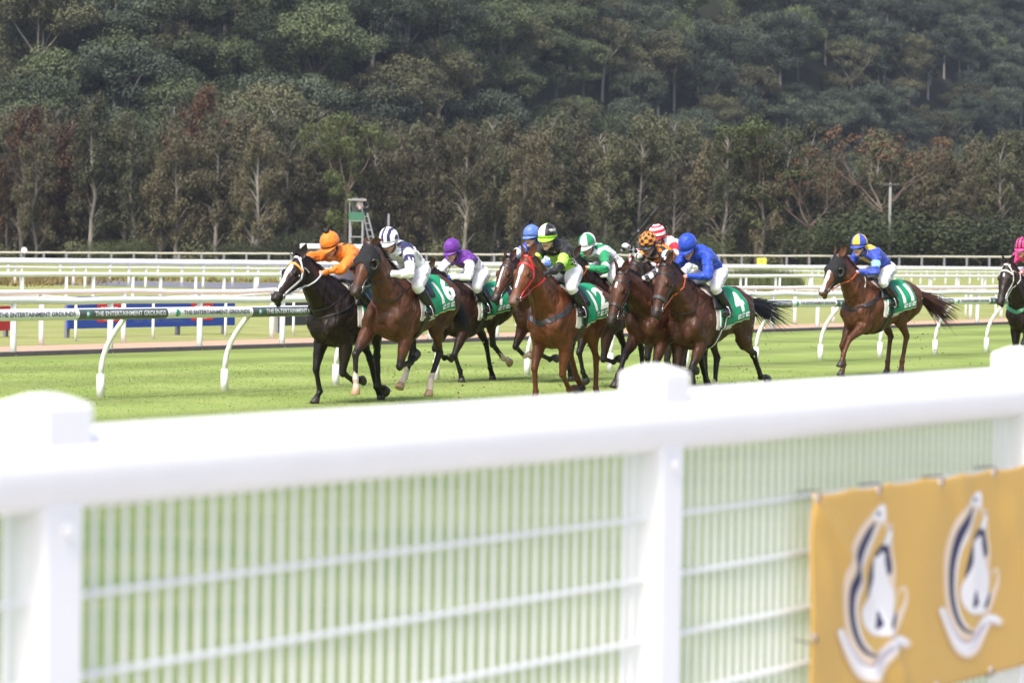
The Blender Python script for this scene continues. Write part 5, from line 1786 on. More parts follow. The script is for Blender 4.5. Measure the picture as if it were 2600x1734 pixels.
def hand_shapes(mb, wrist, d, pn, side, s=1.0):
    """a closed hand: d along the forearm, pn from the palm outwards, side towards the thumb"""
    d = d.normalized(); pn = (pn - d * pn.dot(d)).normalized(); w_ = d.cross(pn)
    if w_.dot(side) < 0: w_ = -w_
    R3 = Matrix((d, w_, pn)).transposed()
    ellipsoid(mb, wrist + d * 0.05, (0.052 * s, 0.043 * s, 0.022 * s), R3, 12)
    capsule(mb, wrist - d * 0.02, wrist + d * 0.03, [0.029 * s, 0.027 * s], 1, 8)
    for i, (L1, L2, off) in enumerate(((0.043, 0.032, 0.0), (0.047, 0.035, 0.004), (0.043, 0.032, 0.001), (0.035, 0.026, -0.006))):
        k0 = wrist + d * (0.088 + off) + w_ * (0.031 - 0.0205 * i) + pn * 0.002
        k1 = k0 + (d * (0.42 - 0.06 * i) + pn * 0.9).normalized() * L1
        k2 = k1 + (-d * 0.88 + pn * 0.30).normalized() * L2
        capsule(mb, k0, k1, [0.0105 * s, 0.0098 * s], 1, 8)
        capsule(mb, k1, k2, [0.0098 * s, 0.0088 * s], 1, 8)
    t0 = wrist + d * 0.030 + w_ * 0.034
    t1 = t0 + (d * 0.65 + w_ * 0.35 + pn * 0.55).normalized() * 0.042
    t2 = t1 + (d * 0.45 - w_ * 0.45 + pn * 0.75).normalized() * 0.032
    capsule(mb, t0, t1, [0.013 * s, 0.0115 * s], 1, 8); capsule(mb, t1, t2, [0.0115 * s, 0.0095 * s], 1, 8)
    return wrist + d * 0.075 + pn * 0.022

def wrinkle(me, amp, sc, seed):
    X = coords(me)
    no = np.zeros(len(X) * 3, dtype=np.float32); me.vertices.foreach_get("normal", no); no = no.reshape(-1, 3)
    f = np.array([noise.noise(Vector((x[0] * sc, x[1] * sc * 0.7, x[2] * sc * 1.3 + seed))) for x in X])
    g = np.array([noise.noise(Vector((x[0] * sc * 2.3 + 7, x[1] * sc * 2.0, x[2] * sc * 2.6 + seed))) for x in X])
    X = X + no * (amp * (f + 0.5 * np.abs(g)))[:, None]
    me.vertices.foreach_set("co", X.astype(np.float32).ravel()); me.update()

def build_jockey(J, G):
    hroot = G['root']; up = V3(0, 0, G['lift'] + J.get('dz', 0.0)); dx = V3(J.get('dx', 0.0), 0, 0)
    O = V3(0.10, 0, 1.50) + up
    sc = hroot.scale.x
    Mh = Matrix.LocRotScale(hroot.location, hroot.rotation_euler.to_quaternion(), hroot.scale)
    root = empty("person", Mh @ O, hroot.rotation_euler.z); root.scale = hroot.scale
    tag(root, J['label'], "jockey", "jockeys riding in the race")
    def A(x, y, z): return V3(x, y, z) + up + dx - O
    H = A(*J.get('hip', (0.02, 0, 1.80)))
    Sx, Sz = J.get('shoulder', (0.50, 1.97))
    NB = A(Sx + 0.07, J.get('lean', 0.0), Sz + 0.035)
    SP = [H + V3(-0.07, 0, -0.03), H + V3(0.05, 0, 0.03), H.lerp(NB, 0.40) + V3(-0.01, 0, 0.055), H.lerp(NB, 0.72) + V3(0, 0, 0.045), H.lerp(NB, 0.92) + V3(0, 0, 0.0), NB + V3(0.02, 0, -0.005)]
    SR = [(0.10, 0.085), (0.155, 0.108), (0.158, 0.112), (0.182, 0.122), (0.15, 0.095), (0.066, 0.066)]
    sh, el, ha = {}, {}, {}
    for k, sg in (('l', 1), ('r', -1)):
        sh[k] = A(Sx - 0.01, 0.175 * sg + J.get('lean', 0.0), Sz - 0.015)
        e = J.get('elbow_' + k, (0.60, 0.27 * sg, 1.78)); h = J.get('hand_' + k, (0.80, 0.075 * sg, 1.72))
        el[k] = A(*e); ha[k] = A(*h)
        # keep arm lengths human
        L1, L2 = 0.30, 0.25
        v = ha[k] - sh[k]
        D = min(max(v.length, 0.16), L1 + L2 - 0.01)
        v.normalize(); ha[k] = sh[k] + v * D
        aa = (L1 * L1 - L2 * L2 + D * D) / (2 * D); hh = math.sqrt(max(0.0, L1 * L1 - aa * aa))
        q = el[k] - sh[k]; q = q - v * q.dot(v)
        q = q.normalized() if q.length > 1e-4 else V3(0, sg, -0.5).normalized()
        el[k] = sh[k] + v * aa + q * hh
    kn, an, to = {}, {}, {}
    for k, sg in (('l', 1), ('r', -1)):
        kn[k] = A(*J.get('knee_' + k, (0.44, 0.265 * sg, 1.58)))
        an[k] = A(*J.get('ankle_' + k, (0.17, 0.315 * sg, 1.30)))
        to[k] = an[k] + V3(0.155, 0.02 * sg, -0.055 + 0.02)
    # ---- head frame
    hp, hy, hr = J.get('pitch', 14), J.get('yaw', 0), J.get('roll', 0)
    Rm = Matrix.Rotation(R_(hy), 3, 'Z') @ Matrix.Rotation(R_(hp), 3, 'Y') @ Matrix.Rotation(R_(hr), 3, 'X')
    f, l, u = Rm @ V3(1, 0, 0), Rm @ V3(0, 1, 0), Rm @ V3(0, 0, 1)
    C = NB + V3(*J.get('head_off', (0.105, 0, 0.085)))
    R3 = Matrix((f, l, u)).transposed()
    # ---- body (one continuous surface)
    mb = MB()
    ellipsoid(mb, C + u * 0.035, (0.098, 0.076, 0.10), R3, 16)
    ellipsoid(mb, C + f * 0.040 - u * 0.034, (0.066, 0.066, 0.090), R3, 14)
    capsule(mb, C + f * 0.030 - u * 0.078, C + f * 0.076 - u * 0.108, [0.044, 0.028], 1.1, 10, l)
    capsule(mb, C + f * 0.098 - u * 0.010, C + f * 0.122 - u * 0.044, [0.009, 0.015], 1.0, 8, l)
    ellipsoid(mb, C + f * 0.100 - u * 0.042, (0.013, 0.022, 0.010), R3, 8)
    ellipsoid(mb, C + f * 0.097 - u * 0.066, (0.012, 0.025, 0.007), R3, 8)
    ellipsoid(mb, C + f * 0.095 - u * 0.078, (0.012, 0.022, 0.008), R3, 8)
    for sg in (1, -1):
        ellipsoid(mb, C + f * 0.070 - u * 0.030 + l * (0.038 * sg), (0.026, 0.024, 0.026), R3, 8)
        ellipsoid(mb, C - f * 0.004 - u * 0.008 + l * (0.078 * sg), (0.018, 0.009, 0.032), R3, 8)
    capsule(mb, C - f * 0.02 - u * 0.05, NB - V3(0.01, 0, 0.01), [0.054, 0.056, 0.060], 1, 12)
    rows = spline_rows([(*p, a * 0.9, b * 0.9) for p, (a, b) in zip(SP, SR)], 3)
    def spine_rings(scale):
        rings = []
        for i, r in enumerate(rows):
            d = V3(*rows[min(i + 1, len(rows) - 1)][:3]) - V3(*rows[max(i - 1, 0)][:3]); d.normalize()
            lat = (V3(0, 1, 0) - d * d.y).normalized(); v = d.cross(lat)
            rings.append((V3(*r[:3]), lat, v if v.z > 0 else -v, r[3] / 0.9 * scale, r[4] / 0.9 * scale))
        return rings
    ell_rings(mb, spine_rings(0.86), 18)
    grips = {}
    for k, sg in (('l', 1), ('r', -1)):
        capsule(mb, sh[k], el[k], [0.048, 0.042, 0.036], 1, 10)
        capsule(mb, el[k], ha[k], [0.037, 0.034, 0.026], 1, 10)
        capsule(mb, H + V3(0, 0.09 * sg, -0.02), kn[k], [0.085, 0.078, 0.058], 1, 10)
        capsule(mb, kn[k], an[k], [0.052, 0.048, 0.036], 1, 10)
        capsule(mb, an[k], to[k], [0.034, 0.026], 1, 8)
        d = (ha[k] - el[k]).normalized()
        pn = V3(*J.get('palm_' + k, (0, -0.75 * sg, -0.65)))
        grips[k] = hand_shapes(mb, ha[k], d, pn, V3(0.2, 0, 1), 1.0 if not J.get('gloves') else 0.85)
    me = remeshed(mb, 0.0065, 3, 0.5)
    X = coords(me)
    sk = np.array(J.get('skin', (0.50, 0.29, 0.21)))
    cols = np.repeat(sk[None], len(X), 0)
    rel = X - np.array(C); a_, b_, c_ = rel @ np.array(f), rel @ np.array(l), rel @ np.array(u)
    lips = (a_ > 0.09) & (np.abs(b_) < 0.026) & (c_ < -0.060) & (c_ > -0.084)
    cols[lips] *= np.array((0.80, 0.52, 0.52))
    gap = (a_ > 0.085) & (np.abs(b_) < 0.023) & (np.abs(c_ + 0.072) < 0.0035); cols[gap] *= 0.3
    if J.get('stubble'):
        k = np.clip(1 - np.abs(c_ + 0.095) / 0.04, 0, 1) * (a_ > 0.0) * (np.linalg.norm(rel, axis=1) < 0.16) * 0.35
        cols = cols * (1 - k[:, None]) + np.array((0.10, 0.08, 0.07)) * k[:, None]
    hairk = (np.linalg.norm(rel, axis=1) < 0.17) & (a_ < 0.0 ) & (c_ > -0.075) & (c_ < 0.05) & (a_ < -0.03)
    cols[hairk] = np.array(J.get('hair', (0.03, 0.02, 0.015)))
    set_cols(me, cols)
    child("body", me, M['skin'], root)
    # ---- jersey
    mb = MB()
    ell_rings(mb, spine_rings(1.0), 20)
    for k, sg in (('l', 1), ('r', -1)):
        ellipsoid(mb, sh[k] + V3(-0.01, -0.015 * sg, 0), (0.085, 0.078, 0.078), None, 12)
        capsule(mb, sh[k], el[k], [0.068, 0.064, 0.058], 1, 12)
        capsule(mb, el[k], ha[k] - (ha[k] - el[k]).normalized() * 0.012, [0.058, 0.050, 0.038, 0.035], 1, 12)
    me = remeshed(mb, 0.0085, 4, 0.5)
    wrinkle(me, J.get('wrinkle', 0.021), 13, len(J['label']))
    X = coords(me); n = len(X)
    def armd(k):
        D1, t1 = seg_dist(X, sh[k], el[k]); D2, t2 = seg_dist(X, el[k], ha[k])
        return np.minimum(D1, D2), np.where(D1 < D2, t1, 1 + t2), D1 < D2
    dl, tl_, ul = armd('l'); dr_, tr_, ur = armd('r')
    cen = np.array([r[:3] for r in rows]); tt = np.linspace(0, 1, len(rows))
    Ds = np.linalg.norm(X[:, None] - cen[None], axis=2); ti = Ds.argmin(1); dtor = Ds.min(1)
    tor_t = tt[ti]
    az = np.degrees(np.arctan2(X[:, 1], X[:, 2] - cen[ti, 2]))       # 0 back, +90 left side, 180 chest
    isl = (dl < dr_) & (dl < 0.085) & (dl < dtor * 0.72 + 0.012); isr = (dr_ <= dl) & (dr_ < 0.085) & (dr_ < dtor * 0.72 + 0.012)
    cols = np.zeros((n, 3))
    def perp_angle(k, a):
        d = np.array((el[k] - sh[k]).normalized())
        r_ = X - np.array(sh[k]); r_ = r_ - (r_ @ d)[:, None] * d
        ref = np.array((0.0, 0.0, 1.0)); ref = ref - d * (ref @ d); ref /= np.linalg.norm(ref); s2 = np.cross(d, ref)
        return np.degrees(np.arctan2(r_ @ s2, r_ @ ref))
    pal, par_ = perp_angle('l', 0), perp_angle('r', 0)
    pat = J['pattern']
    for i in range(n):
        if isl[i]: cols[i] = pat('l', tl_[i], pal[i], X[i])
        elif isr[i]: cols[i] = pat('r', tr_[i], par_[i], X[i])
        else: cols[i] = pat('t', tor_t[i], az[i], X[i])
    set_cols(me, cols)
    jer = child("jersey", me, M['silk'], root)
    # ---- breeches
    mb = MB()
    ellipsoid(mb, H + V3(-0.035, 0, -0.015), (0.135, 0.165, 0.118), Matrix.Rotation(R_(-20), 3, 'Y'), 16)
    for k, sg in (('l', 1), ('r', -1)):
        ellipsoid(mb, H + V3(-0.075, 0.075 * sg, -0.04), (0.10, 0.088, 0.10), None, 12)
        capsule(mb, H + V3(-0.02, 0.085 * sg, -0.035), kn[k], [0.112, 0.106, 0.090, 0.070], 1, 14)
        sd_ = (an[k] - kn[k])
        capsule(mb, kn[k], kn[k] + sd_ * 0.35, [0.068, 0.060], 1, 12)
    me = remeshed(mb, 0.009, 4, 0.5)
    wrinkle(me, 0.006, 14, 3 + len(J['label']))
    set_cols(me, np.repeat(np.array([J.get('breeches', (0.76, 0.75, 0.78))]), len(me.vertices), 0))
    brc = child("breeches", me, M['breeches'], root)
    bb_ = bvh_of(me); jb = bvh_of(jer.data)
    # ---- boots
    for k, sg in (('l', 1), ('r', -1)):
        mb = MB()
        d = (an[k] - kn[k]); dn = d.normalized()
        p0 = kn[k] + d * J.get('boot_top', 0.22)
        capsule(mb, p0 + dn * 0.03, an[k], [0.067, 0.066, 0.060, 0.047], 1, 14)
        capsule(mb, an[k] + dn * 0.01 - V3(0.025, 0, 0.01), to[k], [0.046, 0.046, 0.040, 0.034], 0.85, 12)
        ellipsoid(mb, an[k] + V3(-0.035, 0, -0.045), (0.035, 0.032, 0.028), None, 10)
        me = remeshed(mb, 0.008, 3, 0.5)
        bo = child("boot", me, M['boot'], root)
        mb = MB(); capsule(mb, to[k] + V3(-0.17, 0, -0.045), to[k] + V3(0.02, 0, -0.030), [0.012, 0.012], 2.8, 10); mb.build("sole", M['strap_black'], bo, True)
        mb = MB()
        lat = V3(0, 1, 0); a1 = (lat - dn * lat.dot(dn)).normalized(); a2 = dn.cross(a1)
        pts = [p0 + (a1 * math.cos(t) + a2 * math.sin(t)) * 0.066 for t in np.linspace(0, 2 * math.pi, 21)[:-1]]
        strap(mb, pts, [(p - p0).normalized() for p in pts], 0.045, 0.006, True); mb.build("boot_cuff", M['strap_black'], bo)
        # stirrup iron and leather belong to the saddle
        hoff = O
        base = to[k] + V3(-0.055, 0, -0.045) + hoff
        mb = MB()
        pts = []
        for t in np.linspace(0, math.pi, 11):
            pts.append(base + V3(0, -math.cos(t) * 0.058, math.sin(t) * 0.125))
        mb.tube([base + V3(0, 0.058, 0)] + pts + [base + V3(0, 0.058, 0)], 0.006, 6)
        st = mb.build("stirrup", M['metal'], hroot, True)
        topp, dn_ = G['barrel'](0.24, R_(48 * sg), 0.05)
        mb = MB(); q = base + V3(0, 0, 0.125)
        strap(mb, [topp, topp.lerp(q, 0.5), q], [V3(0, sg, 0.2)] * 3, 0.02, 0.004); mb.build("stirrup_leather", M['saddle'], hroot)
    # ---- helmet with silk cap, peak, pompom
    HC_ = C + u * 0.056 - f * 0.010
    na, ne = 72, 26
    vs, fs, cs = [], [], []
    cap = J['cap']
    for j in range(ne + 1):
        e = R_(-14 + 104 * j / ne)
        for i in range(na):
            a = 2 * math.pi * i / na
            back = 0.5 - 0.5 * math.cos(a)
            ee = e if j > 6 else e - R_(14) * back * (1 - j / 7)
            wv = 1 + 0.010 * noise.noise(Vector((math.cos(a) * 3, math.sin(a) * 3, j * 0.35)))
            vs.append(HC_ + f * (math.cos(a) * math.cos(ee) * 0.135 * wv) + l * (math.sin(a) * math.cos(ee) * 0.113 * wv) + u * (math.sin(ee) * 0.128 * wv))
            cs.append(cap((math.degrees(a) + 180) % 360 - 180, math.degrees(e)))
    for j in range(ne):
        for i in range(na):
            a, b2 = j * na + i, j * na + (i + 1) % na
            fs.append((a, b2, b2 + na, a + na))
    hm = new_mesh("helmet", vs, fs, M['silk'], root, True)
    set_cols(hm.data, np.array(cs))
    so = hm.modifiers.new("thickness", 'SOLIDIFY'); so.thickness = 0.012; so.offset = -1
    # peak
    vs, fs, cs = [], [], []
    n = 28
    pc_ = J.get('peak', cap(0, -10))
    for i in range(n + 1):
        a = R_(-74 + 148 * i / n); k = max(0.0, math.cos(a * 90 / 76)) ** 0.7
        for (r, dz_) in ((0.985, 0.004), (1.0, -0.004), (1.0 + 0.20 * k, -0.020 * k - 0.004), (1.0 + 0.33 * k, -0.034 * k - 0.004)):
            vs.append(HC_ + f * (math.cos(a) * 0.133 * r) + l * (math.sin(a) * 0.111 * (1 + (r - 1) * 0.55)) + u * (dz_ - 0.030))
            cs.append(pc_)
    for i in range(n):
        for k in range(3):
            q = i * 4 + k
            fs.append((q, q + 1, q + 5, q + 4))
    pk = new_mesh("peak", vs, fs, M['silk'], hm, True); set_cols(pk.data, np.array(cs))
    so = pk.modifiers.new("thickness", 'SOLIDIFY'); so.thickness = 0.006; so.offset = -1
    mb = MB(); ellipsoid(mb, HC_ + u * (0.145 if J.get('pompom') else 0.129), (0.034,) * 3 if J.get('pompom') else (0.012, 0.012, 0.008), R3, 12)
    pb = mb.build("pompom" if J.get('pompom') else "button", M['strap_black'] if J.get('pompom') else M['silk'], hm, True)
    set_cols(pb.data, np.repeat(np.array([pc_]), len(pb.data.vertices), 0))
    mb = MB()
    pts = []
    for t in np.linspace(0, 2 * math.pi, 33)[:-1]:
        e = R_(-7 - 9 * (0.5 - 0.5 * math.cos(t)))
        pts.append(HC_ + f * (math.cos(t) * math.cos(e) * 0.137) + l * (math.sin(t) * math.cos(e) * 0.115) + u * (math.sin(e) * 0.130))
    strap(mb, pts, [(p - HC_).normalized() for p in pts], 0.010, 0.004, True)
    bd = mb.build("cap_band", strap_mat(J.get('band', tuple(0.35 * x for x in pc_))), hm)
    # goggles
    vs, fs = [], []
    n = 30
    for i in range(n + 1):
        a = R_(-80 + 160 * i / n)
        hgt = 0.033 * (1 - 0.35 * math.exp(-(math.degrees(a) / 12) ** 2)) * (1 if abs(a) < R_(62) else 0.6)
        cc = C + u * 0.004
        lo = -hgt if abs(a) > R_(13) else -hgt * 0.55
        for (h, r) in ((hgt, 0.95), (hgt * 0.75, 1.05), (0, 1.07), (lo * 0.75, 1.05), (lo, 0.95)):
            vs.append(cc + f * (math.cos(a) * 0.108 * r + 0.003) + l * (math.sin(a) * 0.085 * r) + u * h)
    for i in range(n):
        for k in range(4):
            q = i * 5 + k
            fs.append((q, q + 5, q + 6, q + 1))
    gg = new_mesh("goggles", vs, fs, M['goggle'], root, True)
    so = gg.modifiers.new("thickness", 'SOLIDIFY'); so.thickness = 0.004; so.offset = -1
    mb = MB()
    for sg in (1, -1):
        pts = [C + l * (0.092 * sg) + f * 0.005 + u * 0.0, C + l * (0.083 * sg) + f * 0.02 - u * 0.05, C + l * (0.05 * sg) + f * 0.035 - u * 0.105, C + f * 0.04 - u * 0.128]
        strap(mb, pts, [l * sg, l * sg, (l * sg - u).normalized(), -u], 0.014, 0.004)
    mb.build("chin_strap", M['strap_black'], hm)
    # collar
    mb = MB()
    cc = NB + V3(0.018, 0, 0.0); ax = (C - f * 0.02 - u * 0.06 - NB).normalized()
    a1 = V3(0, 1, 0); a1 = (a1 - ax * a1.dot(ax)).normalized(); a2 = ax.cross(a1)
    pts = [cc + (a1 * math.cos(t) + a2 * math.sin(t)) * 0.064 + ax * 0.006 for t in np.linspace(0, 2 * math.pi, 25)[:-1]]
    strap(mb, pts, [(p - cc).normalized() for p in pts], 0.045, 0.010, True)
    cl = mb.build("collar", M['silk'], jer, True)
    set_cols(cl.data, np.repeat(np.array([J.get('collar', pat('t', 0.95, 0, np.zeros(3)))]), len(cl.data.vertices), 0))
    # gloves
    if J.get('gloves'):
        for k, sg in (('l', 1), ('r', -1)):
            mb = MB()
            d = (ha[k] - el[k]).normalized(); pn = V3(*J.get('palm_' + k, (0, -0.75 * sg, -0.65)))
            hand_shapes(mb, ha[k], d, pn, V3(0.2, 0, 1), 1.08)
            me = remeshed(mb, 0.006, 2, 0.4); child("glove", me, glove_mat(J['gloves']), root)
    # writing on the silks
    def decal(name, txt, size, center, xd, yd, rd, bv, mat, par, bold=0.001, off=0.002):
        v, f_ = text_mesh(txt, size, bold); v, f_ = refine(v, f_, 0.02)
        c = V3(*center); xd = V3(*xd).normalized(); yd = V3(*yd).normalized(); rd = V3(*rd).normalized()
        out = []
        for p in v:
            o = c + xd * p.x + yd * p.y - rd * 0.4
            h = bv.ray_cast(o, rd, 0.8)
            out.append((h[0] if h[0] is not None else c + xd * p.x + yd * p.y) - rd * off)
        return new_mesh(name, out, f_, mat, par)
    if J.get('leg_text'):
        txt, size = J['leg_text']
        hipj = H + V3(-0.02, 0.085, -0.035)
        c = hipj.lerp(kn['l'], J.get('leg_text_at', 0.42)) + V3(0, 0.1, 0.012)
        xd = (hipj - kn['l']); xd.y = 0
        decal("leg_lettering", txt, size, c, xd, xd.normalized().cross(V3(0, 1, 0)) * -1 if False else V3(-xd.z, 0, xd.x) * (1 if xd.x > 0 else -1), (0, -1, -0.15), bb_, M['ink_dark'] if not J.get('leg_ink') else strap_mat(J['leg_ink']), brc)
    for (nm, txt, size, k, t, mat) in J.get('arm_text', ()):
        a, b2 = (sh[k], el[k])
        c = a.lerp(b2, t); xd = V3(-1, 0, -0.1)
        decal(nm, txt, size, c, xd, V3(-0.1, 0, 1), (-0.5, -1, 0) if k == 'l' else (-0.5, 1, 0), jb, mat, jer, 0.003)
    for (nm, txt, size, c, xd, yd, rd, mat) in J.get('body_text', ()):
        decal(nm, txt, size, A(*c), xd, yd, rd, jb, mat, jer, 0.002)
    if J.get('cap_text'):
        txt, size, a, e = J['cap_text']
        hb_ = bvh_of(hm.data)
        d = f * (math.cos(R_(a)) * math.cos(R_(e))) + l * (math.sin(R_(a)) * math.cos(R_(e))) + u * math.sin(R_(e))
        c = HC_ + d * 0.12
        yd = (u - d * u.dot(d)).normalized(); xd = yd.cross(d)
        decal("cap_lettering", txt, size, c, xd, yd, -d, hb_, M['ink_white'], hm, 0.001)
    # ---- reins from the bit to both hands, parts of the horse's tack
    for k, sg in (('l', 1), ('r', -1)):
        if not J.get('rein_' + k, True) or ('bit_' + k) not in G: continue
        a = G['bit_' + k]; b2 = grips[k] + O
        if k == 'r' and J.get('one_hand'): b2 = grips['l'] + O
        if k == 'l' and J.get('one_hand_r'): b2 = grips['r'] + O
        pts, nn = [], []
        for t in np.linspace(0, 1, 14):
            p = a.lerp(b2, t) - V3(0, 0, 0.035 * math.sin(math.pi * t))
            q, n_, i_, dd = G['bvh'].find_nearest(p)
            if (p - q).dot(n_) < 0.012: p = q + n_ * 0.014
            pts.append(p); nn.append(V3(0, sg, 0.3))
        mb = MB(); strap(mb, pts, nn, 0.017, 0.004); mb.build("rein", G['strap_mat'], hroot)
    J['grips'] = {k: Mh @ (g + O) for k, g in grips.items()}
    J['Mh'] = Mh
    return root
def whip(name, label, p, d, L, flap=True, r=0.0085, grip=0.16):
    """riding whip held at p (world), pointing along d"""
    d = d.normalized()
    a = p - d * 0.07
    o = empty(name, a); tag(o, label, "whip")
    mb = MB(); mb.tube([V3(0, 0, 0), d * grip], [r * 1.35, r * 1.25], 10); mb.build("handle", M['strap_black'], o, True)
    mb = MB(); mb.tube([-d * 0.02, V3(0, 0, 0)], [r * 1.7, r * 1.5], 10); mb.build("end_cap", M['post_grey'], o, True)
    mb = MB(); mb.tube([d * grip, d * (L * 0.5), d * (L * 0.75)], [r, r * 0.85, r * 0.75], 8); mb.build("shaft", M['strap_black'], o, True)
    mb = MB(); mb.tube([d * (L * 0.42), d * (L * 0.45)], [r * 1.1, r * 1.1], 8); mb.build("collar_band", M['post_grey'], o, True)
    mb = MB(); mb.tube([d * (L * 0.74), d * (L * 0.78), d * L], [r * 0.9, r * 1.5, r * 1.35], 10); mb.build("flap", M['strap_black'], o, True)
    return o
# ================================================================== tower, shed, pole, boards
M['tower_green'] = pmat("tower_green", (0.035, 0.135, 0.08), 0.6, 0.15, 2)
M['tower_grey'] = pmat("tower_grey", (0.27, 0.27, 0.30), 0.6, 0.1, 2)
M['tower_in'] = pmat("tower_inside", (0.20, 0.20, 0.215), 0.7, 0.1, 2)
YT = 235.0
pt = at(918, 640, YT)
s_t = YT / F_PX
tx = pt.x
def TP(u, v, dy=0.0):
    p = at(u, v, YT)
    return Vector((p.x - tx, dy, p.z - gz(tx, YT)))
zb = 0
tower = empty("observation_tower", (tx, YT, gz(tx, YT)))
tag(tower, "grey steel stewards' tower with green cabin front and side ladder behind the orange rider", "tower")
xl, xr = TP(886, 600).x, TP(922, 600).x
zf0, zf1, zr = TP(900, 562).z, TP(900, 541).z, TP(900, 510).z
wT = xr - xl
dpt = 1.5
for (x, y) in ((xl + 0.06, 0), (xr - 0.06, 0), (xl + 0.06, dpt), (xr - 0.06, dpt)):
    mb = MB(); mb.box((x, y, zf0 / 2), (0.13, 0.13, zf0)); mb.build("leg", M['tower_grey'], tower)
mb = MB()
for z in (zf0 * 0.35, zf0 * 0.7):
    mb.box(((xl + xr) / 2, 0.0, z), (wT - 0.25, 0.07, 0.08)); mb.box(((xl + xr) / 2, dpt, z), (wT - 0.25, 0.07, 0.08))
    for x in (xl + 0.06, xr - 0.06): mb.box((x, dpt / 2, z), (0.07, dpt - 0.14, 0.08))
mb.build("crossbrace", M['tower_grey'], tower)
mb = MB(); mb.box(((xl + xr) / 2, dpt / 2, zf0 + 0.05), (wT + 0.1, dpt + 0.2, 0.1)); mb.build("floor_deck", M['tower_grey'], tower)
mb = MB(); mb.box(((xl + xr) / 2, -0.08, (zf0 + zf1) / 2 + 0.06), (wT + 0.06, 0.05, zf1 - zf0)); mb.build("front_panel", M['tower_green'], tower)
mb = MB(); mb.box((xr + 0.06, dpt / 2, (zf0 + zf1) / 2 + 0.06), (0.05, dpt, zf1 - zf0)); mb.build("side_panel", M['tower_green'], tower)
mb = MB(); mb.box(((xl + xr) / 2 + 0.1, dpt - 0.03, (zf1 + zr) / 2), (wT - 0.1, 0.05, zr - zf0 - 0.2)); mb.build("back_panel", M['tower_in'], tower)
mb = MB(); mb.box((xr + 0.08, dpt / 2 + 0.2, (zf1 + zr) / 2 + 0.1), (0.06, dpt * 0.6, zr - zf1)); mb.build("side_panel", M['tower_green'], tower)
mb = MB(); mb.box((xl + 0.03, -0.04, (zf1 + zr) / 2), (0.06, 0.06, zr - zf1)); mb.box((xr - 0.1, -0.04, (zf1 + zr) / 2), (0.06, 0.06, zr - zf1)); mb.build("roof_post", M['tower_grey'], tower)
mb = MB(); mb.box(((xl + xr) / 2 + 0.02, dpt / 2, zr + 0.06), (wT + 0.3, dpt + 0.4, 0.10), Matrix.Rotation(R_(2), 3, 'Y')); mb.build("roof", M['tower_grey'], tower)
def bystander(x, y, z, top, hairc, label, face):
    """person standing in the cabin, arms on the front panel"""
    o = empty("person", (tx + x, YT + y, gz(tx, YT) + z)); tag(o, label, "person")
    mb = MB()
    ellipsoid(mb, (0, 0, 1.60), (0.095, 0.08, 0.115)); ellipsoid(mb, (0, -0.06, 1.56), (0.05, 0.045, 0.07)); ellipsoid(mb, (0, -0.105, 1.585), (0.014, 0.02, 0.02))
    capsule(mb, (0, 0.01, 1.40), (0, 0, 1.54), [0.06, 0.055])
    for sx in (1, -1):
        capsule(mb, (0.17 * sx, 0, 1.36), (0.22 * sx, -0.05, 1.08), [0.055, 0.045]); capsule(mb, (0.22 * sx, -0.05, 1.08), (0.12 * sx, -0.26, 1.03), [0.042, 0.03])
        hand_shapes(mb, V3(0.12 * sx, -0.26, 1.03), V3(-0.3 * sx, -1, 0), V3(0, 0, -1), V3(-sx, 0, 0))
        capsule(mb, (0.09 * sx, 0, 0.88), (0.10 * sx, 0, 0.48), [0.085, 0.06]); capsule(mb, (0.10 * sx, 0, 0.48), (0.10 * sx, 0, 0.07), [0.056, 0.04]); capsule(mb, (0.10 * sx, 0, 0.045), (0.10 * sx, -0.15, 0.035), [0.04, 0.03])
    capsule(mb, (0, 0, 0.92), (0, 0, 1.36), [0.13, 0.12, 0.14], 1.3)
    me = remeshed(mb, 0.012, 2); set_cols(me, np.repeat(np.array([face]), len(me.vertices), 0)); child("body", me, M['skin'], o)
    mb = MB()
    capsule(mb, (0, 0, 0.92), (0, 0, 1.36), [0.15, 0.14, 0.155], 1.3)
    for sx in (1, -1): capsule(mb, (0.16 * sx, 0, 1.37), (0.21 * sx, -0.045, 1.12), [0.075, 0.065])
    me = remeshed(mb, 0.014, 2); child("shirt", me, pmat("shirt", top, 0.8, 0.1, 6), o)
    mb = MB()
    for sx in (1, -1): capsule(mb, (0.09 * sx, 0, 0.90), (0.10 * sx, 0, 0.12), [0.105, 0.08, 0.065])
    me = remeshed(mb, 0.014, 2); child("trousers", me, pmat("trousers", (0.03, 0.03, 0.04), 0.8, 0.1, 6), o)
    mb = MB(); ellipsoid(mb, (0, 0.018, 1.635), (0.102, 0.088, 0.10)); child("hair", remeshed(mb, 0.014, 1), pmat("hair", hairc, 0.6, 0.2, 20), o)
bystander(-0.20, 0.30, zf0 + 0.1, (0.66, 0.56, 0.62), (0.05, 0.03, 0.02), "person in pale pink shirt standing in the tower cabin", (0.5, 0.3, 0.22))
bystander(0.25, 0.45, zf0 + 0.1, (0.03, 0.03, 0.035), (0.02, 0.015, 0.012), "person in dark clothes standing in the tower cabin", (0.45, 0.27, 0.2))
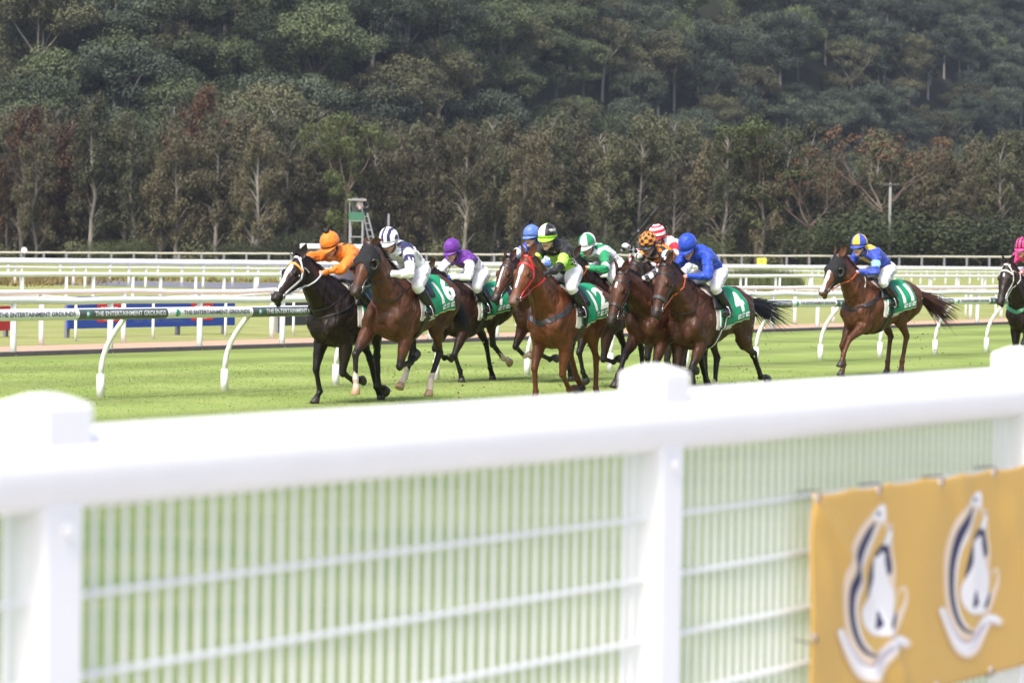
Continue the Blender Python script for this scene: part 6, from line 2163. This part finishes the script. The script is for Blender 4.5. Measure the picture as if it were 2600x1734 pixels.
# ladder stairs on the right, leaning outward towards the ground
mb = MB()
a0, a1 = TP(930, 540), TP(957, 640)
zlo = a1.z; top = Vector((xr + 0.3, 0.0, zf1)); k = (a1.x - top.x) / (zf1 - zlo)
bot = Vector((top.x + k * zf1, 0, 0))
for yy in (0.0, 0.75):
    mb.tube([top + Vector((0, yy, 0)), bot + Vector((0, yy, 0))], 0.055, 6)
    mb.tube([top + Vector((-0.30, yy, 0)), bot + Vector((-0.55, yy, 0))], 0.045, 6)
mb.build("ladder_rail", M['tower_grey'], tower)
mb = MB()
for i in range(9):
    p = top.lerp(bot, (i + 0.5) / 9); mb.box(p + Vector((-0.21, 0.37, 0)), (0.46, 0.72, 0.06))
mb.build("ladder_steps", M['tower_grey'], tower)
tower.children[-1].name = "stair_tread"
# grey box-shaped shed with pale roof beside the tower
YS = 205.0
M['shed_grey'] = pmat("shed_grey", (0.10, 0.10, 0.105), 0.6, 0.15, 1)
M['shed_roof'] = pmat("shed_roof", (0.60, 0.60, 0.64), 0.5, 0.08, 1)
a, b_ = at(762, 622, YS), at(952, 622, YS)
gs = gz((a.x + b_.x) / 2, YS)
shed = empty("site_shed", ((a.x + b_.x) / 2, YS + 1.2, gs))
tag(shed, "low dark grey shed with flat pale roof behind the two leading riders", "shed")
wS, hS = b_.x - a.x, a.z - gs
mb = MB(); mb.box((0, 0, hS / 2 - 0.1), (wS - 0.2, 2.4, hS - 0.2)); mb.build("wall", M['shed_grey'], shed)
mb = MB(); mb.box((0, 0, hS - 0.08), (wS, 2.7, 0.34), None, 0.03); mb.build("roof", M['shed_roof'], shed)
mb = MB(); mb.box((-wS * 0.2, -1.22, 1.0), (0.85, 0.05, 1.9)); mb.build("door", M['tower_in'], shed)
# posts and poles
def pole(name, u, v0, v1, Y, r, mat, label, cat):
    a, b_ = at(u, v0, Y), at(u, v1, Y)
    g = gz(a.x, Y)
    o = empty(name, (a.x, Y, g)); tag(o, label, cat)
    mb = MB(); mb.tube([(0, 0, -0.2), (0, 0, (a.z - g) * 0.5), (0, 0, a.z - g)], [r, r * 0.95, r * 0.85], 10)
    mb.build("shaft", mat, o, True)
    return o, a.z - g
M['pole_grey'] = pmat("weathered_pole", (0.20, 0.205, 0.19), 0.8, 0.2, 1.2)
o, h = pole("power_pole", 2261, 465, 655, 300, 0.165, M['pole_grey'], "grey wooden power pole with short crossarm in front of the dying tree", "pole")
mb = MB(); mb.box((0, -0.2, h - 0.15), (1.7, 0.10, 0.12)); mb.build("crossarm", M['bark_grey'], o)
for dx in (-0.75, -0.4, 0.4, 0.75):
    mb = MB(); mb.tube([(dx, -0.2, h - 0.08), (dx, -0.2, h + 0.08)], [0.05, 0.04], 8); mb.build("insulator", M['bark_grey'], o)
o, h = pole("marker_post", 987, 545, 650, 238, 0.10, M['post_grey'], "short grey post standing alone right of the tower", "post")
mb = MB(); mb.tube([(0, 0, h - 0.01), (0, 0, h + 0.06)], [0.09, 0.05], 10); mb.build("post_cap", M['tower_grey'], o)
# white disc sign by the trees on the left
YD = 290
a = at(62, 636, YD); g = gz(a.x, YD)
dsc = empty("disc_sign", (a.x, YD, g)); tag(dsc, "small white dish-shaped marker on a thin post above the far fence", "sign")
mb = MB(); mb.tube([(0, 0, 0), (0, 0, a.z - g)], 0.05, 8); mb.build("sign_post", M['post_grey'], dsc)
mb = MB(); mb.tube([(0, -0.06, a.z - g), (0.03, -0.12, a.z - g + 0.0)], [0.30, 0.26], 18); mb.build("disc", M['white'], dsc)
# yellow board on the boundary fence
M['yellow'] = pmat("yellow_board", (0.72, 0.66, 0.06), 0.5, 0.06, 3)
a = at(1934, 664, GY - 0.25)
yb = MB(); yb.box((0, 0, 0), (0.92, 0.05, 0.68))
o = yb.build("distance_board", M['yellow']); o.location = a
tag(o, "yellow board with faint dark marking hung on the boundary fence right of the blue rider", "sign")
mb = MB()
v, f = text_mesh("4", 0.5, 0.01)
new_mesh("marking", [(p.x, -0.029, p.y) for p in v], f, pmat("board_ink", (0.25, 0.22, 0.05), 0.6), o)
# advertising boards on the infield grass
M['board_blue'] = pmat("board_blue", (0.018, 0.06, 0.36), 0.5, 0.08, 0.8)
M['board_red'] = pmat("board_red", (0.62, 0.03, 0.045), 0.5, 0.06, 2)
M['board_dark'] = pmat("board_dark", (0.03, 0.036, 0.05), 0.5, 0.15, 1)
def board(name, ua, va, ub, vb, vgl, mat, label, h_px, posts):
    """board with its bottom edge from (ua,va) to (ub,vb); vgl = row of the post feet at the left end"""
    A = ground(ua, vgl); k = A.y
    pA = at(ua, va, A.y)
    hb = pA.z                                     # height of the lower edge above ground
    B = ground(ub, vb, hb)
    d = (B - pA); d.z = 0; L = d.length; d.normalize()
    top = at(ua, va - h_px, A.y).z
    h = top - hb
    root = empty(name, (pA.x, pA.y, 0)); tag(root, label, "sign board")
    nrm = Vector((d.y, -d.x, 0))
    rot = Matrix.Rotation(math.atan2(d.y, d.x), 3, 'Z')
    mb = MB(); mb.box(d * (L / 2) + Vector((0, 0, hb + h / 2)), (L, 0.05, h), rot); panel = mb.build("panel", mat, root)
    for f in posts:
        mb = MB(); mb.box(d * (L * f) - nrm * 0.07 + Vector((0, 0, (hb + h * 0.8) / 2)), (0.10, 0.07, hb + h * 0.8), rot); mb.build("post", M['post_grey'], root)
    return root, panel, d, nrm, L, hb, h
root, panel, d, nrm, L, hb, h = board("sponsor_board", 171, 835, 594, 826, 858, M['board_blue'], "long blue board with small red square logos behind the left rails", 82, (0.012, 0.66, 0.95))
for f in (0.23, 0.79):
    c = d * (L * f) + nrm * 0.029 + Vector((0, 0, hb + h * 0.50))
    mb = MB(); mb.box(c, (L * 0.135, 0.004, h * 0.62), Matrix.Rotation(math.atan2(d.y, d.x), 3, 'Z')); lg = mb.build("logo", M['board_red'], panel)
    for (yy, ww) in ((-0.16, 0.8), (-0.34, 0.45), (0.2, 0.7)):
        mb = MB()
        for k in range(5):
            mb.box(c + nrm * 0.003 + d * (L * 0.135 * ww * (k / 4 - 0.5) * 0.85) + Vector((0, 0, yy * h * 0.62)), (L * 0.135 * ww * 0.13, 0.002, h * 0.085), Matrix.Rotation(math.atan2(d.y, d.x), 3, 'Z'))
        mb.build("logo_lettering", M["ink_white"], panel)
M['ink_faint'] = pmat("ink_faint", (0.10, 0.13, 0.40), 0.5, 0.1, 3)
# faint script on the blue board
v, f = text_mesh("for the finest", 0.5, 0.0, 1.0, 0.25)
wd = max(p.x for p in v) - min(p.x for p in v)
s = L * 0.30 / wd
new_mesh("script_lettering", [d * (L * 0.52 + p.x * s) + nrm * 0.029 + Vector((0, 0, hb + h * 0.30 + p.y * s)) for p in v], f, M['ink_faint'], panel)
root, panel, d, nrm, L, hb, h = board("sponsor_board", -150, 845, 40, 838, 862, M['board_red'], "red and white board cut off by the left edge behind the rails", 64, (0.05, 0.9))
mb = MB(); mb.box(d * (L * 0.52) + nrm * 0.028 + Vector((0, 0, hb + h * 0.66)), (L * 0.7, 0.004, h * 0.22), Matrix.Rotation(math.atan2(d.y, d.x), 3, 'Z')); mb.build("logo_lettering", M['ink_white'], panel)
root, panel, d, nrm, L, hb, h = board("sponsor_board", 708, 827, 905, 822, 846, M['board_dark'], "dark grey board half hidden behind the leading black horse", 62, (0.02, 0.9))
# ================================================================== the field: eleven horses and riders
def hx(*c):
    return np.array(c)
WHITE = hx(0.78, 0.78, 0.80); BLACK = hx(0.012, 0.012, 0.014)
NAVY = hx(0.022, 0.024, 0.10); ORANGE = hx(0.80, 0.20, 0.018); ROYAL = hx(0.012, 0.055, 0.42); PURPLE = hx(0.12, 0.02, 0.26)
LIME = hx(0.30, 0.60, 0.03); GREEN = hx(0.012, 0.25, 0.10); RED = hx(0.60, 0.008, 0.03); YELLOW = hx(0.74, 0.48, 0.05)
SKY = hx(0.25, 0.50, 0.80); PINK = hx(0.80, 0.045, 0.24); GREY = hx(0.28, 0.30, 0.29); BLUE2 = hx(0.035, 0.07, 0.42); CORN = hx(0.12, 0.22, 0.62)
def plain(c): return lambda *a: c
def cap_stripes(c0, c1, w_, phase=0):
    """hoops running front to back over the crown"""
    def f(az, el):
        y = math.sin(R_(az)) * math.cos(R_(el))
        return c0 if int(math.floor((y + 1) / w_ + phase)) % 2 == 0 else c1
    return f
def cap_hoops(c0, c1, h, ph=0):
    return lambda az, el: c0 if int(math.floor((el + 20) / h + ph)) % 2 == 0 else c1
def cap_quarters(c0, c1, off=0, n=4):
    return lambda az, el: c0 if int(math.floor((az + 360 + off) / (360 / n))) % 2 == 0 else c1
def cap_checks(c0, c1, na, he):
    return lambda az, el: c0 if (int(math.floor((az + 360) / (360 / na))) + int(math.floor((el + 30) / he))) % 2 == 0 else c1
def sleeve_hoops(c0, c1, n, body):
    def f(part, t, a, p):
        if part == 't': return body(part, t, a, p)
        return c0 if int(t * n) % 2 == 0 else c1
    return f
def loc_of(u, v, z, Y=None):
    """ground spot below the point seen at photo pixel (u,v) that is z metres up, at depth Y"""
    p = at(u, v, Y)
    return Vector((p.x, p.y, 0))
BAY = (0.070, 0.0245, 0.0105); DKBAY = (0.026, 0.010, 0.006); CHEST = (0.100, 0.031, 0.0105); NEARBLACK = (0.014, 0.0075, 0.006); LIVER = (0.080, 0.029, 0.0115)
def place(u_poll, Y_poll, P):
    """put the horse so that its poll projects on photo column u at depth Y"""
    k = (u_poll - 1300) / F_PX
    na = R_(P.get('neck', 42))
    px = 0.60 + math.cos(na) * 0.78
    base = Vector((k * Y_poll, Y_poll, 0))
    P['loc'] = base + (Matrix.Rotation(R_(P.get('turn', 0)), 3, 'Z') @ RD) * (px * P.get('scale', 1.04))
    return P
def pat_orange(part, t, a, p):
    if part == 't':
        if t < 0.16 and abs(a) > 95: return RED * 0.95
        if 0.30 < t < 0.46 and abs(a) > 60: return BLACK
        if abs(abs(a) - 28) < 9 and t > 0.2 and t < 0.8: return BLACK
    return ORANGE
def pat_navy(part, t, a, p):
    if part in 'lr':
        if t < 0.50: return WHITE if (t < 0.16) else NAVY
        return WHITE
    if t > 0.55 and t < 0.92 and 22 < abs(a) < 125: return NAVY
    return WHITE
def pat_purple(part, t, a, p):
    if part in 'lr': return WHITE if t > 0.12 else PURPLE
    return PURPLE if t > 0.42 else WHITE
def pat_bluehoop(part, t, a, p):
    if part in 'lr':
        if t < 0.3: return BLUE2
        return WHITE if int(t * 3.2) % 2 == 0 else CORN
    if abs(a) > 120 and t < 0.6: return YELLOW if int(t * 7) % 2 else BLUE2
    return BLUE2
def pat_lime(part, t, a, p):
    if part in 'lr': return LIME * 1.25 + 0.08 if 0.42 < t < 0.92 else BLACK
    if abs(a) > 100 and 0.25 < t < 0.78: return LIME
    return BLACK
def pat_green(part, t, a, p):
    if part in 'lr': return GREEN if t < 0.75 else (WHITE if t < 1.0 else GREEN)
    if abs(a) > 105: return GREY
    return WHITE if int((a + 360) / 42) % 2 == 0 else GREEN
def pat_red(part, t, a, p):
    if part in 'lr': return RED if int(t * 3.4) % 2 == 0 else WHITE
    return WHITE if (abs(a) > 30 or t < 0.4) else RED
def pat_check(part, t, a, p):
    if part in 'lr':
        return WHITE if (int(t * 4.2) + int((a + 360) / 60)) % 2 == 0 else BLACK
    if abs(a) > 100: return BLACK if int(t * 6) % 2 else ORANGE
    return (ORANGE * hx(0.9, 1.1, 1)) if (int(t * 7) + int((a + 360) / 40)) % 2 == 0 else BLACK
def pat_roy(part, t, a, p): return ROYAL
def pat_yel(part, t, a, p):
    if part in 'lr':
        if 0.40 < t < 0.80: return SKY
        return BLUE2
    if t > 0.62 and (abs(a) < 62): return YELLOW
    if t < 0.12: return YELLOW
    if abs(a) > 150: return YELLOW
    return BLUE2
def pat_pink(part, t, a, p): return PINK

FIELD = []
def add(P, J): FIELD.append((P, J))
# 1 leader on the rail side
add(place(757, 37.0, dict(label="very dark brown horse with broad white blaze and white bridle, leading on rail side", coat=NEARBLACK, fl=(4, -66, -100), fr=(12, -4, 40, 0.02), hl=(60, -12, -8, -70), hr=(40, -30, -20, -40), neck=34, head=46, lift=-0.07, seed=1, blaze=(0.07, 0.50, 0.040, 0.018), bridle=(0.72, 0.72, 0.74), browband=(0.75, 0.30, 0.05), eye_white=True, number='3', neck_cord=True, breast=((0.02, 0.018, 0.02), 0.02, 1.10, 0.25), black_points=True, tail=(0.55, -40, 0), ears=0.1)),
    dict(label="jockey in orange silks and orange cap with black pompom, leaning low over the dark leader", pattern=pat_orange, cap=plain(ORANGE), pompom=True, band=(0.03, 0.02, 0.02), hand_l=(0.86, 0.08, 1.76), elbow_l=(0.55, 0.34, 1.84), hand_r=(0.98, -0.20, 1.90), elbow_r=(0.7, -0.38, 1.98), dz=-0.10, pitch=30, head_off=(0.125, 0.0, 0.065), shoulder=(0.42, 1.98), hip=(-0.10, 0, 1.78), breeches=(0.70, 0.68, 0.74)))
# 2 bay in hood
add(place(936, 36.2, dict(label="bay horse in a black hood with white socks and saddlecloth 16, second beside the leader", coat=BAY, fl=(16, -98, -118, 0.0), fr=(47, 0, -6, 0.22), fr_y=-0.07, lift=0.03, hl=(46, -26, 32, 12), hr=(60, -4, 34, 50), neck=43, head=60, turn=6, seed=2, hood=True, socks=('fr', 'hl', 'hr'), number='16', neck_cord=True, brand_mark=True, tail=(0.5, -60, 8), ears=0.9, muzzle_w=0.8, forelock=False)),
    dict(label="jockey in white silks with navy armbands and navy-striped white cap, on the hooded bay", pattern=pat_navy, cap=cap_stripes(WHITE, NAVY, 0.30, 0.5), peak=WHITE, band=(0.5, 0.5, 0.55), gloves=(0.02, 0.02, 0.022), leg_text=("TJS", 0.085), arm_text=(("armband_lettering", "111", 0.09, 'l', 0.33, M['ink_white']),), stubble=True, hair=(0.05, 0.03, 0.02), dz=-0.16, dx=0.04, body_text=(("back_lettering", "RACING", 0.05, (0.22, 0.16, 1.93), (-1, 0, -0.55), (-0.5, 0.1, 1), (0, -1, 0), M['ink_lilac']),), pitch=18))
# 3 purple
add(place(1082, 43.6, dict(label="dark bay horse with green saddlecloth 7 galloping behind the hooded bay", coat=DKBAY, fl=(6, -4, -20), fr=(46, -60, -95), hl=(62, -14, -55, -75), hr=(40, -30, -18, -28), neck=25, head=44, lift=-0.12, seed=3, number='7', socks=('hl',), hood=False, tail=(0.5, -35, 0))),
    dict(label="jockey in purple cap and purple silks with white sleeves and blue gloves", pattern=pat_purple, cap=plain(PURPLE), dz=-0.10, gloves=(0.02, 0.05, 0.35), leg_text=("A. BOYD", 0.06), pitch=22))
# 4 blue, behind the chestnut
add(place(1290, 43.8, dict(label="bay horse with dark muzzle running behind the chestnut in the red bridle", coat=(0.050, 0.017, 0.008), fl=(12, -75, -100), fr=(40, -60, -100), hl=(52, -20, 10, -20), hr=(40, -34, -20, -40), neck=33, head=58, seed=4, number='9', socks=('fr',), blaze=(0.10, 0.40, 0.015, 0.01))),
    dict(label="jockey in royal blue cap with blue-white hooped sleeve, half hidden behind the lime rider", pattern=pat_bluehoop, cap=plain(CORN * 0.8), dz=0.05, pitch=4, hand_r=(0.98, -0.22, 1.72), elbow_r=(0.70, -0.40, 1.85), shoulder=(0.50, 1.96), skin=(0.55, 0.33, 0.26)))
# 5 chestnut
add(place(1338, 37.4, dict(label="chestnut horse with narrow white blaze and bright red bridle, saddlecloth 12", coat=CHEST, fl=(2, -46, -95), fr=(15, 9, 20, 0.0), hl=(38, -34, -4, -30), hr=(66, -16, -30, -50), neck=39, head=56, lift=-0.06, turn=5, seed=5, blaze=(0.09, 0.40, 0.024, 0.010), bridle=(0.55, 0.02, 0.025), number='12', hair=(0.07, 0.026, 0.012), black_points=False, breast=((0.03, 0.03, 0.036), 0.06, 1.06, 0.34), muzzle=(0.16, 0.10, 0.09), muzzle_w=0.55, pad=True, brand_mark=False, ears=0.2)),
    dict(label="jockey in black and lime silks with white-black cap, on the red-bridled chestnut", pattern=pat_lime, cap=lambda az, el: (LIME if el < 2 else (hx(0.74, 0.74, 0.66) if az < 8 else BLACK)), peak=LIME, band=(0.25, 0.5, 0.02), gloves=(0.015, 0.015, 0.017), leg_text=("A B COLE", 0.065), cap_text=("TROY", 0.045, 62, 30), arm_text=(), body_text=(("back_lettering", "COVEN", 0.06, (0.10, 0.16, 1.86), (-1, 0, -0.75), (-0.6, 0.1, 1), (0, -1, 0), M['ink_white']),), pitch=12, yaw=6, skin=(0.58, 0.36, 0.28), shoulder=(0.40, 2.05), elbow_l=(0.55, 0.32, 1.80), dx=0.12, dz=-0.07))
# 6 green and white, hidden behind
add(place(1452, 42.5, dict(label="dark brown horse mostly hidden between the chestnut and the bay with a star", coat=DKBAY, fl=(10, -80, -110), fr=(34, -20, -40), hl=(34, -34, -10, -40), hr=(30, -20, 10, -10), neck=38, head=54, seed=6, number='5', bridle=(0.40, 0.10, 0.03))),
    dict(label="jockey in green and white quartered cap and green-white silks with grey front", pattern=pat_green, cap=cap_quarters(WHITE, GREEN, 22, 6), pitch=22, skin=(0.55, 0.33, 0.26), shoulder=(0.50, 1.90), dx=0.16))
# 7 red and white, hidden behind
add(place(1615, 42.4, dict(label="brown horse almost wholly hidden behind the rider in checks", coat=DKBAY, fl=(10, -50, -90), fr=(20, -10, -30), hl=(26, -32, -10, -30), hr=(34, -20, 10, -10), neck=38, head=54, seed=7, number='8', socks=('hr',))),
    dict(label="jockey in red and white hooped cap and sleeves behind the rider in checks", pattern=pat_red, cap=cap_hoops(RED, WHITE, 17, 0), pitch=16, hand_r=(0.92, -0.30, 1.70), elbow_r=(0.72, -0.42, 1.85), dz=0.06, gloves=(0.5, 0.5, 0.52)))
# 8 bay with star, whip raised
add(place(1578, 38.6, dict(label="bay horse with small white star and dark noseband under the rider raising a whip", coat=(0.058, 0.0205, 0.0095), fl=(6, -6, -14), fr=(52, 36, 34, 0.06), hl=(30, -36, -30, -50), hr=(54, -20, 12, 0), neck=24, head=68, lift=-0.06, seed=8, blaze=(0.10, 0.17, 0.020, 0.016), bridle=(0.025, 0.02, 0.02), noseband=(0.025, 0.02, 0.02), number='6', clear=0.04, ears=0.05)),
    dict(label="jockey in orange and black checks with black-white check sleeves, whip arm stretched out", pattern=pat_check, cap=cap_checks(ORANGE * hx(0.9, 1.15, 1.2), BLACK, 12, 20), peak=BLACK, band=(0.03, 0.02, 0.02), gloves=(0.55, 0.56, 0.60), dz=-0.05, hand_r=(0.50, -0.38, 2.06), elbow_r=(0.22, -0.42, 1.94), palm_r=(1, -0.2, -0.2), hand_l=(0.88, 0.04, 1.66), pitch=22, yaw=8, skin=(0.44, 0.24, 0.17), one_hand=True, dx=0.0, stubble=True))
# 9 royal blue
add(place(1688, 38.4, dict(label="big bay horse with streaming black tail and grey noseband under royal blue rider", coat=(0.054, 0.0195, 0.0095), fl=(10, 4, -8), fr=(20, -85, -105), hl=(-10, -60, -38, -84), hr=(40, -16, 8, 34), neck=35, head=70, lift=-0.08, seed=9, bridle=(0.02, 0.017, 0.017), noseband=(0.05, 0.05, 0.055), nb_w=0.042, reins=(0.45, 0.10, 0.03), number='4', tail=(0.78, -4, 10), girth_stripe=True, brand_mark=True, neck_cord=True, socks=('hr',), ears=0.15)),
    dict(label="jockey all in royal blue cap and silks on the big bay with streaming tail", pattern=pat_roy, cap=plain(ROYAL), leg_text=("A J Freeman", 0.055), dz=-0.04, pitch=34, head_off=(0.11, 0, 0.075), skin=(0.52, 0.30, 0.22), shoulder=(0.50, 1.97)))
# 10 chestnut in hood
add(place(2126, 48.2, dict(label="chestnut horse in black hood with white nose stripe, running alone behind the bunch", coat=LIVER, fl=(60, 34, 24, 0.06), fr=(22, 16, 30), hl=(46, -34, 12, 8), hr=(52, -30, 10, 8), neck=40, turn=-8, scale=1.12, lift=-0.14, head=54, seed=10, hood=True, blaze=(0.20, 0.58, 0.026, 0.030), number='11', hair=(0.06, 0.025, 0.012), tail_col=(0.05, 0.022, 0.012), black_points=False, breast=((0.02, 0.018, 0.024), 0.055, 1.10, 0.30), breast_strap=(0.6, 0.58, 0.52), reins=(0.5, 0.10, 0.03), muzzle_w=0.35, muzzle=(0.20, 0.12, 0.11), tail=(0.85, -16, 12), ears=0.35, socks=(), forelock=False)),
    dict(label="jockey in blue and yellow quartered cap and blue silks with yellow yoke, smiling", pattern=pat_yel, cap=cap_quarters(YELLOW, BLUE2, 20, 6), peak=BLUE2, leg_text=("Daniel Burn", 0.05), pitch=8, yaw=4, dz=-0.06, skin=(0.58, 0.36, 0.28), collar=BLUE2))
# 11 at the right edge
add(place(2556, 49.0, dict(label="near-black horse with white star and white bridle cut off by the right edge", coat=NEARBLACK, fl=(40, -20, -50), fr=(10, -60, -90), hl=(30, -25, 5, 5), hr=(26, -30, -10, -20), neck=36, head=66, seed=11, blaze=(0.13, 0.18, 0.016, 0.012), bridle=(0.66, 0.64, 0.58), breast=((0.05, 0.22, 0.13), 0.06, 1.08, 0.3), number='2', clear=0.0)),
    dict(label="jockey in pink silks and pink cap with black stripes at the right edge", pattern=pat_pink, cap=cap_stripes(PINK, BLACK, 0.24, 0.0), peak=PINK, pitch=12, skin=(0.58, 0.36, 0.28)))
for i, (P, J) in enumerate(FIELD):
    G = build_horse(P)
    build_jockey(J, G)
# whips
def jdir(J, v): return (J['Mh'].to_3x3() @ V3(*v)).normalized()
J8 = FIELD[7][1]
whip("riding_whip", "long black whip raised in the grey glove of the checked rider", J8['grips']['r'], V3(0.80, 0.1, 0.98), 0.76, r=0.0165)
J1 = FIELD[0][1]
whip("riding_whip", "thin dark whip held forward beside the dark leader's ears", J1['grips']['r'], V3(-0.62, -0.2, 0.62), 0.55, r=0.005)
J3 = FIELD[2][1]
whip("riding_whip", "short dark whip upright in the blue glove of the purple rider", J3['grips']['r'], V3(0.35, 0, 0.9), 0.30, r=0.007)

# bits of turf thrown up behind the hooves
rg = np.random.default_rng(3)
vs, fs = [], []
for (P, J), cnt in zip(FIELD, (30, 40, 45, 20, 30, 25, 20, 25, 60, 55, 20)):
    Mh = J['Mh']
    for q in range(cnt):
        c = Mh @ V3(-0.3 - rg.exponential(0.75), rg.normal(0, 0.35), abs(rg.normal(0, 0.45)) + 0.02)
        r = rg.uniform(0.006, 0.018) * (1.6 if rg.random() < 0.1 else 1)
        b0 = len(vs)
        for d in ((1, 0, 0), (-0.8, 0.3, 0.1), (0, 1, 0.2), (0.1, -0.9, 0), (0, 0.1, 0.8), (0.1, 0, -0.7)):
            vs.append(c + V3(*d) * r * rg.uniform(0.5, 1.4))
        for t in ((0, 2, 4), (2, 1, 4), (1, 3, 4), (3, 0, 4), (2, 0, 5), (1, 2, 5), (3, 1, 5), (0, 3, 5)):
            fs.append(tuple(b0 + k for k in t))
o = new_mesh("flying_turf", vs, fs, pmat("turf_bits", (0.20, 0.19, 0.075), 0.9, 0.5, 3))
tag(o, "small bits of turf thrown up by the hooves", "turf", kind='stuff')
# ================================================================== air
HAZE = 0.00009
hz = MB(); hz.box((60, 700, 88), (1300, 1640, 180))
hm = bpy.data.materials.new("air"); hm.use_nodes = True
t = hm.node_tree; t.nodes.clear()
o_ = t.nodes.new("ShaderNodeOutputMaterial"); v_ = t.nodes.new("ShaderNodeVolumePrincipled")
v_.inputs["Density"].default_value = HAZE; v_.inputs["Color"].default_value = (0.72, 0.80, 1.0, 1); v_.inputs["Anisotropy"].default_value = 0.0
t.links.new(v_.outputs[0], o_.inputs["Volume"])
tag(hz.build("haze", hm), kind='stuff')
